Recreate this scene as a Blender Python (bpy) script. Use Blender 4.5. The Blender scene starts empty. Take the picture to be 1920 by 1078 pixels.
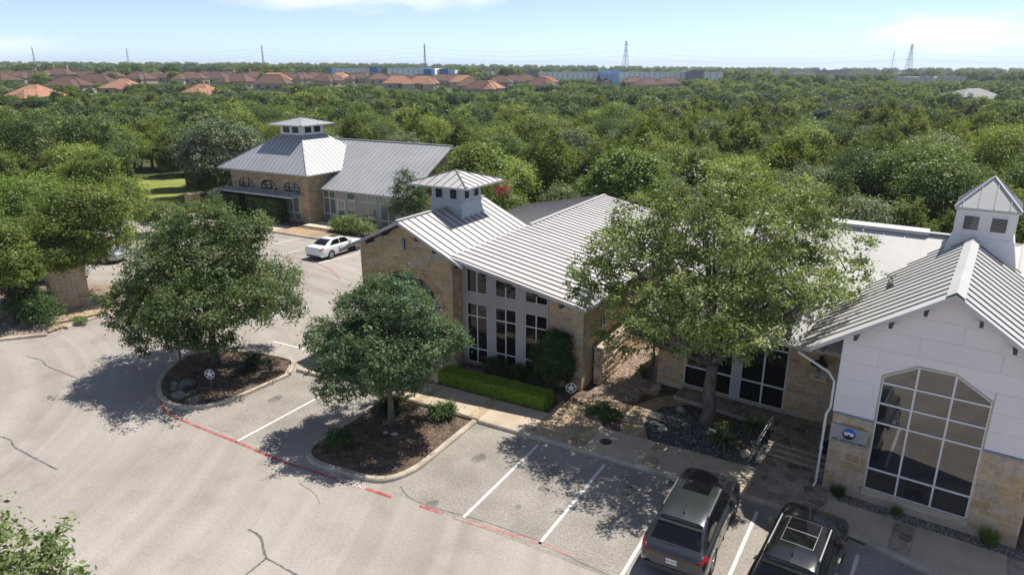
import bpy, math, random
import numpy as np
from mathutils import Vector, Matrix

sc = bpy.context.scene
COL = sc.collection
R = math.radians

# ------------------------------------------------------------------ camera, sky, sun, exposure
CAM_H, PITCH, YAW = 14.0, 17.639, 29.5
cam = bpy.data.cameras.new('camera')
cam.sensor_width = 36.0
cam.lens = 24.0
cam.clip_start = 0.1
cam.clip_end = 20000
camo = bpy.data.objects.new('camera', cam)
COL.objects.link(camo)
camo.location = (0, 0, CAM_H)
camo.rotation_euler = (R(90 - PITCH), 0, R(YAW))
sc.camera = camo

SUN_DIR = Vector((0.38, 0.95, 2.0)).normalized()
sun_el = math.asin(SUN_DIR.z)
sun_az = math.atan2(SUN_DIR.x, SUN_DIR.y)
w = bpy.data.worlds.new('World')
sc.world = w
w.use_nodes = True
wn, wl = w.node_tree.nodes, w.node_tree.links
wn.clear()
wo = wn.new('ShaderNodeOutputWorld')
wb = wn.new('ShaderNodeBackground')
sky = wn.new('ShaderNodeTexSky')
sky.sky_type = 'NISHITA'
sky.sun_disc = False
sky.sun_elevation = sun_el
sky.sun_rotation = sun_az
sky.air_density = 0.5
sky.dust_density = 0.1
sky.ozone_density = 6.0
sky.altitude = 200
wb.inputs['Strength'].default_value = 0.114
# thin cloud: noise stretched along the horizon, mixed over the sky
tc = wn.new('ShaderNodeTexCoord')
mp = wn.new('ShaderNodeMapping')
mp.inputs['Scale'].default_value = (1.6, 1.6, 6.5)
mp.inputs['Location'].default_value = (0.85, 3.1, 0.47)
nz = wn.new('ShaderNodeTexNoise')
nz.inputs['Scale'].default_value = 1.7
nz.inputs['Detail'].default_value = 7
nz.inputs['Roughness'].default_value = 0.52
rp = wn.new('ShaderNodeValToRGB')
rp.color_ramp.elements[0].position = 0.585
rp.color_ramp.elements[0].color = (0, 0, 0, 1)
rp.color_ramp.elements[1].position = 0.80
rp.color_ramp.elements[1].color = (0.85, 0.85, 0.85, 1)
mx = wn.new('ShaderNodeMixRGB')
mx.inputs['Color2'].default_value = (8.6, 8.4, 8.5, 1)
wl.new(tc.outputs['Generated'], mp.inputs['Vector'])
wl.new(mp.outputs['Vector'], nz.inputs['Vector'])
wl.new(nz.outputs['Fac'], rp.inputs['Fac'])
wl.new(rp.outputs['Color'], mx.inputs['Fac'])
hs_ = wn.new('ShaderNodeHueSaturation')
hs_.inputs['Saturation'].default_value = 0.74
wl.new(sky.outputs['Color'], hs_.inputs['Color'])
wl.new(hs_.outputs['Color'], mx.inputs['Color1'])
wl.new(mx.outputs['Color'], wb.inputs['Color'])
wl.new(wb.outputs['Background'], wo.inputs['Surface'])

sl = bpy.data.lights.new('sun', 'SUN')
sl.energy = 3.8
sl.angle = R(0.53)
sl.color = (1.0, 0.95, 0.87)
so = bpy.data.objects.new('sun', sl)
COL.objects.link(so)
so.rotation_euler = SUN_DIR.to_track_quat('Z', 'Y').to_euler()

vs = sc.view_settings
vs.view_transform = 'Standard'
vs.look = 'None'
vs.exposure = 0.70
vs.gamma = 1.0
vs.use_curve_mapping = False
sc.cycles.use_denoising = True
sc.cycles.max_bounces = 6
sc.cycles.transparent_max_bounces = 6
sc.cycles.volume_bounces = 0
sc.cycles.caustics_reflective = False
sc.cycles.caustics_refractive = False

# ------------------------------------------------------------------ pixel -> place helpers (photo is 1920 x 1078)
F_PX, HZ, CX, CY = 1280.0, 132.0, 960.0, 539.0
_p = R(PITCH)
_c, _s = math.cos(R(YAW)), math.sin(R(YAW))

def ray(x, y):
    a = (x - CX) / F_PX
    b = -(y - CY) / F_PX
    X, Y, Z = a, math.cos(_p) + b * math.sin(_p), -math.sin(_p) + b * math.cos(_p)
    return Vector((_c * X - _s * Y, _s * X + _c * Y, Z))

def G(x, y, z=0.0):
    r = ray(x, y)
    t = (z - CAM_H) / r.z
    return Vector((r.x * t, r.y * t, z))

def on_y(x, y, Y):
    r = ray(x, y)
    t = Y / r.y
    return Vector((r.x * t, Y, CAM_H + r.z * t))

def polar(x, d):
    """a point on the ground in the direction of photo column x, d metres ahead of the camera"""
    a = (x - CX) / F_PX / math.cos(_p)
    X, Y = a * d * math.cos(_p), d
    return _c * X - _s * Y, _s * X + _c * Y

def ahead(x, y):
    return -_s * x + _c * y

def side(x, y):
    return _c * x + _s * y

def sstep(a, b, t):
    t = min(1, max(0, (t - a) / (b - a)))
    return t * t * (3 - 2 * t)

def terrain(x, y):
    d = math.hypot(x, y)
    a = ahead(x, y)
    if a < 0:
        return 0.0
    lat = side(x, y) / max(d, 1)
    lift = 7.0 - 5.0 * sstep(-0.45, 0.5, lat)
    return lift * sstep(110, 420, d) + (12.0 - 9.0 * sstep(-0.3, 0.5, lat)) * sstep(500, 2200, d)

# ------------------------------------------------------------------ objects
def wm(o):
    if o.parent is None:
        return o.matrix_basis.copy()
    return wm(o.parent) @ o.matrix_parent_inverse @ o.matrix_basis

def link(o, parent=None, local=False):
    COL.objects.link(o)
    if parent is not None:
        o.parent = parent
        if not local:
            o.matrix_parent_inverse = wm(parent).inverted()
    return o

def tag(o, label=None, cat=None, group=None, kind=None):
    if label: o['label'] = label
    if cat: o['category'] = cat
    if group: o['group'] = group
    if kind: o['kind'] = kind
    return o

def empty(name, loc=(0, 0, 0), rz=0.0, label=None, cat=None, group=None, kind=None):
    o = bpy.data.objects.new(name, None)
    o.empty_display_size = 0.2
    o.location = loc
    o.rotation_euler = (0, 0, rz)
    COL.objects.link(o)
    return tag(o, label, cat, group, kind)

def put(name, me, mat, parent=None, local=False, smooth=False):
    if isinstance(me, MB):
        me = me.mesh(name, smooth)
    if mat is not None:
        me.materials.clear()
        for m in (mat if isinstance(mat, (list, tuple)) else [mat]):
            me.materials.append(m)
    return link(bpy.data.objects.new(name, me), parent, local)

def inst(name, me, parent=None, loc=(0, 0, 0), rot=(0, 0, 0), scl=(1, 1, 1), local=True):
    o = bpy.data.objects.new(name, me)
    o.location, o.rotation_euler, o.scale = loc, rot, scl
    return link(o, parent, local)

class MB:
    """collects faces for one mesh"""
    def __init__(s):
        s.v, s.f, s.m = [], [], []
    def poly(s, pts, m=0):
        n = len(s.v)
        s.v += [tuple(p) for p in pts]
        s.f.append(tuple(range(n, n + len(pts))))
        s.m.append(m)
    def box(s, x0, y0, z0, x1, y1, z1, m=0):
        n = len(s.v)
        s.v += [(x0, y0, z0), (x1, y0, z0), (x1, y1, z0), (x0, y1, z0), (x0, y0, z1), (x1, y0, z1), (x1, y1, z1), (x0, y1, z1)]
        s.f += [tuple(n + i for i in q) for q in ((3, 2, 1, 0), (4, 5, 6, 7), (0, 1, 5, 4), (1, 2, 6, 5), (2, 3, 7, 6), (3, 0, 4, 7))]
        s.m += [m] * 6
        return s
    def hexa(s, b, t, m=0):
        """b and t: four points each, same order"""
        n = len(s.v)
        s.v += [tuple(p) for p in b] + [tuple(p) for p in t]
        s.f += [tuple(n + i for i in q) for q in ((3, 2, 1, 0), (4, 5, 6, 7), (0, 1, 5, 4), (1, 2, 6, 5), (2, 3, 7, 6), (3, 0, 4, 7))]
        s.m += [m] * 6
        return s
    def prism(s, ring0, ring1, m=0, caps=True):
        n, k = len(s.v), len(ring0)
        s.v += [tuple(p) for p in ring0] + [tuple(p) for p in ring1]
        for i in range(k):
            j = (i + 1) % k
            s.f.append((n + i, n + j, n + k + j, n + k + i))
            s.m.append(m)
        if caps:
            s.f += [tuple(n + i for i in reversed(range(k))), tuple(n + k + i for i in range(k))]
            s.m += [m, m]
        return s
    def slab(s, poly, z0, z1, m=0):
        return s.prism([(p[0], p[1], z0) for p in poly], [(p[0], p[1], z1) for p in poly], m)
    def tube(s, pts, rad, n=6, m=0, caps=True):
        pts = [Vector(p) for p in pts]
        if not isinstance(rad, (list, tuple)):
            rad = [rad] * len(pts)
        base = len(s.v)
        up = Vector((0.13, 0.27, 1.0)).normalized()
        a = None
        for i, p in enumerate(pts):
            d = (pts[min(i + 1, len(pts) - 1)] - pts[max(i - 1, 0)])
            d = d.normalized() if d.length > 1e-9 else Vector((0, 0, 1))
            if a is None:
                a = d.cross(Vector((1, 0, 0)) if abs(d.z) > 0.9 else up).normalized()
            else:
                a = (a - d * a.dot(d))
                a = a.normalized() if a.length > 1e-6 else d.orthogonal().normalized()
            b = d.cross(a)
            for k in range(n):
                an = 2 * math.pi * k / n
                s.v.append(tuple(p + (a * math.cos(an) + b * math.sin(an)) * rad[i]))
        for i in range(len(pts) - 1):
            for k in range(n):
                j = (k + 1) % n
                s.f.append((base + i * n + k, base + i * n + j, base + (i + 1) * n + j, base + (i + 1) * n + k))
                s.m.append(m)
        if caps:
            e = base + (len(pts) - 1) * n
            s.f += [tuple(base + k for k in reversed(range(n))), tuple(e + k for k in range(n))]
            s.m += [m, m]
        return s
    def bar(s, p, q, wdt, h, m=0):
        """a square bar from p to q"""
        p, q = Vector(p), Vector(q)
        d = (q - p).normalized()
        sd = d.cross(Vector((0, 0, 1)))
        sd = sd.normalized() if sd.length > 1e-4 else Vector((1, 0, 0))
        up = sd.cross(d)
        a, b = sd * wdt / 2, up * h / 2
        return s.hexa([p - a - b, p + a - b, p + a + b, p - a + b], [q - a - b, q + a - b, q + a + b, q - a + b], m)
    def lathe(s, prof, n=16, c=(0, 0, 0), m=0):
        base = len(s.v)
        for r, z in prof:
            for k in range(n):
                an = 2 * math.pi * k / n
                s.v.append((c[0] + r * math.cos(an), c[1] + r * math.sin(an), c[2] + z))
        for i in range(len(prof) - 1):
            for k in range(n):
                j = (k + 1) % n
                s.f.append((base + i * n + k, base + i * n + j, base + (i + 1) * n + j, base + (i + 1) * n + k))
                s.m.append(m)
        return s
    def mesh(s, name='mesh', smooth=False):
        me = bpy.data.meshes.new(name)
        me.from_pydata(s.v, [], s.f)
        if any(s.m):
            me.polygons.foreach_set('material_index', s.m)
        if smooth:
            me.polygons.foreach_set('use_smooth', [True] * len(s.f))
        me.update()
        return me

# ------------------------------------------------------------------ materials
MATS = {}
def new_mat(name):
    m = bpy.data.materials.new(name)
    m.use_nodes = True
    n, l = m.node_tree.nodes, m.node_tree.links
    b = n['Principled BSDF']
    MATS[name] = m
    return m, n, l, b

def ramp(n, stops, interp='LINEAR'):
    r = n.new('ShaderNodeValToRGB')
    e = r.color_ramp.elements
    r.color_ramp.interpolation = interp
    while len(e) < len(stops):
        e.new(0.5)
    for k, (p, c) in enumerate(stops):
        e[k].position = p
        e[k].color = (c[0], c[1], c[2], 1)
    return r

def pm(name, col, rough=0.7, metal=0.0, col2=None, vscale=3.0, vmix=(0.35, 0.65), bump=0.0, bscale=40.0, fine=0.0, fscale=60.0,
       spec=0.5, ior=1.45, coat=0.0, objrand=0.0, stretch=None, world=False):
    """one Principled surface; col2 mottles it, fine adds grain, bump adds relief, objrand varies objects"""
    m, n, l, b = new_mat(name)
    b.inputs['Roughness'].default_value = rough
    b.inputs['Metallic'].default_value = metal
    b.inputs['Specular IOR Level'].default_value = spec
    b.inputs['IOR'].default_value = ior
    b.inputs['Coat Weight'].default_value = coat
    b.inputs['Base Color'].default_value = (*col, 1)
    if world:
        vec = n.new('ShaderNodeNewGeometry').outputs['Position']
    else:
        vec = n.new('ShaderNodeTexCoord').outputs['Object']
    if stretch:
        mpn = n.new('ShaderNodeMapping')
        mpn.inputs['Scale'].default_value = stretch
        l.new(vec, mpn.inputs['Vector'])
        vec = mpn.outputs['Vector']
    out = None
    if col2 is not None:
        t = n.new('ShaderNodeTexNoise')
        t.inputs['Scale'].default_value = vscale
        t.inputs['Detail'].default_value = 6
        l.new(vec, t.inputs['Vector'])
        r = ramp(n, [(vmix[0], col), (vmix[1], col2)])
        l.new(t.outputs['Fac'], r.inputs['Fac'])
        out = r.outputs['Color']
    if fine > 0:
        t = n.new('ShaderNodeTexNoise')
        t.inputs['Scale'].default_value = fscale
        t.inputs['Detail'].default_value = 3
        l.new(vec, t.inputs['Vector'])
        r = ramp(n, [(0.25, (1 - fine,) * 3), (0.75, (1 + fine,) * 3)])
        l.new(t.outputs['Fac'], r.inputs['Fac'])
        mu = n.new('ShaderNodeMixRGB')
        mu.blend_type = 'MULTIPLY'
        mu.inputs['Fac'].default_value = 1
        if out is not None: l.new(out, mu.inputs['Color1'])
        else: mu.inputs['Color1'].default_value = (*col, 1)
        l.new(r.outputs['Color'], mu.inputs['Color2'])
        out = mu.outputs['Color']
    if objrand > 0:
        oi = n.new('ShaderNodeObjectInfo')
        r = ramp(n, [(0, (1 - objrand,) * 3), (1, (1 + objrand,) * 3)])
        l.new(oi.outputs['Random'], r.inputs['Fac'])
        mu = n.new('ShaderNodeMixRGB')
        mu.blend_type = 'MULTIPLY'
        mu.inputs['Fac'].default_value = 1
        if out is not None: l.new(out, mu.inputs['Color1'])
        else: mu.inputs['Color1'].default_value = (*col, 1)
        l.new(r.outputs['Color'], mu.inputs['Color2'])
        out = mu.outputs['Color']
    if out is not None:
        l.new(out, b.inputs['Base Color'])
    if bump > 0:
        t = n.new('ShaderNodeTexNoise')
        t.inputs['Scale'].default_value = bscale
        t.inputs['Detail'].default_value = 5
        l.new(vec, t.inputs['Vector'])
        bn = n.new('ShaderNodeBump')
        bn.inputs['Strength'].default_value = bump
        bn.inputs['Distance'].default_value = 0.02
        l.new(t.outputs['Fac'], bn.inputs['Height'])
        l.new(bn.outputs['Normal'], b.inputs['Normal'])
    return m

def stone_mat(name, stops, rough=0.85, grain=0.16):
    """each stone takes its own colour from the palette"""
    m, n, l, b = new_mat(name)
    b.inputs['Roughness'].default_value = rough
    b.inputs['Specular IOR Level'].default_value = 0.25
    oi = n.new('ShaderNodeObjectInfo')
    r = ramp(n, stops)
    l.new(oi.outputs['Random'], r.inputs['Fac'])
    geo = n.new('ShaderNodeNewGeometry')
    t = n.new('ShaderNodeTexNoise')
    t.inputs['Scale'].default_value = 5.0
    t.inputs['Detail'].default_value = 8
    t.inputs['Roughness'].default_value = 0.65
    l.new(geo.outputs['Position'], t.inputs['Vector'])
    r2 = ramp(n, [(0.3, (1 - grain * 2,) * 3), (0.7, (1 + grain,) * 3)])
    l.new(t.outputs['Fac'], r2.inputs['Fac'])
    mu = n.new('ShaderNodeMixRGB')
    mu.blend_type = 'MULTIPLY'
    mu.inputs['Fac'].default_value = 1
    l.new(r.outputs['Color'], mu.inputs['Color1'])
    l.new(r2.outputs['Color'], mu.inputs['Color2'])
    l.new(mu.outputs['Color'], b.inputs['Base Color'])
    bn = n.new('ShaderNodeBump')
    bn.inputs['Strength'].default_value = 0.5
    bn.inputs['Distance'].default_value = 0.02
    t2 = n.new('ShaderNodeTexNoise')
    t2.inputs['Scale'].default_value = 16
    t2.inputs['Detail'].default_value = 6
    l.new(geo.outputs['Position'], t2.inputs['Vector'])
    l.new(t2.outputs['Fac'], bn.inputs['Height'])
    l.new(bn.outputs['Normal'], b.inputs['Normal'])
    return m

def leaf_mat(name, stops, trans=0.35, objrand=0.12, rough=0.48, gain=1.0):
    """leaf colour from the per-leaf value 'v' on the mesh"""
    m, n, l, b = new_mat(name)
    n.remove(b)
    o = n['Material Output']
    at = n.new('ShaderNodeAttribute')
    at.attribute_name = 'v'
    r = ramp(n, [(p, tuple(c * gain for c in q)) for p, q in stops])
    l.new(at.outputs['Fac'], r.inputs['Fac'])
    oi = n.new('ShaderNodeObjectInfo')
    r2 = ramp(n, [(0, (1 - objrand, 1 - objrand * .8, 1 - objrand * .4)), (1, (1 + objrand, 1 + objrand * .8, 1 + objrand * .4))])
    l.new(oi.outputs['Random'], r2.inputs['Fac'])
    mu = n.new('ShaderNodeMixRGB')
    mu.blend_type = 'MULTIPLY'
    mu.inputs['Fac'].default_value = 1
    l.new(r.outputs['Color'], mu.inputs['Color1'])
    l.new(r2.outputs['Color'], mu.inputs['Color2'])
    df = n.new('ShaderNodeBsdfPrincipled')
    df.inputs['Roughness'].default_value = rough
    df.inputs['Specular IOR Level'].default_value = 0.28
    tr = n.new('ShaderNodeBsdfTranslucent')
    ms = n.new('ShaderNodeMixShader')
    ms.inputs['Fac'].default_value = trans
    l.new(mu.outputs['Color'], df.inputs['Base Color'])
    tg = n.new('ShaderNodeMixRGB')
    tg.blend_type = 'MULTIPLY'
    tg.inputs['Fac'].default_value = 1
    tg.inputs['Color2'].default_value = (1.5, 1.55, 0.75, 1)
    l.new(mu.outputs['Color'], tg.inputs['Color1'])
    l.new(tg.outputs['Color'], tr.inputs['Color'])
    l.new(df.outputs[0], ms.inputs[1])
    l.new(tr.outputs[0], ms.inputs[2])
    l.new(ms.outputs[0], o.inputs['Surface'])
    return m

def glass_mat(name, col=(0.012, 0.014, 0.016), ior=2.0, rough=0.02, tilt=0.02):
    m, n, l, b = new_mat(name)
    b.inputs['Base Color'].default_value = (*col, 1)
    b.inputs['Roughness'].default_value = rough
    b.inputs['IOR'].default_value = ior
    # panes are never quite flat
    geo = n.new('ShaderNodeNewGeometry')
    t = n.new('ShaderNodeTexNoise')
    t.inputs['Scale'].default_value = 1.3
    t.inputs['Detail'].default_value = 1
    l.new(geo.outputs['Position'], t.inputs['Vector'])
    bn = n.new('ShaderNodeBump')
    bn.inputs['Strength'].default_value = 0.05
    bn.inputs['Distance'].default_value = 0.05
    l.new(t.outputs['Fac'], bn.inputs['Height'])
    oi = n.new('ShaderNodeObjectInfo')
    wn_ = n.new('ShaderNodeTexWhiteNoise')
    wn_.noise_dimensions = '1D'
    l.new(oi.outputs['Random'], wn_.inputs['W'])
    ma = n.new('ShaderNodeVectorMath')
    ma.operation = 'MULTIPLY_ADD'
    ma.inputs[1].default_value = (tilt, tilt, tilt)
    ma.inputs[2].default_value = (-tilt / 2, -tilt / 2, -tilt / 2)
    l.new(wn_.outputs['Color'], ma.inputs[0])
    ad = n.new('ShaderNodeVectorMath')
    l.new(bn.outputs['Normal'], ad.inputs[0])
    l.new(ma.outputs[0], ad.inputs[1])
    nm_ = n.new('ShaderNodeVectorMath')
    nm_.operation = 'NORMALIZE'
    l.new(ad.outputs[0], nm_.inputs[0])
    l.new(nm_.outputs[0], b.inputs['Normal'])
    return m

# lot surface: pale worn asphalt with fine aggregate, broad stains and lighter wheel tracks
def lot_mat():
    m, n, l, b = new_mat('lot')
    b.inputs['Roughness'].default_value = 0.9
    b.inputs['Specular IOR Level'].default_value = 0.2
    geo = n.new('ShaderNodeNewGeometry')
    P = geo.outputs['Position']
    def noise(sc_, det, rg=0.55, vec=P):
        t = n.new('ShaderNodeTexNoise')
        t.inputs['Scale'].default_value = sc_
        t.inputs['Detail'].default_value = det
        t.inputs['Roughness'].default_value = rg
        l.new(vec, t.inputs['Vector'])
        return t.outputs['Fac']
    def mul(a, bb):
        mu = n.new('ShaderNodeMixRGB')
        mu.blend_type = 'MULTIPLY'
        mu.inputs['Fac'].default_value = 1
        l.new(a, mu.inputs['Color1'])
        l.new(bb, mu.inputs['Color2'])
        return mu.outputs['Color']
    r = ramp(n, [(0.3, (0.303, 0.272, 0.238)), (0.5, (0.348, 0.316, 0.279)), (0.72, (0.388, 0.355, 0.317))])
    l.new(noise(0.16, 6), r.inputs['Fac'])
    # wheel tracks: long soft streaks
    mpn = n.new('ShaderNodeMapping')
    mpn.inputs['Rotation'].default_value = (0, 0, R(32))
    mpn.inputs['Scale'].default_value = (0.07, 0.9, 1)
    l.new(P, mpn.inputs['Vector'])
    r2 = ramp(n, [(0.35, (0.96,) * 3), (0.6, (1.0,) * 3), (0.75, (1.07,) * 3)])
    l.new(noise(1.0, 3, 0.5, mpn.outputs['Vector']), r2.inputs['Fac'])
    sb = n.new('ShaderNodeVectorMath')
    sb.operation = 'DISTANCE'
    sb.inputs[1].default_value = (-41.0, 2.0, 0)
    l.new(P, sb.inputs[0])
    n1 = n.new('ShaderNodeTexNoise')
    n1.noise_dimensions = '1D'
    n1.inputs['Scale'].default_value = 1.1
    n1.inputs['Detail'].default_value = 4
    l.new(sb.outputs['Value'], n1.inputs['W'])
    r5 = ramp(n, [(0.36, (0.93, 0.925, 0.92)), (0.5, (1.0,) * 3), (0.66, (1.06,) * 3)])
    l.new(n1.outputs['Fac'], r5.inputs['Fac'])
    r3 = ramp(n, [(0.3, (0.82,) * 3), (0.5, (1.0,) * 3), (0.7, (1.16,) * 3)])
    l.new(noise(11, 5, 0.8), r3.inputs['Fac'])
    r4 = ramp(n, [(0.32, (0.86, 0.85, 0.85)), (0.46, (1.0,) * 3)])
    l.new(noise(0.55, 5, 0.6), r4.inputs['Fac'])
    l.new(mul(mul(mul(mul(r.outputs['Color'], r2.outputs['Color']), r3.outputs['Color']), r4.outputs['Color']), r5.outputs['Color']), b.inputs['Base Color'])
    bn = n.new('ShaderNodeBump')
    bn.inputs['Strength'].default_value = 0.35
    bn.inputs['Distance'].default_value = 0.01
    l.new(noise(55, 4), bn.inputs['Height'])
    l.new(bn.outputs['Normal'], b.inputs['Normal'])
    return m

M_LOT = lot_mat()
M_BAY = pm('bay_asphalt', (0.255, 0.232, 0.205), 0.9, col2=(0.335, 0.306, 0.270), vscale=0.7, fine=0.30, fscale=13, bump=0.4, bscale=50, spec=0.2, world=True)
M_GROUND = pm('ground_soil', (0.060, 0.070, 0.026), 0.95, col2=(0.10, 0.105, 0.045), vscale=0.12, fine=0.3, fscale=3, spec=0.1, world=True)
M_CONC = pm('concrete', (0.44, 0.355, 0.265), 0.9, col2=(0.53, 0.44, 0.34), vscale=0.9, fine=0.10, fscale=30, bump=0.2, bscale=60, spec=0.2, objrand=0.07, world=True)
M_KERB = pm('kerb_concrete', (0.36, 0.305, 0.24), 0.9, col2=(0.53, 0.46, 0.37), vscale=1.4, fine=0.16, fscale=18, bump=0.3, bscale=40, spec=0.2, objrand=0.10, world=True)
M_MULCH = pm('mulch', (0.085, 0.060, 0.045), 0.95, col2=(0.19, 0.14, 0.105), vscale=2.2, fine=0.45, fscale=25, bump=1.0, bscale=25, spec=0.1, world=True)
M_DARKBED = pm('slate_gravel', (0.05, 0.049, 0.05), 0.9, col2=(0.115, 0.112, 0.108), vscale=3, fine=0.5, fscale=26, bump=1.0, bscale=26, spec=0.3, world=True)
M_PEBBLEBED = pm('pebble_bed', (0.22, 0.16, 0.12), 0.95, col2=(0.33, 0.25, 0.19), vscale=4, fine=0.4, fscale=25, bump=1.0, bscale=25, spec=0.2, world=True)
M_LAWN = pm('lawn', (0.20, 0.235, 0.055), 0.9, col2=(0.26, 0.285, 0.08), vscale=0.25, fine=0.25, fscale=6, spec=0.1, world=True)
M_RED = pm('red_paint', (0.36, 0.075, 0.075), 0.75, col2=(0.40, 0.22, 0.19), vscale=3.5, vmix=(0.42, 0.66), fine=0.3, fscale=12, spec=0.3, world=True)
M_REDOLD = pm('worn_red_paint', (0.40, 0.17, 0.155), 0.8, col2=(0.37, 0.29, 0.25), vscale=3.0, vmix=(0.4, 0.6), fine=0.3, fscale=20, spec=0.3, world=True)
M_WHITEP = pm('white_paint', (0.72, 0.71, 0.69), 0.7, col2=(0.50, 0.48, 0.45), vscale=2.0, vmix=(0.5, 0.8), fine=0.12, fscale=30, spec=0.3, world=True)
M_TAR = pm('crack_sealer', (0.10, 0.095, 0.09), 0.6, col2=(0.16, 0.15, 0.14), vscale=3, world=True)
SAND = [(0.0, (0.47, 0.335, 0.185)), (0.14, (0.56, 0.42, 0.245)), (0.26, (0.46, 0.37, 0.275)), (0.4, (0.62, 0.475, 0.30)), (0.52, (0.50, 0.335, 0.165)),
        (0.64, (0.60, 0.50, 0.385)), (0.76, (0.43, 0.285, 0.165)), (0.88, (0.56, 0.42, 0.25)), (1.0, (0.50, 0.44, 0.38))]
M_STONE = stone_mat('limestone', SAND)
M_STONE_G = stone_mat('golden_limestone', [(p, (c[0] * 1.02, c[1] * 0.98, c[2] * 0.88)) for p, c in SAND])
M_LEDGE = stone_mat('ledge_stone', [(0.0, (0.44, 0.31, 0.18)), (0.3, (0.55, 0.42, 0.27)), (0.6, (0.62, 0.51, 0.36)), (0.8, (0.40, 0.26, 0.15)), (1.0, (0.66, 0.57, 0.44))], grain=0.22)
M_MORTAR = pm('mortar', (0.66, 0.57, 0.44), 0.95, col2=(0.56, 0.47, 0.35), vscale=2, bump=0.3, bscale=60, spec=0.1, world=True)
M_FLAG = stone_mat('flagstone', [(0.0, (0.42, 0.30, 0.185)), (0.25, (0.52, 0.395, 0.25)), (0.5, (0.36, 0.265, 0.18)), (0.7, (0.56, 0.43, 0.28)), (0.9, (0.29, 0.20, 0.14)), (1.0, (0.48, 0.37, 0.25))])
M_FLAGDARK = stone_mat('brown_flagstone', [(0.0, (0.29, 0.24, 0.19)), (0.3, (0.38, 0.325, 0.26)), (0.5, (0.24, 0.17, 0.14)), (0.7, (0.42, 0.365, 0.295)), (0.88, (0.20, 0.125, 0.10)), (1.0, (0.33, 0.275, 0.22))])
M_GROUT = pm('grout', (0.50, 0.43, 0.34), 0.95, col2=(0.40, 0.34, 0.27), vscale=3, world=True, spec=0.1)
M_ROCK = stone_mat('boulder', [(0.0, (0.42, 0.37, 0.29)), (0.5, (0.52, 0.46, 0.36)), (1.0, (0.33, 0.31, 0.28))], grain=0.3)
M_GREYROCK = stone_mat('weathered_rock', [(0.0, (0.11, 0.105, 0.095)), (0.5, (0.17, 0.16, 0.148)), (1.0, (0.23, 0.215, 0.195))], grain=0.35)
M_METAL = pm('galvalume', (0.47, 0.45, 0.44), 0.55, metal=0.35, col2=(0.53, 0.51, 0.50), vscale=0.5, fine=0.04, fscale=5, spec=0.4, stretch=(1, 1, 1), world=True)
M_METAL_FAR = pm('galvalume_grey', (0.40, 0.405, 0.41), 0.55, metal=0.35, col2=(0.46, 0.465, 0.47), vscale=0.4, fine=0.04, fscale=5, spec=0.4, world=True)
M_METALW = pm('white_metal', (0.50, 0.49, 0.475), 0.6, metal=0.1, col2=(0.56, 0.55, 0.535), vscale=0.6, fine=0.03, fscale=6, spec=0.4, world=True)
M_SEAM_SHADED = pm('shaded_seam_metal', (0.22, 0.205, 0.20), 0.5, metal=0.4)  # same roof metal, darkened so the ribs carry their cast shadow in colour
M_SEAM_LIGHT = pm('light_seam_metal', (0.36, 0.36, 0.36), 0.5, metal=0.4)
M_SEAMW = pm('white_seam_metal', (0.48, 0.47, 0.46), 0.5, metal=0.2)
M_CUP = pm('painted_sheet', (0.42, 0.46, 0.49), 0.5, metal=0.2, col2=(0.48, 0.52, 0.55), vscale=1.2, world=True)
M_GREYPANEL = pm('grey_panel', (0.40, 0.385, 0.385), 0.65, col2=(0.45, 0.435, 0.435), vscale=0.8, fine=0.05, fscale=14, world=True, objrand=0.03)
M_FRAME = pm('aluminium_frame', (0.55, 0.54, 0.53), 0.45, metal=0.3)
M_WHITEFRAME = pm('white_frame', (0.70, 0.69, 0.67), 0.5)
M_DARKFRAME = pm('dark_frame', (0.035, 0.033, 0.032), 0.5)
M_BROWN = pm('dark_fascia', (0.055, 0.045, 0.040), 0.6, col2=(0.085, 0.07, 0.06), vscale=2)
M_SIDING = pm('siding', (0.79, 0.75, 0.735), 0.7, col2=(0.83, 0.79, 0.775), vscale=0.7, fine=0.03, fscale=20, world=True, objrand=0.02)
M_GLASS = glass_mat('window_glass', (0.012, 0.012, 0.011), 1.5)
M_GLASSR = glass_mat('mirror_glass', (0.016, 0.017, 0.018), 2.15)
M_GLASSB = glass_mat('cupola_glass', (0.020, 0.034, 0.045), 1.9)
M_GLASSPALE = glass_mat('pale_glass', (0.16, 0.20, 0.19), 2.0)
M_BARK = pm('oak_bark', (0.20, 0.18, 0.155), 0.95, col2=(0.11, 0.095, 0.08), vscale=7, bump=1.0, bscale=16, spec=0.1, stretch=(1, 1, 0.25))
M_BARKD = pm('dark_bark', (0.085, 0.07, 0.058), 0.95, col2=(0.14, 0.12, 0.10), vscale=8, bump=0.8, bscale=18, spec=0.1)
M_BLACK = pm('black_rubber', (0.02, 0.02, 0.02), 0.8)
M_IRON = pm('cast_iron', (0.055, 0.048, 0.043), 0.7, fine=0.3, fscale=40)
M_STEEL = pm('rail_steel', (0.42, 0.43, 0.44), 0.35, metal=0.8)
M_WHITE = pm('white_enamel', (0.75, 0.75, 0.74), 0.45)

# ------------------------------------------------------------------ 2-D helpers
def clip(poly, nx, ny, d):
    """keep the side nx*x + ny*y <= d"""
    out = []
    k = len(poly)
    for i in range(k):
        p, q = poly[i], poly[(i + 1) % k]
        a, b = nx * p[0] + ny * p[1] - d, nx * q[0] + ny * q[1] - d
        if a <= 0:
            out.append(p)
        if (a < 0 < b) or (b < 0 < a):
            t = a / (a - b)
            out.append((p[0] + (q[0] - p[0]) * t, p[1] + (q[1] - p[1]) * t))
    return out

def area(poly):
    return 0.5 * sum(poly[i][0] * poly[(i + 1) % len(poly)][1] - poly[(i + 1) % len(poly)][0] * poly[i][1] for i in range(len(poly)))

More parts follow.
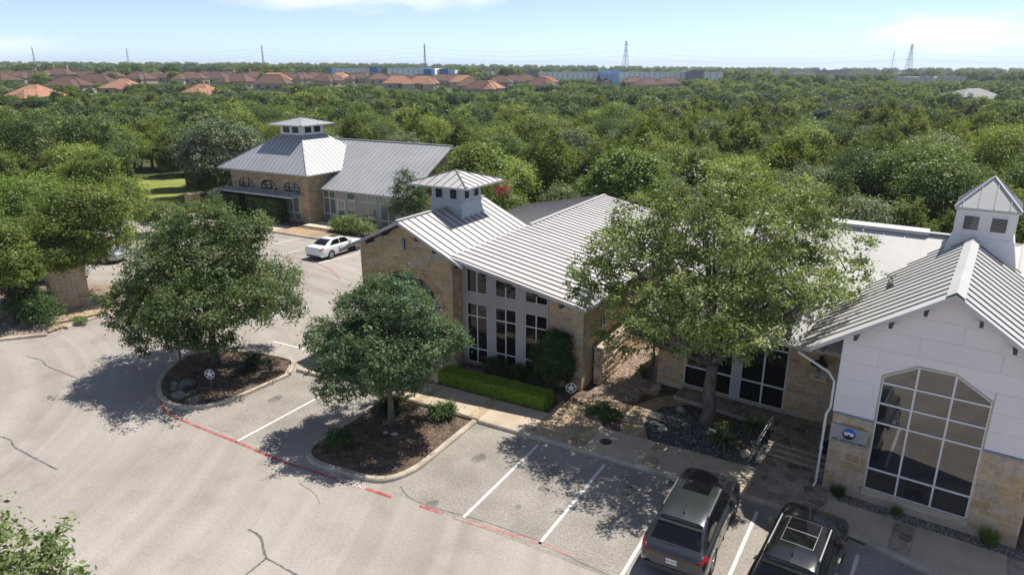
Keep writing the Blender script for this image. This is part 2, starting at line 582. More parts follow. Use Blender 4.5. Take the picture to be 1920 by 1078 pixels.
def ccw(poly):
    poly = [(p[0], p[1]) for p in poly]
    return poly if area(poly) > 0 else poly[::-1]

def inset(poly, t):
    """shrink a convex ccw polygon"""
    out = poly
    k = len(poly)
    for i in range(k):
        p, q = poly[i], poly[(i + 1) % k]
        ex, ey = q[0] - p[0], q[1] - p[1]
        L = math.hypot(ex, ey)
        if L < 1e-5:
            continue
        nx, ny = ey / L, -ex / L
        out = clip(out, nx, ny, nx * p[0] + ny * p[1] - t)
        if len(out) < 3:
            return []
    return out

def inside(poly, x, y):
    c = False
    j = len(poly) - 1
    for i in range(len(poly)):
        if (poly[i][1] > y) != (poly[j][1] > y) and x < (poly[j][0] - poly[i][0]) * (y - poly[i][1]) / (poly[j][1] - poly[i][1]) + poly[i][0]:
            c = not c
        j = i
    return c

def cells(area_poly, size, rng, jitter=0.38):
    """irregular convex pieces that fill a convex polygon"""
    xs = [p[0] for p in area_poly]
    ys = [p[1] for p in area_poly]
    seeds = []
    y = min(ys) - size
    row = 0
    while y < max(ys) + size:
        x = min(xs) - size + (row % 2) * size * 0.5
        while x < max(xs) + size:
            seeds.append((x + rng.uniform(-1, 1) * size * jitter, y + rng.uniform(-1, 1) * size * jitter))
            x += size
        y += size * 0.85
        row += 1
    out = []
    for i, s in enumerate(seeds):
        poly = area_poly
        for j, t in enumerate(seeds):
            if i == j:
                continue
            dx, dy = t[0] - s[0], t[1] - s[1]
            dd = dx * dx + dy * dy
            if dd > (size * 3.2) ** 2:
                continue
            poly = clip(poly, dx, dy, (dx * (t[0] + s[0]) + dy * (t[1] + s[1])) / 2)
            if len(poly) < 3:
                break
        if len(poly) >= 3 and abs(area(poly)) > 0.02 * size * size:
            out.append(poly)
    return out

def paver(poly, z0, z1, bev=0.008):
    """one paving stone with an eased top edge"""
    mb = MB()
    top = inset(ccw(poly), bev)
    if len(top) != len(poly):
        return mb.slab(ccw(poly), z0, z1)
    p = ccw(poly)
    mb.prism([(a[0], a[1], z0) for a in p], [(a[0], a[1], z1 - bev) for a in p], caps=False)
    mb.prism([(a[0], a[1], z1 - bev) for a in p], [(a[0], a[1], z1) for a in top], caps=False)
    mb.poly([(a[0], a[1], z1) for a in top])
    return mb

def flagging(parent, poly, size, z, mat, seed, joint=0.018, name='flagstone', dz=0.006):
    rng = random.Random(seed)
    n = 0
    for c in cells(ccw(poly), size, rng):
        c = inset(ccw(c), joint)
        if len(c) < 3 or abs(area(c)) < 0.012:
            continue
        put(name, paver(c, z - 0.05, z + rng.uniform(-dz, dz)), mat, parent)
        n += 1
    return n

def structure(name, mb, mat):
    o = put(name, mb, mat)
    o['kind'] = 'structure'
    return o

# ------------------------------------------------------------------ terrain sheet
def build_terrain():
    mb = MB()
    rs = [0, 20, 50, 80, 110, 140, 175, 215, 260, 310, 370, 430, 520, 640, 800, 1000, 1300, 1700, 2200, 3000, 4500, 9000]
    N = 96
    idx = {}
    for i, r in enumerate(rs):
        for k in range(N):
            a = 2 * math.pi * k / N
            x, y = r * math.cos(a), r * math.sin(a)
            idx[i, k] = len(mb.v)
            mb.v.append((x, y, terrain(x, y) - 0.05))
    for i in range(1, len(rs) - 1):
        for k in range(N):
            j = (k + 1) % N
            mb.f.append((idx[i, k], idx[i + 1, k], idx[i + 1, j], idx[i, j]))
            mb.m.append(0)
    mb.f.append(tuple(idx[1, k] for k in range(N)))
    mb.m.append(0)
    return structure('ground', mb.mesh('ground', True), M_GROUND)
ground = build_terrain()

lot_poly = [(-78, -60), (60, -60), (60, 21.45), (-23.55, 21.45), (-23.55, 41.9), (-78, 41.9)]
mb = MB()
mb.poly([(x, y, 0.0) for x, y in lot_poly])
lot = structure('parking_lot', mb, M_LOT)
lot['label'] = 'pale worn asphalt of the parking lot'

def sheet(name, poly, z, mat, parent=None, seed=None):
    m = MB()
    m.poly([(p[0], p[1], z) for p in ccw(poly)])
    return put(name, m, mat, parent)

bay = sheet('bay_surface', [(-13.7, 15.8), (4.0, 15.3), (14, 11.5), (14, 16), (2.4, 20.3), (-1.9, 21.3), (-13.7, 21.4)], 0.004, M_BAY, lot)
bay2 = sheet('bay_surface', [(-24.3, 15.7), (-19.3, 15.7), (-18.75, 21.4), (-24.3, 21.4)], 0.004, M_BAY, lot)

def ribbon(name, pts, wdt, mat, z=0.009, parent=lot, rng=None):
    """painted or poured line along points on the lot"""
    m = MB()
    P = [Vector((p[0], p[1], 0)) for p in pts]
    L, Rr = [], []
    for i, p in enumerate(P):
        d = P[min(i + 1, len(P) - 1)] - P[max(i - 1, 0)]
        nrm = Vector((-d.y, d.x, 0)).normalized()
        ww = wdt * (1 if rng is None else rng.uniform(0.55, 1.35)) / 2
        L.append(p + nrm * ww)
        Rr.append(p - nrm * ww)
    for i in range(len(P) - 1):
        m.poly([(L[i].x, L[i].y, z), (Rr[i].x, Rr[i].y, z), (Rr[i + 1].x, Rr[i + 1].y, z), (L[i + 1].x, L[i + 1].y, z)])
    return put(name, m, mat, parent)

def curve_pts(px, n=6, wob=0.0, rng=None):
    """smooth points through photo pixels on the lot"""
    P = [G(*q) for q in px]
    out = []
    for i in range(len(P) - 1):
        p0, p1, p2, p3 = P[max(i - 1, 0)], P[i], P[i + 1], P[min(i + 2, len(P) - 1)]
        for k in range(n):
            t = k / n
            q = 0.5 * ((2 * p1) + (p2 - p0) * t + (2 * p0 - 5 * p1 + 4 * p2 - p3) * t * t + (3 * p1 - p0 - 3 * p2 + p3) * t ** 3)
            if wob and rng:
                q = q + Vector((rng.uniform(-wob, wob), rng.uniform(-wob, wob), 0))
            out.append(q)
    out.append(P[-1])
    return out

for a, b in [((-21.27, 15.4), (-21.22, 20.3)), ((-10.8, 15.85), (-10.76, 21.12)), ((-8.02, 15.9), (-7.96, 21.1)), ((-5.3, 15.8), (-5.25, 21.0)),
             ((-2.62, 15.6), (-2.45, 20.9)), ((0.15, 15.0), (0.62, 20.2)), ((2.9, 14.2), (3.5, 19.2))]:
    ribbon('stall_line', [a, b], 0.105, M_WHITEP)
for a, b in [((515, 458), (563, 446)), ((527, 478), (592, 461)), ((598, 494), (672, 476)), ((512, 640), (572, 655)), ((590, 495), (617, 488))]:
    ribbon('stall_line', [G(*a), G(*b)], 0.11, M_WHITEP)
ribbon('fire_lane_line', curve_pts([(322, 688), (306, 706), (299, 728), (307, 766), (324, 779), (369, 799), (440, 827), (520, 861), (570, 878), (640, 901), (690, 917), (735, 932)]), 0.13, M_RED)
ribbon('fire_lane_line', curve_pts([(787, 948), (830, 962)]), 0.12, M_RED)
ribbon('fire_lane_line', curve_pts([(850, 969), (910, 988), (1000, 1014), (1078, 1042)]), 0.14, M_REDOLD)
ribbon('fire_lane_line', curve_pts([(524, 480), (560, 484), (592, 493), (620, 506), (636, 523)]), 0.14, M_REDOLD)
ribbon('fire_lane_line', curve_pts([(88, 634), (130, 619), (200, 597)]), 0.14, M_REDOLD)
rc = random.Random(4)
for px, wd in [([(50, 668), (78, 676), (88, 686), (115, 697), (145, 709)], .055), ([(-10, 816), (18, 824), (28, 838), (60, 856), (106, 880)], .06),
               ([(466, 992), (488, 1006), (494, 1030), (500, 1046)], .075), ([(500, 1046), (480, 1062), (455, 1082)], .06), ([(500, 1046), (528, 1062), (560, 1080)], .06),
               ([(750, 912), (772, 935), (830, 956), (900, 975), (960, 996), (1030, 1022), (1080, 1050), (1150, 1082)], .045),
               ([(0, 1050), (60, 1072)], .05), ([(560, 905), (590, 925), (600, 945)], .02), ([(120, 700), (175, 720)], .02)]:
    ribbon('crack_seal', curve_pts(px, 8, 0.012, rc), wd, M_TAR, 0.006, lot, rc)

M_OIL = pm('oil_stain', (0.13, 0.118, 0.105), .6, col2=(0.235, 0.213, 0.188), vscale=2.5, vmix=(.4, .62), world=True)
ro9 = random.Random(12)
for cx_, cy_, rr_ in ((-9.4, 19.7, .34), (-9.3, 18.6, .16), (-6.6, 19.9, .3), (-6.7, 17.6, .2), (-12.3, 19.2, .3), (-22.8, 18.8, .28), (-20.2, 18.2, .25), (-12.1, 15.9, .22), (-9.5, 17.2, .12)):
    pts_ = [(cx_ + math.cos(a) * rr_ * ro9.uniform(.5, 1.15), cy_ + math.sin(a) * rr_ * 1.4 * ro9.uniform(.5, 1.15), .0075) for a in [2 * math.pi * k / 14 for k in range(14)]]
    m = MB(); m.poly(pts_)
    put('oil_stain', m, M_OIL, lot)

def text_mesh(txt, size, ext=0.0, name='lettering', align='CENTER'):
    cu = bpy.data.curves.new(name, 'FONT')
    cu.body = txt
    cu.size = size
    cu.extrude = ext
    cu.offset = size * .012
    cu.align_x = align
    cu.align_y = 'CENTER'
    cu.resolution_u = 2
    o = bpy.data.objects.new(name, cu)
    COL.objects.link(o)
    dg = bpy.context.evaluated_depsgraph_get()
    me = bpy.data.meshes.new_from_object(o.evaluated_get(dg))
    bpy.data.objects.remove(o)
    bpy.data.curves.remove(cu)
    me.name = name
    return me

pa, pb = G(641, 901), G(676, 913)
tx = put('painted_lettering', text_mesh('NO PARKING', 0.21), M_WHITE, lot)
tx.location = ((pa + pb) / 2).to_tuple()[:2] + (0.014,)
tx.rotation_euler = (0, 0, math.atan2(pb.y - pa.y, pb.x - pa.x))

# ------------------------------------------------------------------ kerbs
KERB_H = 0.15
def kerb(path, closed=False, seg=2.3, wd=0.23, label=None):
    P = [Vector((p[0], p[1], 0)) for p in path]
    if closed:
        P.append(P[0])
    # resample finely
    pts = []
    for i in range(len(P) - 1):
        n = max(1, int((P[i + 1] - P[i]).length / 0.25))
        pts += [P[i].lerp(P[i + 1], k / n) for k in range(n)]
    pts.append(P[-1])
    for _ in range(2):   # round the corners a little
        q = pts[:]
        for i in range(1, len(pts) - 1):
            q[i] = (pts[i - 1] + pts[i] * 2 + pts[i + 1]) / 4
        pts = q
    root = empty('kerb', pts[0], kind='structure')
    if label: root['label'] = label
    n = max(2, int(seg / 0.25))
    i = 0
    def frame(k):
        d = (pts[min(k + 1, len(pts) - 1)] - pts[max(k - 1, 0)]).normalized()
        return Vector((-d.y, d.x, 0))
    while i < len(pts) - 1:
        j = min(i + n, len(pts) - 1)
        m = MB()
        rings = []
        for k in range(i, j + 1):
            p, nr = pts[k].copy(), frame(k)
            d = Vector((nr.y, -nr.x, 0))
            if k == i: p += d * 0.006
            if k == j: p -= d * 0.006
            prof = [(0, -0.05), (0.012, KERB_H - 0.05), (0.05, KERB_H), (wd - 0.01, KERB_H), (wd, KERB_H - 0.01), (wd, -0.05)]
            rings.append([tuple(p + nr * u + Vector((0, 0, z))) for u, z in prof])
        base = len(m.v)
        for rg in rings:
            m.v += rg
        K = 6
        for a in range(len(rings) - 1):
            for b in range(K):
                c = (b + 1) % K
                m.f.append((base + a * K + b, base + a * K + c, base + (a + 1) * K + c, base + (a + 1) * K + b))
                m.m.append(0)
        m.f += [tuple(base + b for b in range(K)), tuple(base + (len(rings) - 1) * K + b for b in reversed(range(K)))]
        m.m += [0, 0]
        put('kerb_stone', m, M_KERB, root)
        i = j
    return root, pts

ISL1 = [(-18.75, 21.36)] + [G(*q) for q in [(676, 778), (577, 840), (569, 851), (569, 862), (580, 871), (597, 878), (702, 907), (722, 907), (742, 903), (786, 883)]] + [(-13.75, 21.36)]
kerb([(-24.2, 21.36), (-18.75, 21.36)])
kerb(ISL1)
MAINK = [(-13.75, 21.36), (-5.2, 21.36), (-2.6, 21.33), (-1.7, 21.24), (0.42, 20.9), (2.3, 20.28), (6, 18.8), (14, 15.6)]
kerb(MAINK)
ISL2 = [G(*q) for q in [(537, 704), (490, 725), (432, 750), (391, 762), (354, 764), (326, 759), (308, 746), (303, 728), (307, 711), (320, 695), (335, 681), (349, 671), (375, 663), (420, 661), (470, 664), (515, 672), (548, 680)]]
kerb(ISL2, True)
kerb([G(-70, 650), G(0, 640), G(88, 631)])
kerb([G(128, 617), G(133, 612), G(197, 594), G(240, 572)])
FARK = [(-52.5, 41.85), (-23.6, 41.85)]
kerb([(-62, 42.2), (-52.5, 41.85), (-23.6, 41.85)], seg=3.2)

# ------------------------------------------------------------------ planting ground
def bed(name, poly, z, mat, label=None):
    m = MB()
    p = ccw(poly)
    m.slab(p, -0.04, z)
    o = structure(name, m, mat)
    if label: o['label'] = label
    return o

def shrink_path(path, t=0.13):
    c = Vector((sum(p[0] for p in path) / len(path), sum(p[1] for p in path) / len(path)))
    out = []
    for p in path:
        v = Vector((p[0], p[1])) - c
        out.append(tuple(c + v * (1 - t / max(v.length, 0.5))))
    return out

isl1_bed = bed('mulch_bed', shrink_path(ISL1), 0.10, M_MULCH, 'brown mulch of the kerbed island under the round tree')
isl2_bed = bed('mulch_bed', shrink_path(ISL2), 0.10, M_MULCH, 'brown mulch of the kerbed island with the grey rocks')
base_bed = bed('garden_bed', [(-18.6, 21.45), (-2.0, 21.45), (2.4, 20.4), (14, 15.8), (30, 18), (30, 44), (-23.3, 44), (-23.3, 25), (-18.6, 25)], 0.085, M_MULCH, 'dark mulched ground between the buildings')
pebble_bed = bed('pebble_bed', [(-10.75, 25.2), (-8.6, 26.2), (-8.4, 29), (-8.9, 31), (-9.5, 34), (-10.75, 34)], 0.105, M_PEBBLEBED, 'pinkish pebble ground along the rough stone garden wall')
left_bed = bed('gravel_bed', [G(-80, 650), G(0, 637), G(86, 628), G(100, 610), G(128, 604), G(200, 588), G(235, 570), G(215, 540), G(60, 520), G(-90, 560)], 0.105, M_PEBBLEBED, 'grey gravel bed beside the mail kiosk')
lawn = bed('lawn', [(-104, 38.0), (-64.5, 43.0), (-62.0, 47), (-83.5, 58.5), (-91, 55)], 0.06, M_LAWN, 'sunlit lawn beyond the trees')
far_bed = bed('garden_bed', [(-62, 44.2), (-36, 44.0), (-23.6, 42.1), (-23.6, 62), (-62, 62)], 0.09, M_MULCH, 'planted ground around the far building')
drive = bed('driveway', [(-78, 42.0), (-62.2, 42.3), (-61.5, 44.0), (-78, 44.0)], 0.02, M_CONC, 'pale concrete drive beside the lawn')

# ------------------------------------------------------------------ pavement: slabs and flagstones
walk = empty('pavement', (-9, 22.4, 0), kind='structure')
walk['label'] = 'concrete slab pavement with flagstone strips along the kerb'
SZ = 0.132
def walk_base(poly, z=0.118):
    m = MB()
    m.slab(ccw(poly), 0.0, z)
    put('bedding', m, M_GROUT, walk)
walk_base([(-18.5, 21.54), (-3.2, 21.54), (-3.2, 23.42), (-18.5, 23.42)])
def slab(x0, x1, y0, y1):
    put('paving_slab', paver([(x0 + .008, y0), (x1 - .008, y0), (x1 - .008, y1), (x0 + .008, y1)], 0.02, SZ, 0.01), M_CONC, walk)
for x0, x1 in ((-18.2, -17.2), (-16.75, -14.35), (-13.8, -11.45), (-9.05, -6.75), (-6.2, -2.98)):
    slab(x0, x1, 21.55, 23.4)
for x0, x1, sd in ((-17.2, -16.75, 3), (-14.35, -13.8, 1), (-6.75, -6.2, 2)):
    flagging(walk, [(x0, 21.55), (x1, 21.55), (x1, 23.4), (x0, 23.4)], 0.62, SZ, M_FLAG, sd)
walk_base([(-11.46, 23.42), (-9.0, 23.42), (-9.6, 24.5), (-11.46, 24.75)])
flagging(walk, [(-11.45, 21.55), (-9.05, 21.55), (-9.05, 23.4), (-9.7, 24.5), (-11.45, 24.75)], 0.62, SZ, M_FLAG, 7)
# round stepping stones set loosely in the bed beside it
st = random.Random(3)
for px, r in (((1098, 768), .33), ((1118, 760), .30), ((1110, 783), .36), ((1135, 778), .30), ((1150, 768), .24), ((1092, 750), .26), ((1238, 712), .3), ((1222, 735), .38), ((1245, 700), .42)):
    c = G(*px, 0.1)
    pts = [(c.x + math.cos(a) * r * st.uniform(.75, 1.1), c.y + math.sin(a) * r * st.uniform(.75, 1.1)) for a in [2 * math.pi * k / 7 for k in range(7)]]
    put('stepping_stone', paver(pts, 0.03, 0.128), M_FLAG, walk)
# flagged approach to the porch, then the pavement turning along the right-hand building
walk_base([(-3.2, 21.5), (-1.9, 21.45), (-0.2, 21.2), (-0.2, 23.3), (-0.9, 24.45), (-3.0, 24.45), (-3.2, 23.42)])
flagging(walk, [(-2.97, 21.55), (-1.9, 21.46), (-0.45, 21.2), (-0.5, 23.2), (-0.95, 24.4), (-2.97, 24.4)], 0.46, SZ, M_FLAGDARK, 12)
def along(t, off):
    """a point t metres along the right-hand frontage, off metres out from its wall"""
    a = R(-6)
    return (-0.74 + math.cos(a) * t + math.sin(a) * off, 23.36 + math.sin(a) * t - math.cos(a) * off)
KP = [(-0.35, 21.22), (0.42, 21.07), (2.3, 20.46), (6, 18.98), (14, 15.8)]
def kerb_at(t):
    best = min(((along(t, o)[1] - np.interp(along(t, o)[0], [k[0] for k in KP], [k[1] for k in KP])) ** 2, o) for o in [1 + i * 0.05 for i in range(100)])
    return along(t, best[1])
walk_base([along(0.25, 0.62), along(9, 0.62), kerb_at(9), kerb_at(6), kerb_at(3), kerb_at(0.6)], 0.114)
for t0, t1, kind in ((0.35, 2.35, 's'), (2.35, 2.95, 'f'), (2.95, 5.35, 's'), (5.35, 5.95, 'f'), (5.95, 8.9, 's')):
    q = [along(t0 + .01, 0.6), along(t1 - .01, 0.6), kerb_at(t1 - .01), kerb_at(t0 + .01)]
    if kind == 's':
        put('paving_slab', paver(q, 0.02, SZ, 0.01), M_CONC, walk)
    else:
        flagging(walk, q, 0.5, SZ, M_FLAGDARK, int(t0 * 10))
# far building's walk
fw = empty('pavement', (-45, 43, 0), kind='structure')
fw['label'] = 'stone walk in front of the far building'
for x0, x1, mt in ((-52.4, -48.6, M_CONC), (-48.5, -44.6, M_FLAG), (-44.5, -40.6, M_FLAG), (-40.5, -37.0, M_CONC)):
    put('paving_slab', paver([(x0, 42.05), (x1, 42.05), (x1, 44.1), (x0, 44.1)], 0.02, SZ, 0.01), mt, fw)
mw = empty('pavement', G(140, 600), kind='structure')
mw['label'] = 'brown stone apron in front of the mail kiosk'
flagging(mw, ccw([G(90, 626), G(128, 613), G(128, 604), G(165, 596), G(210, 583), G(215, 572), G(170, 570), G(100, 590)]), 0.9, 0.125, M_FLAG, 30)
# curved sandstone path that loops round the oak's bed, and the porch floor
path_root = empty('footpath', G(1185, 790), kind='structure')
path_root['label'] = 'curved sandstone path looping round the oak bed'
outer = [G(*q, .12) for q in [(1150, 815), (1162, 806), (1166, 782), (1190, 760), (1232, 744), (1285, 737), (1330, 741)]]
inner = [G(*q, .12) for q in [(1190, 830), (1214, 822), (1208, 795), (1216, 775), (1246, 762), (1290, 757), (1330, 761)]]
prs = random.Random(8)
for i in range(len(outer) - 1):
    q = ccw([outer[i], outer[i + 1], inner[i + 1], inner[i]])
    m = MB()
    m.slab(q, 0.0, 0.112)
    put('bedding', m, M_GROUT, path_root)
    flagging(path_root, q, 0.72, 0.128, M_FLAG if i < 5 else M_FLAGDARK, 40 + i, 0.012)
OAKBED = [G(*q, .1) for q in [(1208, 795), (1214, 820), (1260, 838), (1330, 862), (1421, 887), (1442, 850), (1470, 806), (1440, 792), (1330, 763), (1246, 762), (1216, 775)]]
oak_bed = bed('slate_gravel_bed', OAKBED, 0.122, M_DARKBED, 'black slate gravel bed round the big oak trunk')
right_strip = bed('gravel_strip', [along(0.3, 0.05), along(9, 0.05), along(9, 0.58), along(0.3, 0.58)], 0.10, M_DARKBED, 'dark pebble strip at the foot of the white gable')
cover = tag(empty('manhole_cover', G(1136, 828, SZ), 0, 'small dark round cover set in the pavement slab', 'manhole cover'))
m = MB(); m.lathe([(0.0, 0.012), (0.2, 0.012), (0.2, 0.02), (0.235, 0.02), (0.235, 0.0)], 20)
put('rim', m, M_IRON, cover, True)
m = MB()
for k in range(-2, 3):
    m.box(-0.16 + abs(k) * .02, k * 0.06 - 0.015, 0.012, 0.16 - abs(k) * .02, k * 0.06 + 0.015, 0.017)
put('rib', m, M_IRON, cover, True)

def scatter(name, poly, n, size, mat, z, seed, kind='chip', label=None):
    """loose litter on a bed: flat chips or small stones, one mass"""
    rng = np.random.default_rng(seed)
    xs, ys = [p[0] for p in poly], [p[1] for p in poly]
    pts = []
    while len(pts) < n:
        x, y = rng.uniform(min(xs), max(xs)), rng.uniform(min(ys), max(ys))
        if inside(poly, x, y):
            pts.append((x, y))
    V, Fc = [], []
    for x, y in pts:
        s = size * rng.uniform(0.5, 1.5)
        a = rng.uniform(0, 6.28)
        ca, sa = math.cos(a) * s, math.sin(a) * s
        b = len(V)
        if kind == 'chip':
            t = rng.uniform(-0.4, 0.4, 3) * s
            V += [(x + ca, y + sa, z + .01 + t[0]), (x - sa * .35, y + ca * .35, z + .012 + t[1]), (x - ca, y - sa, z + .01 + t[2]), (x + sa * .35, y - ca * .35, z + .008)]
            Fc.append((b, b + 1, b + 2, b + 3))
        else:
            h = s * rng.uniform(.5, .9)
            V += [(x + ca, y + sa, z), (x - sa * .8, y + ca * .8, z), (x - ca, y - sa, z), (x + sa * .8, y - ca * .8, z), (x + s * .2, y, z + h), (x - s * .25, y + s * .2, z + h * .9)]
            Fc += [(b, b + 1, b + 4), (b + 1, b + 5, b + 4), (b + 1, b + 2, b + 5), (b + 2, b + 3, b + 5), (b + 3, b + 4, b + 5), (b + 3, b, b + 4)]
    me = bpy.data.meshes.new(name)
    me.from_pydata(V, [], Fc)
    at = me.attributes.new('v', 'FLOAT', 'FACE')
    per = 1 if kind == 'chip' else 6
    at.data.foreach_set('value', np.repeat(rng.random(len(pts)), per).astype(np.float32))
    o = put(name, me, mat)
    return tag(o, label, None, None, 'stuff')

def var_mat(name, stops, rough=0.85):
    m, n, l, b = new_mat(name)
    b.inputs['Roughness'].default_value = rough
    b.inputs['Specular IOR Level'].default_value = 0.25
    at = n.new('ShaderNodeAttribute')
    at.attribute_name = 'v'
    r = ramp(n, stops)
    l.new(at.outputs['Fac'], r.inputs['Fac'])
    l.new(r.outputs['Color'], b.inputs['Base Color'])
    return m
M_CHIP = var_mat('mulch_chips', [(0, (0.06, 0.040, 0.030)), (0.5, (0.15, 0.105, 0.078)), (0.85, (0.28, 0.215, 0.16)), (1, (0.42, 0.34, 0.26))])
M_PEB = var_mat('pebbles', [(0, (0.24, 0.165, 0.12)), (0.35, (0.38, 0.28, 0.21)), (0.7, (0.47, 0.38, 0.30)), (1, (0.62, 0.56, 0.48))])
M_SLATE = var_mat('slate_chips', [(0, (0.04, 0.04, 0.042)), (0.5, (0.10, 0.097, 0.095)), (0.85, (0.24, 0.23, 0.22)), (1, (0.45, 0.42, 0.39))])
M_GREYPEB = var_mat('grey_gravel', [(0, (0.10, 0.085, 0.07)), (0.5, (0.27, 0.235, 0.195)), (1, (0.50, 0.45, 0.38))])
scatter('mulch_chips', shrink_path(ISL1, .25), 4200, 0.045, M_CHIP, 0.10, 1, 'chip', 'loose bark chips and dry leaves on the round tree island')
scatter('mulch_chips', shrink_path(ISL2, .25), 4200, 0.045, M_CHIP, 0.10, 2, 'chip', 'loose bark chips and dry leaves on the rock island')
scatter('mulch_chips', [(-11.4, 23.6), (-9, 23.6), (-8.3, 25), (-8.2, 27.5), (-10.7, 26), (-11.2, 25)], 2200, 0.04, M_CHIP, 0.09, 3, 'chip', 'dark bark chips round the stepping stones')
scatter('pebbles', [(-10.7, 25.3), (-8.7, 26.3), (-8.5, 29), (-9.0, 31), (-9.6, 33.8), (-10.7, 33.8)], 3200, 0.05, M_PEB, 0.10, 4, 'stone', 'pinkish pebbles beside the rough garden wall')
scatter('slate_chips', shrink_path(OAKBED, .15), 5200, 0.032, M_SLATE, 0.12, 5, 'stone', 'dark slate chips under the big oak')
scatter('strip_pebbles', [along(0.3, 0.08), along(9, 0.08), along(9, 0.56), along(0.3, 0.56)], 5200, 0.024, M_GREYPEB, 0.098, 6, 'stone', 'grey pebbles along the foot of the white gable')
scatter('gravel', [G(-60, 645), G(0, 634), G(84, 625), G(98, 608), G(60, 596), G(-60, 600)], 2600, 0.06, M_GREYPEB, 0.10, 7, 'stone', 'pale grey gravel behind the left kerb')
scatter('window_bed_litter', [(-17.2, 24.6), (-11.6, 24.6), (-11.6, 26.0), (-17.2, 26.0)], 1600, 0.04, M_PEB, 0.09, 8, 'chip', 'dry leaf litter under the tall windows')

# ------------------------------------------------------------------ building helpers
def stone_piece(poly, place, d0, d1, bev=0.012):
    p = ccw(poly)
    m = MB()
    front = inset(p, bev)
    ok = len(front) == len(p)
    m.prism([place(u, z, d0) for u, z in p], [place(u, z, d1 - (bev * .6 if ok else 0)) for u, z in p], caps=False)
    if ok:
        m.prism([place(u, z, d1 - bev * .6) for u, z in p], [place(u, z, d1) for u, z in front], caps=False)
        m.poly([place(u, z, d1) for u, z in front])
    else:
        m.poly([place(u, z, d1) for u, z in p])
    return m

def stone_wall(parent, place, u0, u1, z0, z1, seed, mat, halfs=(), rects=(), disc=None, hs=(0.2, 0.27, 0.36, 0.44), ls=(0.34, 0.95), joint=0.012, depth=(0.008, 0.018), name='stone', rough=0.0):
    """random coursed ashlar; every stone its own piece. halfs: (nu,nz,d) keep <=d; rects: holes; disc: (uc,zc,r)"""
    rng = random.Random(seed)
    z = z0
    count = 0
    while z < z1 - 0.05:
        h = min(rng.choice(hs), z1 - z)
        if z1 - (z + h) < 0.1:
            h = z1 - z
        u = u0 - rng.uniform(0, 0.3)
        while u < u1:
            L = rng.uniform(*ls)
            parts = [(max(u, u0), min(u + L, u1), z, z + h)]
            if h > 0.33 and rng.random() < 0.45:
                c = z + h * rng.uniform(0.4, 0.6)
                parts = [(max(u, u0), min(u + L, u1), z, c), (max(u, u0), min(u + L, u1), c, z + h)]
            elif h > 0.25 and L > 0.75 and rng.random() < 0.35:
                c = u + L * rng.uniform(0.35, 0.65)
                parts = [(max(u, u0), min(c, u1), z, z + h), (max(c, u0), min(u + L, u1), z, z + h)]
            u += L
            for a, b, c, d in parts:
                if b - a < 0.05:
                    continue
                pieces = [[(a, c), (b, c), (b, d), (a, d)]]
                for r0, r1, s0, s1 in rects:
                    nxt = []
                    for p in pieces:
                        us, zs = [q[0] for q in p], [q[1] for q in p]
                        if max(us) <= r0 or min(us) >= r1 or max(zs) <= s0 or min(zs) >= s1:
                            nxt.append(p)
                            continue
                        nxt += [clip(p, 1, 0, r0), clip(p, -1, 0, -r1)]
                        mid = clip(clip(p, -1, 0, -r0), 1, 0, r1)
                        if mid:
                            nxt += [clip(mid, 0, -1, -s1), clip(mid, 0, 1, s0)]
                    pieces = [p for p in nxt if len(p) > 2]
                for p in pieces:
                    if disc:
                        uc, zc, rr = disc
                        cu = sum(q[0] for q in p) / len(p) - uc
                        cz = sum(q[1] for q in p) / len(p) - zc
                        D = math.hypot(cu, cz)
                        if D < rr * 0.93 and cz > -0.2:
                            continue
                        if D < rr + 0.6 and cz > 0:
                            p = clip(p, -cu / D, -cz / D, -rr - (cu / D) * uc - (cz / D) * zc)
                    for hp in halfs:
                        if len(p) > 2:
                            p = clip(p, *hp)
                    if len(p) < 3 or abs(area(p)) < 0.008:
                        continue
                    q = inset(ccw(p), joint)
                    if len(q) < 3:
                        continue
                    if rough:
                        q = [(x + rng.uniform(-rough, rough), y + rng.uniform(-rough, rough)) for x, y in q]
                    put(name, stone_piece(q, place, -0.01, rng.uniform(*depth)), mat, parent)
                    count += 1
        z += h
    return count

def window(parent, place, polys, bw, mframe, mglass, d_pane=0.015, d_frame=0.05, name='window'):
    """a window made of cells: one frame mesh, each pane a piece of its own"""
    m = MB()
    inner = []
    for p in polys:
        p = ccw(p)
        q = inset(p, bw)
        if len(q) < 3:
            continue
        inner.append(q)
        if len(q) == len(p):
            k = len(p)
            for i in range(k):
                j = (i + 1) % k
                m.poly([place(*p[i], d_frame), place(*p[j], d_frame), place(*q[j], d_frame), place(*q[i], d_frame)])
                m.poly([place(*q[i], d_frame), place(*q[j], d_frame), place(*q[j], d_pane - .01), place(*q[i], d_pane - .01)])
                m.poly([place(*p[j], d_frame), place(*p[i], d_frame), place(*p[i], -0.02), place(*p[j], -0.02)])
    wo = put(name, m, mframe, parent)
    for q in inner:
        g = MB()
        q2 = ccw(q)
        g.prism([place(u, z, d_pane - .012) for u, z in q2], [place(u, z, d_pane) for u, z in q2])
        put('pane', g, mglass, wo)
    return wo

def grid_cells(outline, us, zs):
    out = []
    for i in range(len(us) - 1):
        for j in range(len(zs) - 1):
            p = clip(clip(clip(clip(ccw(outline), -1, 0, -us[i]), 1, 0, us[i + 1]), 0, -1, -zs[j]), 0, 1, zs[j + 1])
            if len(p) > 2 and abs(area(p)) > 0.004:
                out.append(p)
    return out

def rect(u0, u1, z0, z1):
    return [(u0, z0), (u1, z0), (u1, z1), (u0, z1)]

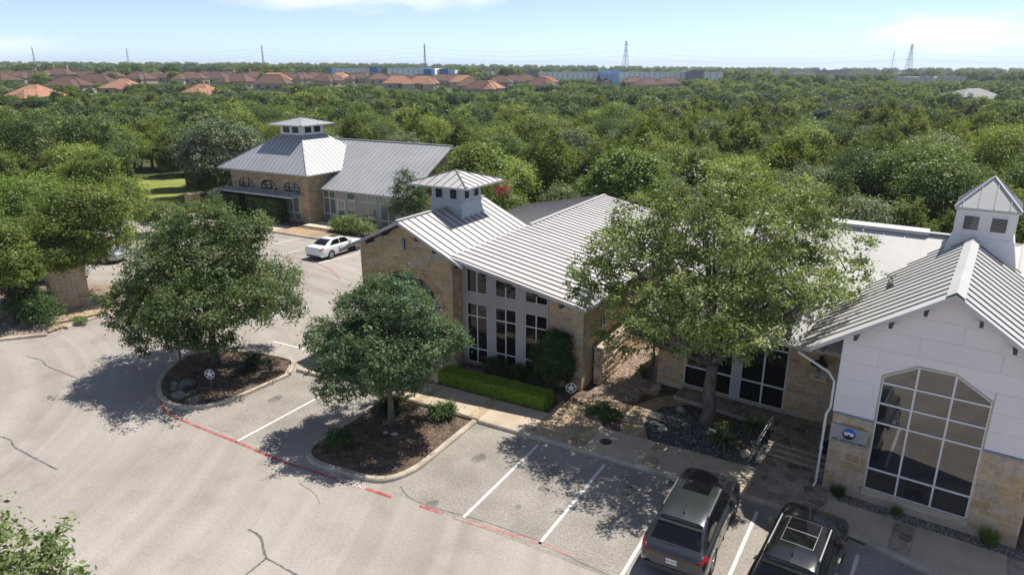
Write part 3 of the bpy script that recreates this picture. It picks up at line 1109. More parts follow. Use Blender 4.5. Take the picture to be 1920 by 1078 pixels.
def roof_plane(parent, poly, up, spacing, mats, mseam, thick=0.16, name='roof', sw=0.03, sh=0.045, off=0.0, seams=True, into=None):
    """a sloping metal roof slab; poly in 3-D (planar), up = horizontal direction towards the ridge; each standing seam a piece"""
    P = [Vector(p) for p in poly]
    n = (P[1] - P[0]).cross(P[2] - P[1]).normalized()
    if n.z < 0:
        P = P[::-1]
        n = -n
    m = MB() if into is None else into
    T = Vector((0, 0, -thick))
    k = len(P)
    m.poly(P, 0)
    m.poly([p + T for p in reversed(P)], 1)
    for i in range(k):
        j = (i + 1) % k
        m.poly([P[j], P[i], P[i] + T, P[j] + T], 1)
    ro = put(name, m, mats, parent) if into is None else parent
    if seams:
        u = Vector((up[0], up[1], 0)).normalized()
        s = (u - n * u.dot(n)).normalized()
        e = s.cross(n).normalized()
        o = P[0]
        ab = [((p - o).dot(e), (p - o).dot(s)) for p in P]
        a0, a1 = min(q[0] for q in ab), max(q[0] for q in ab)
        a = a0 + spacing * 0.5 + off
        while a < a1 - 0.05:
            cr = []
            for i in range(k):
                p, q = ab[i], ab[(i + 1) % k]
                if (p[0] - a) * (q[0] - a) < 0:
                    cr.append(p[1] + (q[1] - p[1]) * (a - p[0]) / (q[0] - p[0]))
            cr.sort()
            for i in range(0, len(cr) - 1, 2):
                if cr[i + 1] - cr[i] > 0.25:
                    b0, b1 = o + e * a + s * (cr[i] + .02), o + e * a + s * (cr[i + 1] - .02)
                    g = MB()
                    g.hexa([b0 - e * sw / 2, b0 + e * sw / 2, b0 + e * sw / 2 + n * sh, b0 - e * sw / 2 + n * sh],
                           [b1 - e * sw / 2, b1 + e * sw / 2, b1 + e * sw / 2 + n * sh, b1 - e * sw / 2 + n * sh])
                    put('seam', g, mseam, ro)
            a += spacing
    return ro

def cupola(root, T, cx, cy, prof, zw0, zw1, ww, zeave, half_roof, zapex, mats, mseam, spacing, mbody, mglass, over=0.12, gap=0.1):
    """louvre-less glazed lantern: flared body, two lights a side, seamed pyramid roof"""
    m = MB()
    rings = [[T(cx + sx * h, cy + sy * h, z) for sx, sy in ((-1, -1), (1, -1), (1, 1), (-1, 1))] for h, z in prof]
    for a in range(len(rings) - 1):
        m.prism(rings[a], rings[a + 1], caps=False)
    m.poly(rings[-1])
    body = put('cupola', m, mbody, root)
    h = prof[-1][0]
    faces = [lambda u, z, d: T(cx + u, cy - h - d, z), lambda u, z, d: T(cx + h + d, cy + u, z), lambda u, z, d: T(cx - u, cy + h + d, z), lambda u, z, d: T(cx - h - d, cy - u, z)]
    for pl in faces:
        for s in (-1, 1):
            c = s * (ww / 2 + gap)
            window(body, pl, [rect(c - ww / 2, c + ww / 2, zw0, zw1)], 0.045, mbody, mglass, 0.012, 0.035)
    # band under the eaves and at the sill
    for z0, z1, o in ((zeave - 0.12, zeave - 0.01, 0.04), (zw0 - 0.2, zw0 - 0.12, 0.03)):
        b = MB()
        r0 = [T(cx + sx * (h + o), cy + sy * (h + o), z0) for sx, sy in ((-1, -1), (1, -1), (1, 1), (-1, 1))]
        r1 = [T(cx + sx * (h + o), cy + sy * (h + o), z1) for sx, sy in ((-1, -1), (1, -1), (1, 1), (-1, 1))]
        b.prism(r0, r1)
        put('trim', b, mbody, body)
    q = half_roof
    cs = [Vector(T(cx - q, cy - q, zeave)), Vector(T(cx + q, cy - q, zeave)), Vector(T(cx + q, cy + q, zeave)), Vector(T(cx - q, cy + q, zeave))]
    ap = Vector(T(cx, cy, zapex))
    rm = MB()
    for i in range(4):
        rm.poly([cs[i], cs[(i + 1) % 4], ap], 0)
    dn = Vector((0, 0, -0.09))
    for i in range(4):
        j = (i + 1) % 4
        rm.poly([cs[i], cs[i] + dn, cs[j] + dn, cs[j]], 1)
    rm.poly([c + dn for c in reversed(cs)], 1)
    ro = put('cupola_roof', rm, mats, root)
    for i in range(4):
        a, b = cs[i], cs[(i + 1) % 4]
        mid = (a + b) / 2
        roof_plane(ro, [a, b, ap], (ap - mid)[:2], spacing, None, mseam, into=MB(), sw=0.028, sh=0.035)
        g = MB()
        g.bar(a + Vector((0, 0, .02)), ap + Vector((0, 0, .02)), 0.07, 0.05)
        put('hip_cap', g, mseam, ro)
    return body

ident = lambda x, y, z: (x, y, z)

# ================================================================== MIDDLE BUILDING
mid = empty('stone_office', (-17.3, 28, 0), 0, 'honey limestone office with ribbed grey metal roof and square cupola, behind the clipped hedge', 'building')
SL = 0.482
def steep(x): return 7.25 - SL * abs(x + 20.2)
def shallow(x): return 5.88 - 0.2 * (x + 17.35)
GY, WY = 25.3, 26.1
# gable-fronted wing
m = MB()
prof = [(-23.1, 0), (-17.55, 0), (-17.55, steep(-17.55) - .22), (-20.2, 7.0), (-23.1, steep(-23.1) - .22)]
AC, AZ, AR, ARO = -20.3, 2.55, 2.1, 2.5      # arch centre, springing, inner and outer radius
arch = [(AC + AR, 0.55)] + [(AC + AR * math.cos(a), AZ + AR * math.sin(a)) for a in [math.pi * k / 18 for k in range(19)]] + [(AC - AR, 0.55)]
# front face with the arched opening: quads between outline and arch
outl = [(-17.55, 0.55), (-17.55, AZ)]
front = [(-17.55, 0.0), (-17.55, steep(-17.55) - .22), (-20.2, 7.0), (-23.1, steep(-23.1) - .22), (-23.1, 0.0)]
def radial(a):
    """where the ray from the arch centre leaves the gable outline"""
    du, dz = math.cos(a), math.sin(a)
    best = 1e9
    for i in range(len(front)):
        p, q = front[i], front[(i + 1) % len(front)]
        ex, ez = q[0] - p[0], q[1] - p[1]
        den = du * ez - dz * ex
        if abs(den) < 1e-9: continue
        t = ((p[0] - AC) * ez - (p[1] - AZ) * ex) / den
        s_ = ((p[0] - AC) * dz - (p[1] - AZ) * du) / den
        if t > 0 and -1e-6 <= s_ <= 1 + 1e-6: best = min(best, t)
    return (AC + du * best, AZ + dz * best)
angs = sorted([math.pi * k / 18 for k in range(19)] + [math.atan2(front[1][1] - AZ, front[1][0] - AC), math.atan2(7.0 - AZ, -20.2 - AC), math.atan2(front[3][1] - AZ, front[3][0] - AC)])
ap = lambda u, z, d=0: (u, GY - d, z)
for i in range(len(angs) - 1):
    a, b = angs[i], angs[i + 1]
    if b - a < 1e-5: continue
    ia, ib = (AC + AR * math.cos(a), AZ + AR * math.sin(a)), (AC + AR * math.cos(b), AZ + AR * math.sin(b))
    m.poly([ap(*ia), ap(*radial(a)), ap(*radial(b)), ap(*ib)])
    m.poly([ap(*ib), ap(*ib, -.45), ap(*ia, -.45), ap(*ia)])
m.poly([ap(AC + AR, 0.55), ap(-17.55, 0.55), ap(-17.55, AZ), ap(AC + AR, AZ)])
m.poly([ap(-23.1, 0.55), ap(AC - AR, 0.55), ap(AC - AR, AZ), ap(-23.1, AZ)])
m.poly([ap(-23.1, 0), ap(-17.55, 0), ap(-17.55, 0.55), ap(-23.1, 0.55)])
for s in (-1, 1):
    m.poly([ap(AC + s * AR, 0.55), ap(AC + s * AR, 0.55, -.45), ap(AC + s * AR, AZ, -.45), ap(AC + s * AR, AZ)])
m.poly([ap(AC - AR, .55), ap(AC + AR, .55), ap(AC + AR, .55, -.45), ap(AC - AR, .55, -.45)])
YB = 32.0
m.poly([(-17.55, GY, 0), (-17.55, YB, 0), (-17.55, YB, steep(-17.55) - .22), (-17.55, GY, steep(-17.55) - .22)])
m.poly([(-23.1, YB, 0), (-23.1, GY, 0), (-23.1, GY, steep(-23.1) - .22), (-23.1, YB, steep(-23.1) - .22)])
m.poly([(u, YB, z) for u, z in reversed(prof)])
gw = put('wall', m, M_MORTAR, mid)
gplace = lambda u, z, d: (u, GY - d, z)
hp = [(SL, 1, 7.25 - .235 - SL * 20.2), (-SL, 1, 7.25 - .235 + SL * 20.2)]
stone_wall(gw, gplace, -23.08, -17.57, 0.1, 7.0, 11, M_STONE_G, halfs=hp, rects=[(AC - ARO, AC + ARO, 0.55, AZ), (-20.4, -20.2, 5.72, 6.3)], disc=(AC, AZ, ARO))
rv = random.Random(5)
NV = 46
for k in range(NV):     # voussoirs round the arch
    a0, a1 = math.pi * (k + .06) / NV, math.pi * (k + .94) / NV
    ro_ = ARO - rv.uniform(0.0, 0.06)
    put('arch_stone', stone_piece([(AC + AR * math.cos(a0), AZ + AR * math.sin(a0)), (AC + ro_ * math.cos(a0), AZ + ro_ * math.sin(a0)), (AC + ro_ * math.cos(a1), AZ + ro_ * math.sin(a1)), (AC + AR * math.cos(a1), AZ + AR * math.sin(a1))], gplace, -.01, rv.uniform(.035, .05)), M_STONE_G, gw)
z = 0.55
while z < AZ - .05:
    h = rv.uniform(.22, .38)
    for s in (-1, 1):
        u = sorted((AC + s * AR, AC + s * ARO))
        put('jamb_stone', stone_piece(rect(u[0] + .01, u[1] - .01, z + .01, min(z + h, AZ) - .01), gplace, -.01, .04), M_STONE_G, gw)
    z += h
awin = window(mid, lambda u, z, d: (u, GY + .45 - d, z), grid_cells(arch, [AC - AR, AC - 1.25, AC - .62, AC, AC + .62, AC + 1.25, AC + AR], [0.55, 1.3, 2.1, 2.9, 3.6, 4.15, 4.7]), 0.035, M_DARKFRAME, M_GLASSPALE)
# return of the gable and the wide wing behind it
retp = lambda u, z, d: (-17.55 + d, u, z)
stone_wall(gw, retp, GY + .01, WY - .02, 0.1, 5.72, 12, M_STONE_G, ls=(0.3, 0.8), hs=(.2, .28, .36))
m = MB()
x0, x1 = -17.5, -11.15
YR = 43.0
zt = lambda x: shallow(x) - .2
ring0 = [(x0, WY, 0), (x1, WY, 0), (x1, WY, zt(x1)), (x0, WY, zt(x0))]
ring1 = [(x0, YR, 0), (x1, YR, 0), (x1, YR, zt(x1)), (x0, YR, zt(x0))]
m.prism(ring0, ring1)
ww_ = put('wall', m, M_MORTAR, mid)
wpl = lambda u, z, d: (u, WY - d, z)
stone_wall(ww_, wpl, -12.85, -11.14, 0.12, 4.75, 13, M_STONE, halfs=[(0.2, 1, shallow(0) - .2)])
spl = lambda u, z, d: (-11.15 + d, u, z)
stone_wall(ww_, spl, WY - .02, 31.5, 0.12, 4.25, 14, M_STONE, rects=[(27.9, 28.7, 1.2, 3.2)])
window(mid, lambda u, z, d: (-11.15 + d, u, z), grid_cells(rect(27.95, 28.65, 1.25, 3.15), [27.95, 28.3, 28.65], [1.25, 2.2, 3.15]), .04, M_FRAME, M_GLASS)
# painted grey panel front with three tall bays
bays = [(-17.22, -16.1), (-15.64, -14.52), (-14.04, -12.9)]
cols = [(-17.5, -17.22), (-16.1, -15.64), (-14.52, -14.04), (-12.9, -12.85)]
top = lambda x: shallow(x) - .21
for a, b in cols:
    m = MB()
    m.hexa([wpl(a, .1, 0), wpl(b, .1, 0), wpl(b, .1, .06), wpl(a, .1, .06)], [wpl(a, top(a), 0), wpl(b, top(b), 0), wpl(b, top(b), .06), wpl(a, top(a), .06)])
    put('pilaster', m, M_GREYPANEL, mid)
wtop = lambda x: 4.22 + 0.2 * (-12.9 - x)
for a, b in bays:
    for lo, hi in (((.1, .1), (.33, .33)), ((3.36, 3.36), (3.9, 3.9)), ((wtop(a), wtop(b)), (top(a), top(b)))):
        m = MB()
        m.hexa([wpl(a, lo[0], 0), wpl(b, lo[1], 0), wpl(b, lo[1], .055), wpl(a, lo[0], .055)], [wpl(a, hi[0], 0), wpl(b, hi[1], 0), wpl(b, hi[1], .055), wpl(a, hi[0], .055)])
        put('panel', m, M_GREYPANEL, mid)
    c = (a + b) / 2
    window(mid, wpl, grid_cells(rect(a, b, .33, 3.36), [a, c, b], [.33, 1.05, 2.72, 3.36]), .028, M_WHITEFRAME, M_GLASS, .02, .045)
    window(mid, wpl, grid_cells([(a, 3.9), (b, 3.9), (b, wtop(b)), (a, wtop(a))], [a, c, b], [3.9, 6]), .028, M_WHITEFRAME, M_GLASS, .02, .045)
    put('sill', MB().box(a - .02, WY - .16, .25, b + .02, WY - .061, .31), M_CONC, mid)
# roofs
RM = [M_METAL, M_BROWN]
YF, YR2 = 24.7, 32.4
XE = -24.0
roof_plane(mid, [(-17.35, YF + .3, steep(-17.35)), (-17.35, YR2, steep(-17.35)), (-20.2, YR2, 7.25), (-20.2, YF, 7.25), (-17.75, YF, steep(-17.75))], (-1, 0), 0.5, RM, M_SEAM_SHADED)
roof_plane(mid, [(-16.55, YF, steep(-16.55) + .01), (-16.62, YF + .42, steep(-16.62) + .01), (-17.6, YF + .42, steep(-17.6) + .01), (-17.76, YF, steep(-17.76) + .01)], (-1, 0), 0.5, RM, M_SEAM_SHADED, thick=.12)
roof_plane(mid, [(XE, YF, steep(XE)), (XE, YR2, steep(XE)), (-20.2, YR2, 7.25), (-20.2, YF, 7.25)], (1, 0), 0.5, RM, M_SEAM_SHADED)
roof_plane(mid, [(-10.45, YF + .1, shallow(-10.45)), (-10.45, 43.6, shallow(-10.45)), (-17.35, 43.6, shallow(-17.35)), (-17.35, YF + .1, shallow(-17.35))], (-1, 0), 0.5, RM, M_SEAM_SHADED, off=-.05)
roof_plane(mid, [(-23.4, YR2 + .3, 5.88 - .2 * 6.05), (-23.4, 43.6, 5.88 - .2 * 6.05), (-17.36, 43.6, 5.875), (-17.36, YR2 + .3, 5.875)], (1, 0), 0.5, RM, M_SEAM_SHADED)
def cap(p, q, parent, mat, wd=.26, h=.03):
    g = MB(); g.bar(p, q, wd, h)
    return put('ridge_cap', g, mat, parent)
cap((-20.2, YF, 7.275), (-20.2, YR2, 7.275), mid, M_METAL, .2, .05)
cap((-17.35, YR2 + .35, 5.9), (-17.35, 43.6, 5.9), mid, M_METAL, .24, .05)
for k in range(5):
    x = -17.0 + k * 1.32
    put('rafter_end', MB().box(x - .06, YF + .16, shallow(x) - .42, x + .06, WY - .07, shallow(x) - .17), M_BROWN, mid)
for x in (-23.4, -22.2, -21.2, -19.2, -18.2, -17.0):
    put('rafter_end', MB().box(x - .05, YF + .06, steep(x) - .36, x + .05, GY - .05, steep(x) - .165), M_BROWN, mid)
cupola(mid, ident, -20.2, 29.75, [(1.12, 5.9), (1.05, 6.75), (0.97, 7.15), (0.93, 7.55), (0.93, 8.42)], 7.66, 8.26, 0.5, 8.45, 1.82, 9.04, [M_METAL, M_BROWN], M_SEAM_SHADED, 0.48, M_CUP, M_GLASSB, gap=.2)
lv = put('louvre_vent', MB().box(-20.38, GY - .06, 5.74, -20.22, GY - .012, 6.28), M_DARKFRAME, mid)
for k in range(8):
    put('slat', MB().hexa([(-20.37, GY - .06, 5.76 + k * .066), (-20.23, GY - .06, 5.76 + k * .066), (-20.23, GY - .11, 5.755 + k * .066), (-20.37, GY - .11, 5.755 + k * .066)],
                          [(-20.37, GY - .06, 5.80 + k * .066), (-20.23, GY - .06, 5.80 + k * .066), (-20.23, GY - .11, 5.775 + k * .066), (-20.37, GY - .11, 5.775 + k * .066)]), M_CUP, lv)
# low stone planter wall beside the hedge
pw = put('planter_wall', MB().box(-18.6, 23.55, 0, -17.3, 25.2, .5), M_MORTAR); tag(pw, 'low stone planter wall between the hedge and the arched gable', 'planter wall')
stone_wall(pw, lambda u, z, d: (u, 23.55 - d, z), -18.59, -17.31, 0.1, .5, 15, M_STONE_G, hs=(.18, .22))
stone_wall(pw, lambda u, z, d: (-17.3 + d, u, z), 23.56, 25.19, 0.1, .5, 16, M_STONE_G, hs=(.18, .22))
for k in range(3):
    put('coping_stone', paver(rect(-18.62 + k * .45, -18.2 + k * .45, 23.5, 25.15), .5, .56), M_STONE, pw)

# rough garden wall with pale coping
gwall = empty('garden_wall', (-10.75, 29.5, 0), 0, 'rough ledgestone garden wall with pale coping beside the pebble bed', 'wall')
gh = lambda y: 1.95
gb = put('wall', MB().box(-10.98, 27.1, 0, -10.62, 32.2, 1.86), M_MORTAR, gwall)
stone_wall(gb, lambda u, z, d: (-10.62 + d, u, z), 27.1, 32.2, 0.1, 1.86, 17, M_LEDGE, hs=(.1, .13, .17), ls=(.22, .62), joint=.008, depth=(.02, .11), rough=.012)
stone_wall(gb, lambda u, z, d: (-10.98 + u, 27.1 - d, z), 0, .36, 0.1, 1.86, 18, M_LEDGE, hs=(.13, .17), ls=(.18, .3), joint=.008, depth=(.02, .06))
for k in range(6):
    put('coping_stone', paver(rect(-11.02, -10.54, 27.06 + k * .86, 27.06 + k * .86 + .85), 1.87, 1.95, .012), M_CONC, gwall)

# ================================================================== FAR BUILDING
M_FARSTONE = None
def far_stone():
    m, n, l, b = new_mat('coursed_limestone')
    b.inputs['Roughness'].default_value = 0.9
    geo = n.new('ShaderNodeNewGeometry')
    sp = n.new('ShaderNodeSeparateXYZ')
    l.new(geo.outputs['Position'], sp.inputs[0])
    ad = n.new('ShaderNodeMath'); ad.operation = 'ADD'
    l.new(sp.outputs['X'], ad.inputs[0]); l.new(sp.outputs['Y'], ad.inputs[1])
    cb = n.new('ShaderNodeCombineXYZ')
    l.new(ad.outputs[0], cb.inputs['X']); l.new(sp.outputs['Z'], cb.inputs['Y'])
    br = n.new('ShaderNodeTexBrick')
    br.inputs['Scale'].default_value = 1.0
    br.inputs['Brick Width'].default_value = 0.62
    br.inputs['Row Height'].default_value = 0.27
    br.inputs['Mortar Size'].default_value = 0.014
    br.inputs['Color1'].default_value = (0.36, 0.26, 0.155, 1)
    br.inputs['Color2'].default_value = (0.50, 0.385, 0.245, 1)
    br.inputs['Mortar'].default_value = (0.44, 0.36, 0.26, 1)
    l.new(cb.outputs[0], br.inputs['Vector'])
    l.new(br.outputs['Color'], b.inputs['Base Color'])
    bn = n.new('ShaderNodeBump'); bn.inputs['Strength'].default_value = .4; bn.inputs['Distance'].default_value = .02
    l.new(br.outputs['Fac'], bn.inputs['Height']); bn.invert = True
    l.new(bn.outputs['Normal'], b.inputs['Normal'])
    return m
M_FARSTONE = far_stone()
far = empty('stone_pavilion', (-48, 50, 0), 0, 'far limestone office with hipped roof and three arched windows, behind the white sedan', 'building')
PX0, PX1, PY = -58.55, -48.1, 46.1
m = MB(); m.box(PX0, PY, 0, PX1, 55.4, 4.6)
fwall = put('wall', m, M_FARSTONE, far)
m = MB(); m.prism([(-48.2, 48.0, 0), (-38.0, 48.0, 0), (-38.0, 48.0, 3.25), (-48.2, 48.0, 3.25)], [(-48.2, 61.0, 0), (-38.0, 61.0, 0), (-38.0, 61.0, 3.25), (-48.2, 61.0, 3.25)])
m.prism([(-38.0, 48.0, 3.2), (-38.0, 61.0, 3.2), (-38.0, 54.5, 6.9)], [(-38.3, 48.0, 3.2), (-38.3, 61.0, 3.2), (-38.3, 54.5, 6.9)])
put('wall', m, M_FARSTONE, far)
fpl = lambda u, z, d: (u, PY - d, z)
for c in (-56.45, -53.3, -50.15):
    outl = [(c + 1.05, 2.95), (c + 1.05, 3.2)] + [(c + 1.05 * math.cos(a), 3.2 + .72 * math.sin(a)) for a in [math.pi * k / 10 for k in range(1, 10)]] + [(c - 1.05, 3.2), (c - 1.05, 2.95)]
    window(far, fpl, grid_cells(outl, [c - 1.05, c - .35, c + .35, c + 1.05], [2.95, 3.35, 4.2]), .04, M_DARKFRAME, M_GLASSB, .02, .06)
    for k in range(15):
        a0, a1 = math.pi * (k + .08) / 15, math.pi * (k + .92) / 15
        put('arch_stone', stone_piece([(c + 1.07 * math.cos(a0), 3.2 + .74 * math.sin(a0)), (c + 1.38 * math.cos(a0), 3.2 + 1.04 * math.sin(a0)), (c + 1.38 * math.cos(a1), 3.2 + 1.04 * math.sin(a1)), (c + 1.07 * math.cos(a1), 3.2 + .74 * math.sin(a1))], fpl, 0, .03, .008), M_STONE, fwall)
for c in (-56.45, -53.3, -50.15):
    window(far, fpl, grid_cells(rect(c - 1.0, c + 1.0, .3, 2.55), [c - 1, c, c + 1], [.3, 1.0, 2.55]), .05, M_FRAME, M_GLASSPALE, .02, .05)
# flat metal awning with tie rods
aw = put('awning', MB().hexa([(-59.6, 44.6, 2.62), (-48.7, 44.6, 2.62), (-48.7, 46.08, 2.74), (-59.6, 46.08, 2.74)], [(-59.6, 44.6, 2.74), (-48.7, 44.6, 2.74), (-48.7, 46.08, 2.80), (-59.6, 46.08, 2.80)]), M_CUP, far)
for k in range(22):
    put('rib', MB().box(-59.4 + k * .495, 44.62, 2.75, -59.35 + k * .495, 46.0, 2.80), M_SEAM_LIGHT, aw)
for x in (-58.2, -54.9, -51.7, -49.0):
    g = MB(); g.tube([(x, 44.8, 2.72), (x, 46.08, 4.05)], .03, 5)
    put('tie_rod', g, M_STEEL, aw)
# hipped roof cut by the cupola, then the long main roof
ze = 4.75
ex0, ex1, ey0, ey1 = -59.8, -47.35, 45.45, 56.1
cxx, cyy, hh, zt_ = -53.0, 50.75, 1.5, 7.9
quads = [[(ex0, ey0, ze), (ex1, ey0, ze), (cxx + hh, cyy - hh, zt_), (cxx - hh, cyy - hh, zt_)], [(ex1, ey0, ze), (ex1, ey1, ze), (cxx + hh, cyy + hh, zt_), (cxx + hh, cyy - hh, zt_)],
         [(ex1, ey1, ze), (ex0, ey1, ze), (cxx - hh, cyy + hh, zt_), (cxx + hh, cyy + hh, zt_)], [(ex0, ey1, ze), (ex0, ey0, ze), (cxx - hh, cyy - hh, zt_), (cxx - hh, cyy + hh, zt_)]]
RF = [M_METAL_FAR, M_SEAM_SHADED]
for q, u in zip(quads, ((0, 1), (-1, 0), (0, -1), (1, 0))):
    roof_plane(far, q, u, .55, RF, M_SEAM_LIGHT if u[1] else M_SEAM_SHADED, thick=.12, sw=.035, sh=.04)  # side-slope seams take the shadow-darkened grey
for a, b in (((ex1, ey0, ze + .02), (cxx + hh, cyy - hh, zt_ + .02)), ((ex0, ey0, ze + .02), (cxx - hh, cyy - hh, zt_ + .02))):
    g = MB(); g.bar(a, b, .14, .05); put('hip_cap', g, M_METAL_FAR, far)
fy0, fz0, fyr, fzr = 47.3, 3.28, 54.5, 7.15
roof_plane(far, [(-49.6, fy0, fz0), (-37.3, fy0, fz0), (-37.3, fyr, fzr), (-53.5, fyr, fzr)], (0, 1), .55, RF, M_SEAM_LIGHT, thick=.14, sw=.035, sh=.04)
roof_plane(far, [(-53.5, fyr, fzr), (-37.3, fyr, fzr), (-37.3, 61.7, fz0), (-53.5, 61.7, fz0)], (0, -1), .55, RF, M_SEAM_LIGHT, thick=.14, sw=.035, sh=.04)
cap((-53.3, fyr, fzr + .03), (-37.3, fyr, fzr + .03), far, M_METAL_FAR, .2, .05)
cupola(far, ident, cxx, cyy, [(1.55, 7.5), (1.45, 7.95), (1.45, 8.85)], 8.05, 8.72, .95, 8.9, 2.3, 9.5, [M_METAL_FAR, M_SEAM_LIGHT], M_SEAM_LIGHT, .5, M_WHITEFRAME, M_GLASSB, gap=.14)
f2 = lambda u, z, d: (u, 48.0 - d, z)
put('panel', MB().box(-48.1, 47.95, 0.1, -38.6, 47.998, 3.2), M_GREYPANEL, far)
for a, b, cs_ in ((-48.0, -46.45, 2), (-45.0, -44.0, 1), (-43.4, -41.4, 2), (-41.0, -39.2, 2)):
    us = [a + (b - a) * k / cs_ for k in range(cs_ + 1)]
    window(far, f2, grid_cells(rect(a, b, .2, 3.05), us, [.2, .8, 2.35, 3.05]), .05, M_WHITEFRAME, M_GLASSPALE, .06, .1)
dr = put('door', MB().box(-46.3, 47.88, .12, -45.2, 47.948, 2.35), M_WHITEFRAME, far)
put('pane', MB().box(-46.12, 47.86, .35, -45.38, 47.879, 2.2), M_GLASSPALE, dr)
put('handle', MB().box(-45.34, 47.82, 1.0, -45.3, 47.858, 1.35), M_STEEL, dr)
put('step', MB().box(-48.0, 45.0, 0, -38.0, 47.2, .16), M_MORTAR, far)
# stone gate pier by the lawn
pier = empty('gate_pier', G(363, 387), 0, 'small stone pier with pale cap at the lawn edge', 'pier')
put('pier_shaft', MB().box(-.55, -.55, 0, .55, .55, 1.35), M_FARSTONE, pier, True)
put('pier_cap', MB().box(-.68, -.68, 1.36, .68, .68, 1.48), M_CONC, pier, True)

# ================================================================== RIGHT-HAND BUILDING
RA = R(-6)
rc_, rs_ = math.cos(RA), math.sin(RA)
def T(x, y, z):
    return (-0.74 + rc_ * x - rs_ * y, 23.36 + rs_ * x + rc_ * y, z)
rb = empty('gabled_office', T(2.7, 3, 0), RA, 'white-gabled office with tall many-paned window, stone base and pale metal roof', 'building')
CXR, ZR, SG = 2.76, 7.83, 0.679
gz = lambda x: ZR - SG * abs(x - CXR)
m = MB()
ring = lambda y: [T(0, y, 0), T(5.55, y, 0), T(5.55, y, gz(5.55) - .2), T(CXR, y, ZR - .2), T(0, y, gz(0) - .2)]
m.prism(ring(0), ring(8.2))
rw_ = put('wall', m, M_MORTAR, rb)
fp = lambda u, z, d: T(u, -d, z)
wout = [(1.27, .6), (4.18, .6), (4.18, 4.62), (3.16, 5.23), (2.16, 5.23), (1.27, 4.68)]
stone_wall(rw_, fp, 0.0, 5.55, .32, 3.0, 21, M_STONE, rects=[(1.22, 4.23, .3, 3.2)], hs=(.22, .3, .4), ls=(.35, .8))
for a, b in ((0, 1.8), (1.8, 3.7), (3.7, 5.55)):
    put('base_stone', stone_piece(rect(a, b, .05, .31), fp, -.01, .05), M_CONC, rw_)
put('sill', MB().hexa([fp(1.2, .5, 0), fp(4.25, .5, 0), fp(4.25, .5, .1), fp(1.2, .5, .1)], [fp(1.2, .59, 0), fp(4.25, .59, 0), fp(4.25, .59, .1), fp(1.2, .59, .1)]), M_CONC, rb)
M_FLASH = pm('blue_flashing', (0.16, 0.24, 0.33), 0.4, metal=0.3)
for a, b in ((0.0, 1.22), (4.23, 5.55)):
    put('flashing', MB().hexa([fp(a, 3.01, 0), fp(b, 3.01, 0), fp(b, 3.01, .06), fp(a, 3.01, .06)], [fp(a, 3.07, 0), fp(b, 3.07, 0), fp(b, 3.07, .05), fp(a, 3.07, .05)]), M_FLASH, rb)
# siding panels with open joints
sd = random.Random(9)
zz = 3.08
k = 0
while zz < 7.5:
    z2 = zz + .62
    u = -0.0 - (k % 2) * 1.05
    while u < 5.55:
        p0 = rect(max(u, 0), min(u + 2.1, 5.55), zz, z2)
        u += 2.1
        if p0[1][0] - p0[0][0] < .02: continue
        pcs = [p0]
        # cut by the window outline: keep outside pieces
        res = []
        p0 = inset(ccw(p0), .003)
        if len(p0) < 3: continue
        rem = p0
        wo_ = ccw([(1.22, .5), (4.23, .5), (4.23, 4.65), (3.18, 5.28), (2.14, 5.28), (1.22, 4.72)])
        for i in range(len(wo_)):
            a, b = wo_[i], wo_[(i + 1) % len(wo_)]
            ex, ez = b[0] - a[0], b[1] - a[1]
            L = math.hypot(ex, ez)
            nx, nz_ = ez / L, -ex / L
            d = nx * a[0] + nz_ * a[1]
            out = clip(rem, -nx, -nz_, -d)
            if len(out) > 2: res.append(out)
            rem = clip(rem, nx, nz_, d)
            if len(rem) < 3: break
        for p in res:
            for hp_ in ((SG, 1, ZR - .215 + SG * CXR), (-SG, 1, ZR - .215 - SG * CXR)):
                if len(p) > 2: p = clip(p, *hp_)
            if len(p) < 3 or abs(area(p)) < .01: continue
            put('siding_panel', MB().prism([fp(u_, z_, -.005) for u_, z_ in ccw(p)], [fp(u_, z_, .022) for u_, z_ in ccw(p)]), M_SIDING, rw_)
    zz = z2
    k += 1
bigw = window(rb, fp, grid_cells(wout, [1.27, 2.2, 3.19, 4.18], [.6, 1.37, 3.07, 3.76, 4.48, 5.3]), .03, M_WHITEFRAME, M_GLASSR, .02, .055)
bigw['label'] = 'tall clipped-corner window mirroring the parked cars'
# corner trim
put('corner_trim', MB().hexa([fp(-.03, 3.08, 0), fp(.05, 3.08, 0), fp(.05, 3.08, .035), fp(-.03, 3.08, .035)], [fp(-.03, gz(0) - .25, 0), fp(.05, gz(0) - .25, 0), fp(.05, gz(0) - .25, .035), fp(-.03, gz(0) - .25, .035)]), M_SIDING, rb)
# entry wall under the deep eave
EY = 4.45
m = MB(); m.prism([T(-8.2, EY, 0), T(0.02, EY, 0), T(0.02, EY, 4.1), T(-8.2, EY, 4.1)], [T(-8.2, 14.5, 0), T(0.02, 14.5, 0), T(0.02, 14.5, 4.1), T(-8.2, 14.5, 4.1)])
ew = put('wall', m, M_MORTAR, rb)
ep = lambda u, z, d: T(u, EY - d, z)
stone_wall(ew, ep, -2.52, -0.02, .3, 4.08, 22, M_STONE_G, hs=(.2, .3, .38))
stone_wall(ew, ep, -8.2, -6.95, .3, 4.08, 23, M_STONE_G, hs=(.2, .3, .38))
put('pilaster', MB().hexa([ep(-4.78, .3, 0), ep(-4.4, .3, 0), ep(-4.4, .3, .08), ep(-4.78, .3, .08)], [ep(-4.78, 3.8, 0), ep(-4.4, 3.8, 0), ep(-4.4, 3.8, .08), ep(-4.78, 3.8, .08)]), M_GREYPANEL, rb)
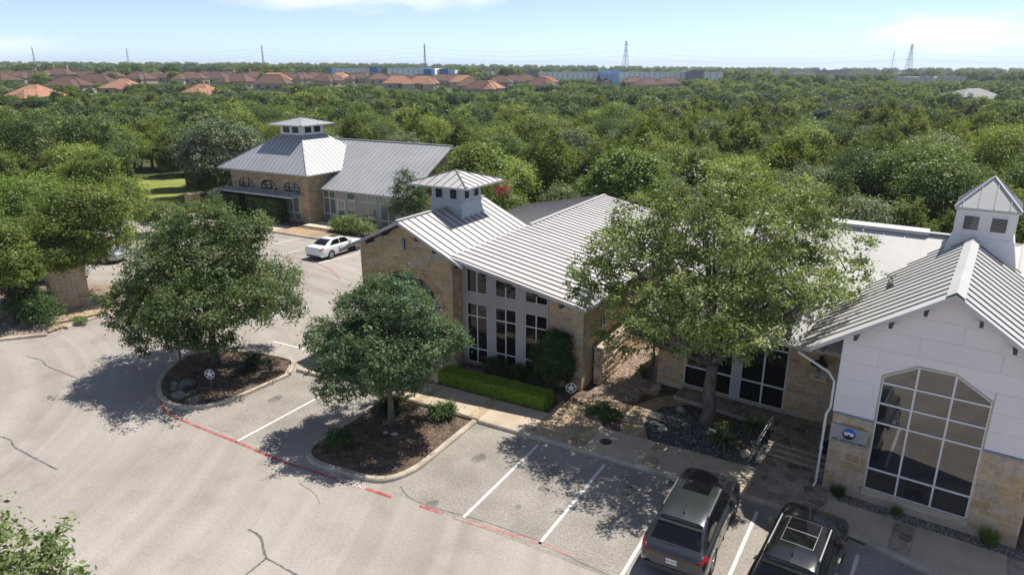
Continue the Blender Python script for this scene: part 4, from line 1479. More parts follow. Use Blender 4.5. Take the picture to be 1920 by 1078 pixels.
for a, b in ((-6.9, -4.78), (-4.4, -2.56)):
    window(rb, ep, grid_cells(rect(a, b, .42, 3.75), [a, (a + b) / 2, b], [.42, 1.35, 3.0, 3.75]), .035, M_WHITEFRAME, M_GLASS, .02, .05)
    put('sill', MB().hexa([ep(a, .3, 0), ep(b, .3, 0), ep(b, .3, .1), ep(a, .3, .1)], [ep(a, .41, 0), ep(b, .41, 0), ep(b, .41, .1), ep(a, .41, .1)]), M_CONC, rb)
put('header', MB().hexa([ep(-6.95, 3.76, 0), ep(-2.52, 3.76, 0), ep(-2.52, 3.76, .05), ep(-6.95, 3.76, .05)], [ep(-6.95, 4.08, 0), ep(-2.52, 4.08, 0), ep(-2.52, 4.08, .05), ep(-6.95, 4.08, .05)]), M_GREYPANEL, rb)
sdr = put('door', MB().hexa([T(-.005, 2.2, .32), T(-.06, 2.2, .32), T(-.06, 3.5, .32), T(-.005, 3.5, .32)], [T(-.005, 2.2, 2.8), T(-.06, 2.2, 2.8), T(-.06, 3.5, 2.8), T(-.005, 3.5, 2.8)]), M_DARKFRAME, rb)
put('handle', MB().hexa([T(-.065, 2.35, 1.2), T(-.1, 2.35, 1.2), T(-.1, 2.4, 1.2), T(-.065, 2.4, 1.2)], [T(-.065, 2.35, 1.6), T(-.1, 2.35, 1.6), T(-.1, 2.4, 1.6), T(-.065, 2.4, 1.6)]), M_STEEL, sdr)
# roofs: long main roof (wide pans), gable roof (narrow pans)
RW = [M_METALW, M_BROWN]
mz = lambda y: 7.55 - .646 * (9.5 - y)
YE, YT, ZT = 3.6, 9.5, 7.55
roof_plane(rb, [T(-8.6, YE, mz(YE)), T(-.3, YE, mz(YE)), T(2.72, 8.6, mz(8.6)), T(4.5, YT, ZT), T(-8.6, YT, ZT)], (-rs_, rc_), .78, RW, M_SEAMW, thick=.14, sw=.025, sh=.03)
roof_plane(rb, [T(5.8, YE, mz(YE)), T(13, YE, mz(YE)), T(13, YT, ZT), T(3.2, YT, ZT), T(2.9, 8.6, mz(8.6))], (-rs_, rc_), .6, RW, M_SEAM_SHADED, thick=.14, sw=.04, sh=.04)
roof_plane(rb, [T(-8.6, YT, ZT), T(13, YT, ZT), T(13, 15.3, 3.8), T(-8.6, 15.3, 3.8)], (rs_, -rc_), .78, RW, M_SEAMW, thick=.14)
# gable end wall under the left end of the long roof
put('wall', MB().prism([T(-8.2, 4.45, 4.1), T(-8.2, 14.5, 4.1), T(-8.2, 9.5, 7.3)], [T(-8.0, 4.45, 4.1), T(-8.0, 14.5, 4.1), T(-8.0, 9.5, 7.3)]), M_SIDING, rb)
cap(T(-8.6, YT, ZT + .02), T(2.2, YT, ZT + .02), rb, M_SEAMW, .3, .05)
rvt = put('ridge_vent', MB().hexa([T(-2.6, YT - .22, ZT - .08), T(1.2, YT - .22, ZT - .08), T(1.2, YT + .1, ZT + .05), T(-2.6, YT + .1, ZT + .05)], [T(-2.6, YT - .22, ZT + .06), T(1.2, YT - .22, ZT + .06), T(1.2, YT + .1, ZT + .16), T(-2.6, YT + .1, ZT + .16)]), M_METALW, rb)
FYR = -.55
lg = [(CXR, FYR), (-.92, FYR), (-1.5, .35), (-1.5, 5.5), (CXR, 9.95)]
roof_plane(rb, [T(x, y, gz(x) + .012) for x, y in lg], (rc_, rs_), .6, RW, M_SEAM_SHADED, thick=.15, sw=.042, sh=.04)
rg = [(CXR, FYR), (CXR, 9.95), (7.0, 5.5), (7.0, .35), (6.45, FYR)]
roof_plane(rb, [T(x, y, gz(x) + .012) for x, y in rg], (-rc_, -rs_), .6, RW, M_SEAM_SHADED, thick=.15, sw=.042, sh=.04)
for s in (-1, 1):
    g = MB()
    z0_ = ZR + .075
    g.hexa([T(CXR, FYR - .01, z0_), T(CXR + s * .24, FYR - .01, z0_ - .24 * SG), T(CXR + s * .24, 8.1, z0_ - .24 * SG), T(CXR, 8.1, z0_)],
           [T(CXR, FYR - .01, z0_ + .02), T(CXR + s * .24, FYR - .01, z0_ - .24 * SG + .02), T(CXR + s * .24, 8.1, z0_ - .24 * SG + .02), T(CXR, 8.1, z0_ + .02)])
    put('ridge_cap', g, M_METALW, rb)
for x, y in ((0.6, 4.4), (4.7, 3.0)):
    put('roof_vent', MB().hexa([T(x - .12, y - .1, gz(x) - .02), T(x + .12, y - .1, gz(x) - .02), T(x + .12, y + .1, gz(x) - .02), T(x - .12, y + .1, gz(x) - .02)], [T(x - .1, y - .08, gz(x) + .22), T(x + .1, y - .08, gz(x) + .22), T(x + .1, y + .08, gz(x) + .22), T(x - .1, y + .08, gz(x) + .22)]), M_SEAM_SHADED, rb)
for x in (-.55, .35, 1.25, 2.1, 3.5, 4.4, 5.3):
    zt2 = gz(x) - .15
    put('rafter_end', MB().hexa([T(x - .05, FYR + .05, zt2 - .2), T(x + .05, FYR + .05, zt2 - .2), T(x + .05, -.03, zt2 - .2), T(x - .05, -.03, zt2 - .2)], [T(x - .05, FYR + .05, zt2 + .02), T(x + .05, FYR + .05, zt2 + .02), T(x + .05, -.03, zt2 + .02), T(x - .05, -.03, zt2 + .02)]), M_BROWN, rb)
cupola(rb, T, 3.03, 8.95, [(1.55, 5.6), (1.24, 6.9), (1.02, 7.85), (0.96, 7.92), (0.96, 8.96)], 8.12, 8.74, .58, 9.0, 1.06, 10.1, [M_METALW, M_SEAMW], M_SEAMW, .5, M_SIDING, M_GLASSB, gap=.15)
# wing behind the right eave
m = MB(); m.prism([T(5.54, EY, 0), T(12.6, EY, 0), T(12.6, EY, 4.1), T(5.54, EY, 4.1)], [T(5.54, 14.5, 0), T(12.6, 14.5, 0), T(12.6, 14.5, 4.1), T(5.54, 14.5, 4.1)])
rwing = put('wall', m, M_SIDING, rb)
stone_wall(rwing, ep, 5.6, 12.6, .1, 1.6, 24, M_STONE, hs=(.3, .4), ls=(.5, .9))
for a, b in ((6.6, 8.4), (9.6, 11.4)):
    window(rb, ep, grid_cells(rect(a, b, 1.7, 3.5), [a, (a + b) / 2, b], [1.7, 2.9, 3.5]), .035, M_WHITEFRAME, M_GLASS, .02, .05)
# gutter and downspout
g = MB(); g.bar(T(-8.6, YE - .07, mz(YE) - .08), T(-1.5, YE - .07, mz(YE) - .08), .13, .12)
put('gutter', g, M_METALW, rb)
g = MB()
g.tube([T(-1.42, .25, 4.78), T(-.35, .12, 4.35), T(-.12, .02, 4.1), T(-.12, .02, 3.15), T(-.2, -.12, 2.95), T(-.2, -.12, .3), T(-.24, -.3, .18)], .042, 8)
dsp = put('downspout', g, M_WHITE, rb)
for z in (2.5, 1.6, .7):
    put('strap', MB().hexa([T(-.255, -.17, z), T(-.145, -.17, z), T(-.145, -.01, z), T(-.255, -.01, z)], [T(-.255, -.17, z + .025), T(-.145, -.17, z + .025), T(-.145, -.01, z + .025), T(-.255, -.01, z + .025)]), M_WHITE, dsp)
# business sign on the stone base
M_SIGN = pm('brushed_sign', (0.46, 0.46, 0.47), 0.35, metal=0.6, col2=(0.52, 0.52, 0.53), vscale=2)
M_BLUE = pm('sign_blue', (0.015, 0.14, 0.50), 0.5)
M_INK = pm('sign_black', (0.012, 0.013, 0.018), 0.5)
sg = tag(put('business_sign', MB().hexa([fp(.0, 2.03, .05), fp(1.16, 2.03, .05), fp(1.16, 2.03, .10), fp(.0, 2.03, .10)], [fp(.0, 2.66, .05), fp(1.16, 2.66, .05), fp(1.16, 2.66, .10), fp(.0, 2.66, .10)]), M_SIGN),
         'brushed metal business sign with blue and black house roundel on the stone base', 'sign')
def disc(cu, cz, r, a0, a1, d, n=20):
    return [fp(cu + r * math.cos(a0 + (a1 - a0) * k / n), cz + r * math.sin(a0 + (a1 - a0) * k / n), d) for k in range(n + 1)]
LC = (.58, 2.41)
g = MB(); g.poly(disc(*LC, .205, 0, math.pi, .104)); put('logo_sky', g, M_BLUE, sg)
g = MB(); g.poly(disc(*LC, .205, math.pi, 2 * math.pi, .104)); put('logo_ground', g, M_INK, sg)
g = MB(); g.poly([fp(LC[0] + u, LC[1] + z, .108) for u, z in [(-.15, -.07), (-.03, -.07), (-.03, -.03), (0, -.01), (.03, -.03), (.03, -.07), (.15, -.07), (.15, .02), (.12, .05), (.03, .05), (0, .085), (-.05, .05), (-.13, .05), (-.15, .03)]])
put('logo_house', g, M_WHITE, sg)
def wall_text(txt, size, u, z, d, mat, parent, place_rot, sx=1.0, loc_fn=fp):
    o = put('lettering', text_mesh(txt, size), mat, parent)
    o.location = loc_fn(u, z, d)
    o.rotation_euler = (R(90), 0, place_rot)
    o.scale = (sx, 1, 1)
    return o
wall_text('SAN ANTONIO MDS', .115, .6, 2.12, .106, M_INK, sg, RA, 1.0)
M_PALESTONE = pm('pale_stone', (0.66, 0.62, 0.54), .8)
# house number and barn lamp on the entry wall
pl = tag(put('number_plate', MB().hexa([ep(-1.62, 2.12, .04), ep(-1.05, 2.12, .04), ep(-1.05, 2.12, .07), ep(-1.62, 2.12, .07)], [ep(-1.62, 2.36, .04), ep(-1.05, 2.36, .04), ep(-1.05, 2.36, .07), ep(-1.62, 2.36, .07)]), M_PALESTONE), 'pale stone house number plate under the barn lamp', 'number plate')
wall_text('18011', .21, -1.335, 2.24, .075, M_INK, pl, RA, .95, ep)
lamp = empty('barn_lamp', T(-1.33, EY - .05, 2.95), RA, 'dark wide-brimmed barn lamp above the house number', 'wall lamp')
g = MB(); g.lathe([(.05, .16), (.1, .13), (.3, .03), (.33, -.01), (.32, -.02), (.09, .08)], 20, (0, -.35, 0)); put('lamp_shade', g, M_DARKFRAME, lamp, True, True)
g = MB(); g.tube([(0, -.02, .12), (0, -.18, .3), (0, -.35, .28), (0, -.35, .14)], .025, 6); put('arm', g, M_DARKFRAME, lamp, True)
g = MB(); g.lathe([(.0, -.34), (.05, -.33), (.075, -.25), (.08, -.1), (.07, -.02)], 12, (0, -.35, 0)); put('glass_jar', g, M_GLASSPALE, lamp, True, True)
g = MB(); g.box(-.07, -.03, .02, .07, .0, .22); put('back_plate', g, M_DARKFRAME, lamp, True)
# porch floor, two steps, rail, mat
porch = empty('porch', T(-2, 3, 0), kind='structure'); porch['label'] = 'brown flagstone porch and steps under the deep eave'
def tq(l): return [T(x, y, 0)[:2] for x, y in l]
def plinth(l, z, seed, size=.55):
    mm = MB(); mm.slab(ccw(tq(l)), 0, z - .012); put('bedding', mm, M_GROUT, porch)
    flagging(porch, tq(l), size, z, M_FLAGDARK, seed)
plinth([(-2.35, 1.72), (-.05, 1.72), (-.05, 4.4), (-2.35, 4.4)], .30, 51)
plinth([(-6.9, 3.3), (-2.36, 3.0), (-2.36, 4.4), (-6.9, 4.4)], .29, 52)
plinth([(-2.3, 1.38), (-.08, 1.38), (-.08, 1.71), (-2.3, 1.71)], .245, 53, .5)
plinth([(-2.25, 1.04), (-.1, 1.04), (-.1, 1.37), (-2.25, 1.37)], .19, 54, .5)
mt = tag(put('door_mat', MB().hexa([T(-.62, 1.95, .31), T(-.1, 1.95, .31), T(-.1, 2.95, .31), T(-.62, 2.95, .31)], [T(-.61, 1.96, .325), T(-.11, 1.96, .325), T(-.11, 2.94, .325), T(-.61, 2.94, .325)]), M_BLACK), 'black door mat on the porch flagstones', 'door mat')
rail = empty('handrail', T(-2.42, 1.6, 0), RA, 'double tubular steel handrail at the porch steps', 'handrail')
hr = lambda y, z: (0, y - 1.6, z)
for dz in (0, -.22):
    g = MB(); g.tube([hr(.45, .13), hr(.45, .82 + dz), hr(.55, .95 + dz), hr(2.35, 1.12 + dz), hr(2.5, 1.05 + dz), hr(2.5, .9 + dz)], .024, 8); put('rail', g, M_STEEL, rail, True)
for y in (.62, 2.35):
    g = MB(); g.tube([hr(y, .12), hr(y, 1.0)], .022, 8); put('post', g, M_STEEL, rail, True)

# ------------------------------------------------------------------ foliage
L_OAK = leaf_mat('oak_leaf', [(0, (0.036, 0.054, 0.016)), (0.45, (0.082, 0.108, 0.036)), (0.8, (0.142, 0.168, 0.062)), (1, (0.23, 0.24, 0.12))], gain=2.10)
L_ROUND = leaf_mat('blue_green_leaf', [(0, (0.024, 0.042, 0.016)), (0.5, (0.052, 0.080, 0.034)), (0.85, (0.098, 0.128, 0.068)), (1, (0.165, 0.19, 0.12))], gain=2.30)
L_DARK = leaf_mat('dark_oak_leaf', [(0, (0.024, 0.042, 0.013)), (0.5, (0.052, 0.076, 0.026)), (0.85, (0.096, 0.122, 0.046)), (1, (0.165, 0.18, 0.085))], gain=2.12)
L_YELLOW = leaf_mat('yellow_green_leaf', [(0, (0.06, 0.095, 0.018)), (0.5, (0.115, 0.16, 0.032)), (0.85, (0.17, 0.205, 0.05)), (1, (0.25, 0.25, 0.07))], 0.3, gain=1.4)
L_LIME = leaf_mat('lime_leaf', [(0, (0.075, 0.125, 0.025)), (0.5, (0.135, 0.20, 0.045)), (1, (0.22, 0.275, 0.08))], 0.3, gain=1.3)
L_JUN = leaf_mat('juniper_spray', [(0, (0.026, 0.040, 0.007)), (0.5, (0.060, 0.083, 0.013)), (0.85, (0.100, 0.122, 0.020)), (1, (0.15, 0.16, 0.03))], 0.3, 0.18, 0.6, gain=1.9)
L_GREY = leaf_mat('grey_green_leaf', [(0, (0.06, 0.085, 0.042)), (0.5, (0.105, 0.135, 0.072)), (1, (0.18, 0.205, 0.125))], 0.2, gain=1.5)
L_HEDGE = leaf_mat('hedge_leaf', [(0, (0.075, 0.125, 0.010)), (0.5, (0.14, 0.20, 0.016)), (1, (0.22, 0.28, 0.03))], 0.25, gain=2.0)
L_SHRUB = leaf_mat('shrub_leaf', [(0, (0.022, 0.05, 0.014)), (0.5, (0.045, 0.085, 0.022)), (1, (0.09, 0.14, 0.038))], 0.2, gain=1.35)
L_BLADE = leaf_mat('blade_leaf', [(0, (0.06, 0.085, 0.028)), (0.5, (0.11, 0.14, 0.05)), (1, (0.22, 0.24, 0.11))], 0.15, gain=1.3)
L_SAGO = leaf_mat('sago_leaf', [(0, (0.018, 0.035, 0.010)), (0.6, (0.035, 0.062, 0.016)), (0.9, (0.06, 0.09, 0.02)), (1, (0.20, 0.15, 0.05))], 0.15, gain=.7)  # gain lowered so the leaf colour holds the shade of the tree above
L_PINK = leaf_mat('crape_myrtle_blossom', [(0, (0.45, 0.03, 0.08)), (1, (0.70, 0.10, 0.18))], 0.2)

def leaf_mesh(name, C, N, S, rng, aspect=0.5, v=None, bend=0.5):
    """C centres, N preferred normals, S sizes -> diamond leaves, slightly folded"""
    k = len(C)
    n = N + rng.normal(0, 0.6, (k, 3))
    n /= np.linalg.norm(n, axis=1, keepdims=True) + 1e-9
    t = rng.normal(0, 1, (k, 3))
    t -= n * (t * n).sum(1, keepdims=True)
    t /= np.linalg.norm(t, axis=1, keepdims=True) + 1e-9
    b = np.cross(n, t)
    L = (S / 2)[:, None]
    V = np.empty((k, 4, 3))
    V[:, 0] = C + t * L
    V[:, 1] = C + b * L * aspect + n * L * bend * 0.3
    V[:, 2] = C - t * L
    V[:, 3] = C - b * L * aspect + n * L * bend * 0.3
    return raw_mesh(name, V.reshape(-1, 3), 4, v if v is not None else rng.random(k))

def raw_mesh(name, V, per, v=None):
    nf = len(V) // per
    me = bpy.data.meshes.new(name)
    me.vertices.add(len(V))
    me.vertices.foreach_set('co', np.ascontiguousarray(V, dtype=np.float32).ravel())
    me.loops.add(len(V))
    me.loops.foreach_set('vertex_index', np.arange(len(V), dtype=np.int32))
    me.polygons.add(nf)
    me.polygons.foreach_set('loop_start', np.arange(0, len(V), per, dtype=np.int32))
    me.update(calc_edges=True)
    if v is not None:
        at = me.attributes.new('v', 'FLOAT', 'FACE')
        at.data.foreach_set('value', np.clip(v, 0, 1).astype(np.float32))
    return me

def crown_points(lobes, clumps, per, spread, rng, shell=0.55, low=-0.75, flat=0.7, gappy=1.0):
    """clumps of leaf centres over the outer part of a set of ellipsoid lobes"""
    lob = np.array(lobes, float)
    wgt = (lob[:, 3] * lob[:, 4] * lob[:, 5]) ** (2 / 3)
    wgt /= wgt.sum()
    CC, NN = [], []
    need = clumps
    while need > 0:
        i = rng.choice(len(lob), size=need, p=wgt)
        d = rng.normal(0, 1, (need, 3))
        d /= np.linalg.norm(d, axis=1, keepdims=True)
        r = shell + (1 - shell) * rng.random(need) ** 0.6
        # uneven surface: bulges, hollows and a few long sprays
        ph = lob[i, 0] * 1.7 + lob[i, 1] * 2.3 + lob[i, 2]
        r = r * (1 + 0.17 * np.sin(d[:, 0] * 4.1 + ph) * np.sin(d[:, 1] * 4.7 - ph) + 0.12 * np.sin(d[:, 2] * 7 + d[:, 0] * 6 + ph))
        r = np.where(rng.random(need) < 0.10, r * rng.uniform(1.05, 1.3, need), r)
        p = lob[i, :3] + d * r[:, None] * lob[i, 3:6]
        ok = d[:, 2] > low
        sz_ = np.maximum(lob[i, 3], 0.6)
        gap = np.sin(p[:, 0] * 5.2 / sz_ + ph) + np.sin(p[:, 1] * 5.9 / sz_ - ph) + np.sin(p[:, 2] * 6.4 / sz_ + 1.7 * ph)
        ok &= gap > -1.0 - 3 * (1 - gappy) + rng.normal(0, 0.35, need)
        for j in range(len(lob)):
            q = (p - lob[j, :3]) / lob[j, 3:6]
            ok &= ~((np.linalg.norm(q, axis=1) < 0.6) & (i != j))
        CC.append(p[ok]); NN.append(d[ok])
        need = clumps - sum(len(c) for c in CC)
        if sum(len(c) for c in CC) == 0: break
        if len(CC) > 12: break
    C = np.concatenate(CC)[:clumps]
    D = np.concatenate(NN)[:clumps]
    return C, D

def crown(name, lobes, clumps, per, spread, leaf, mat, seed, shell=0.55, low=-0.75, aspect=0.5, upright=0.0, vbase=0.0, gappy=1.0):
    rng = np.random.default_rng(seed)
    C, D = crown_points(lobes, clumps, per, spread, rng, shell, low, .7, gappy)
    k = len(C)
    sz = spread * rng.uniform(0.6, 1.35, k)
    cv = rng.normal(0.45 + vbase, 0.20, k)
    off = rng.normal(0, 1, (k, per, 3)) * np.array([1, 1, 0.62]) * sz[:, None, None]
    if upright:
        # sprays: long upright tufts
        tt = rng.random((k, per, 1)) * upright * sz[:, None, None]
        ax = D * 0.55 + np.array([0, 0, 0.9])
        ax /= np.linalg.norm(ax, axis=1, keepdims=True)
        off = off * np.array([0.55, 0.55, 0.55]) + ax[:, None, :] * tt
    P = (C[:, None, :] + off).reshape(-1, 3)
    N = np.repeat(D * 0.6 + np.array([0, 0, 0.7]), per, axis=0)
    S = leaf * rng.uniform(0.6, 1.4, len(P))
    v = np.repeat(cv, per) + rng.normal(0, 0.12, len(P))
    return leaf_mesh(name, P, N, S, rng, aspect, v), C

def limbs(base, height, lobes, C, rng, r0, trunk_top, lean=(0, 0), twigs=60, n=8):
    """trunk, a limb into each lobe, and thin branches out to some leaf clumps"""
    m = MB()
    top = Vector((base[0] + lean[0], base[1] + lean[1], trunk_top))
    b = Vector((base[0], base[1], base[2]))
    pts, rad = [], []
    for k in range(6):
        t = k / 5
        p = b.lerp(top, t) + Vector((rng.uniform(-.05, .05), rng.uniform(-.05, .05), 0)) * (1 if 0 < k < 5 else 0)
        pts.append(p)
        rad.append(r0 * (1.35 if k == 0 else 1.0 - 0.3 * t))
    m.tube(pts, rad, n)
    ends = []
    for lb in lobes:
        c = Vector(lb[:3])
        mid = top.lerp(c, 0.5) + Vector((rng.uniform(-.3, .3), rng.uniform(-.3, .3), rng.uniform(.0, .35)))
        q = []
        for k in range(7):
            t = k / 6
            q.append(top * (1 - t) ** 2 + mid * 2 * t * (1 - t) + c * t * t)
        rr = r0 * 0.55 * min(1.0, 0.55 + lb[3] / 6)
        m.tube(q, [rr * (1 - 0.75 * k / 6) for k in range(7)], 6)
        ends.append((q, rr))
    for _ in range(twigs):
        q, rr = ends[rng.randrange(len(ends))]
        k = rng.randrange(2, 7)
        s = q[k]
        best = None
        for _t in range(8):
            c = Vector(C[rng.randrange(len(C))])
            d = (c - s).length
            if best is None or abs(d - 1.0) < abs((best - s).length - 1.0):
                best = c
        md = s.lerp(best, .5) + Vector((rng.uniform(-.15, .15), rng.uniform(-.15, .15), rng.uniform(0, .2)))
        m.tube([s, md, best], [rr * .28, rr * .18, rr * .07], 4, caps=False)
    return m

def make_tree(name, base, lobes, clumps, per, spread, leaf, lmat, bmat, seed, r0, trunk_top, label, cat='tree', group=None, lean=(0, 0), twigs=60, shell=.55, low=-.75, aspect=.5, vbase=0.0, gappy=1.0):
    """lobes are relative to the base; world-sized tree"""
    o = empty(name, base, 0, label, cat, group)
    me, C = crown('crown', lobes, clumps, per, spread, leaf, lmat, seed, shell, low, aspect, vbase=vbase, gappy=gappy)
    put('crown', me, lmat, o, True)
    rng = random.Random(seed)
    put('trunk', limbs((0, 0, -.05), 0, lobes, C, rng, r0, trunk_top, lean, twigs).mesh('trunk', True), bmat, o, True)
    return o

# camera-aligned offsets so that a lobe can be given as (right, towards back, up)
def ca(r, f):
    return (_c * r - _s * f, _s * r + _c * f)
def L(r, f, z, a, b=None, c=None):
    x, y = ca(r, f)
    return (x, y, z, a, b or a, c or a * .75)

# --- the big oak in the slate bed
def ring(n, rad, lobe, z, rng, squash=.7, jit=.25, dz=.35, skip=()):
    """lobes set round a crown, all the way round in depth as well"""
    out = []
    for k in range(n):
        a = 2 * math.pi * (k + rng.uniform(-.2, .2)) / n
        rr = rad * rng.uniform(1 - jit, 1 + jit * .6)
        lb = lobe * rng.uniform(.8, 1.2)
        out.append(L(math.cos(a) * rr, math.sin(a) * rr, z + rng.uniform(-dz, dz), lb, None, lb * squash))
    return out
r1, r2, r3 = random.Random(41), random.Random(42), random.Random(43)
make_tree('oak_tree', (-5.42, 26.0, .1), [L(-2.9, -.2, 6.3, 2.1, None, 1.6), L(-.8, .6, 9.2, 2.2, None, 1.4), L(1.6, .4, 9.2, 2.1, None, 1.35), L(3.9, .2, 7.2, 1.7, None, .95), L(1.6, -.8, 6.6, 1.9, None, 1.3),
                                          L(-1.2, -1.4, 5.3, 2.0, None, 1.4), L(-4.7, .4, 6.0, 1.4, None, .95), L(2.4, -.6, 5.3, 1.4, None, .6), L(-3.7, -.6, 4.3, 1.4, None, .9), L(0, 1.4, 7.6, 2.5, None, 1.6), L(-2.7, .6, 8.4, 1.6, None, 1.1),
                                          L(0.2, -1.7, 4.2, 1.2, None, .75), L(2.9, .6, 8.5, 1.5, None, 1.0), L(-4.1, .2, 7.4, 1.3, None, .8), L(4.7, -.2, 6.6, .9, None, .5), L(1.3, -1.6, 4.9, 1.0, None, .6),
                                          L(-1.4, -3.5, 6.3, 1.6, None, 1.0), L(1.2, -3.3, 6.6, 1.5, None, .95), L(-3.3, -2.4, 5.8, 1.4, None, .95), L(3.0, -2.3, 6.6, 1.3, None, .75), L(0, 3.2, 7.4, 2.2, None, 1.4), L(-2.6, 2.6, 6.8, 1.8, None, 1.2), L(2.6, 2.8, 7.2, 1.8, None, 1.1), L(0, -2.4, 8.2, 1.6, None, 1.0), L(-.3, -4.3, 5.6, 1.1, None, .7)],
          3100, 26, .135, .125, L_OAK, M_BARK, 101, .31, 2.6, 'large live oak with pale grey trunk rising from the black slate bed', twigs=190, shell=.5, gappy=1.2)
# --- the round blue-green tree on the island
make_tree('round_tree', (-16.66, 19.4, .1), [L(0, 0, 4.5, 1.9, None, 1.4), L(0, -.6, 3.2, 1.9, None, 1.0), L(.1, .4, 5.5, 1.2, None, .8), L(-1.1, .3, 5.0, .95, None, .65), L(1.0, -.2, 5.1, .9, None, .65), L(2.4, -.3, 4.0, .9, None, .6), L(-2.5, .2, 3.9, .8, None, .6), L(-1.5, -1.2, 2.7, 1.2, None, .8), L(.6, -1.8, 2.9, 1.0, None, .7)] + ring(8, 1.95, 1.2, 3.45, r1, .72),
          2600, 28, .125, .11, L_ROUND, M_BARK, 102, .15, 1.8, 'dense round dark green tree on the kerbed island by the clipped hedge', twigs=110, shell=.6, gappy=1.15)
# --- the spreading tree on the rock island
make_tree('spreading_tree', (-28.2, 19.9, .1), [L(0, 0, 5.6, 2.3, None, 1.5), L(.3, .3, 7.1, 1.6, None, .9), L(1.9, .5, 6.7, 1.4, None, .8), L(-1.2, .3, 6.4, 1.4, None, .8), L(-2.9, -.3, 2.7, 1.4, None, 1.0), L(3.2, -.1, 3.2, 1.5, None, 1.0), L(-2.4, -1.0, 1.8, 1.1, None, .75), L(.8, -1.6, 2.0, 1.1, None, .7), L(-.6, -1.3, 2.1, 1.0, None, .7)] + ring(9, 2.9, 1.65, 3.9, r2, .7) + ring(5, 1.8, 1.5, 5.6, r3, .7),
          3700, 26, .16, .13, L_DARK, M_BARKD, 103, .19, 1.8, 'broad dark green tree on the island with the grey rocks', twigs=160, shell=.55, gappy=1.15)
sap = empty('thin_sapling', G(340, 687, .1), 0, 'thin leaning bare stem under the broad dark tree', 'sapling')
m = MB(); m.tube([(0, 0, 0), (-.12, .1, 1.0), (-.28, .2, 2.2)], [.05, .045, .03], 6); put('trunk', m, M_BARKD, sap, True)
# --- leafy branch ends in the bottom corner
make_tree('near_tree', (-15.9, 4.9, 0), [L(-.7, .4, 4.1, 1.2, None, .7), L(.9, .1, 4.0, .9, None, .55), L(-1.6, 1.3, 4.3, .8, None, .5), L(-1.0, -.9, 3.9, 1.4, None, .8), L(.9, -.8, 3.6, 1.2, None, .7), L(1.7, -.2, 3.4, .6, None, .35)],
          420, 22, .14, .14, L_OAK, M_BARKD, 104, .12, 2.2, 'leafy tree top poking into the near corner of the lot', twigs=90, shell=.3)
# --- the bright group on the left
for i, (px, pz, lob, mat_, lab, sd_, cl) in enumerate([
    ((165, 560), 0, [L(0, 0, 5.2, 2.6, None, 1.6), L(-1.6, .4, 4.2, 2.0, None, 1.3), L(1.7, -.2, 4.4, 2.0, None, 1.4), L(.3, -1.0, 3.4, 2.0, None, 1.2), L(1.9, 0, 6.0, 1.7, None, 1.2), L(.2, .5, 6.4, 1.6, None, .9)], L_YELLOW, 'yellow-green tree behind the mail kiosk, shading parked cars', 110, 1250),
    ((28, 610), 0, [L(-.6, 0, 4.3, 2.0, None, 1.5), L(-1.6, .3, 3.4, 1.8, None, 1.3), L(.5, -.1, 3.4, 1.5, None, 1.1), L(-.2, .4, 5.2, 1.4, None, .9)], L_YELLOW, 'yellowish tree with slim trunk at the left gravel bed', 111, 900),
    ((75, 520), 0, [L(0, 0, 5.4, 2.8, None, 1.7), L(-2.2, 0, 4.9, 2.2, None, 1.4), L(1.8, .2, 5.2, 2.1, None, 1.4), L(0, -1.0, 4.1, 2.4, None, 1.3)], L_LIME, 'pale lime-green tree above the parked cars at the left', 112, 1000),
    ((222, 470), 0, [L(0, 0, 4.6, 2.4, None, 1.6), L(-1.5, 0, 5.8, 2.1, None, 1.5), L(1.2, 0, 3.6, 1.8, None, 1.2), L(-.6, .3, 6.9, 1.5, None, 1.0)], L_YELLOW, 'tall bright green tree in front of the lawn', 113, 1000),
    ((310, 440), 0, [L(0, 0, 2.0, 1.5, None, .9), L(1.0, 0, 1.5, 1.2, None, .7), L(-1.0, .2, 1.7, 1.3, None, .9)], L_OAK, 'low olive tree at the near edge of the lawn', 114, 420),
    ((-15, 430), 0, [L(0, 0, 4.8, 2.6, None, 1.7), L(1.6, 0, 5.6, 1.9, None, 1.2), L(-1.5, 0, 5, 2, None, 1.3)], L_YELLOW, 'sunlit yellow-green tree cut by the left picture edge', 115, 700)]):
    b = G(*px)
    make_tree('leafy_tree', (b.x, b.y, 0), lob, int(cl * 1.7), 24, .19, .15, mat_, M_BARKD, sd_, .14, 2.0, lab, group='bright trees along the left lot', twigs=40)

# --- small trees near the buildings
b = Vector((-35.2, 44.6, .1))
make_tree('small_tree', b, [L(0, 0, 3.9, 1.5, None, 1.3), L(-.8, 0, 3.0, 1.0, None, .8), L(.9, 0, 3.3, 1.1, None, 1.0), L(-.1, .1, 5.3, .9, None, 1.0), L(.9, 0, 4.6, .7, None, .6)], 420, 24, .2, .14, L_DARK, M_BARKD, 120, .1, 1.6, 'small dark tree before the long roof of the far office', twigs=40, shell=.4)
b = G(1216, 712, .1)
make_tree('courtyard_tree', b, [L(-.2, 0, 2.9, .95, None, .8), L(.4, 0, 2.2, .8, None, .6), L(.1, .2, 3.7, .7, None, .6)], 300, 22, .15, .11, L_OAK, M_BARKD, 121, .1, 1.3, 'slender leaning tree between garden wall and entry windows', lean=(.15, .1), twigs=25)
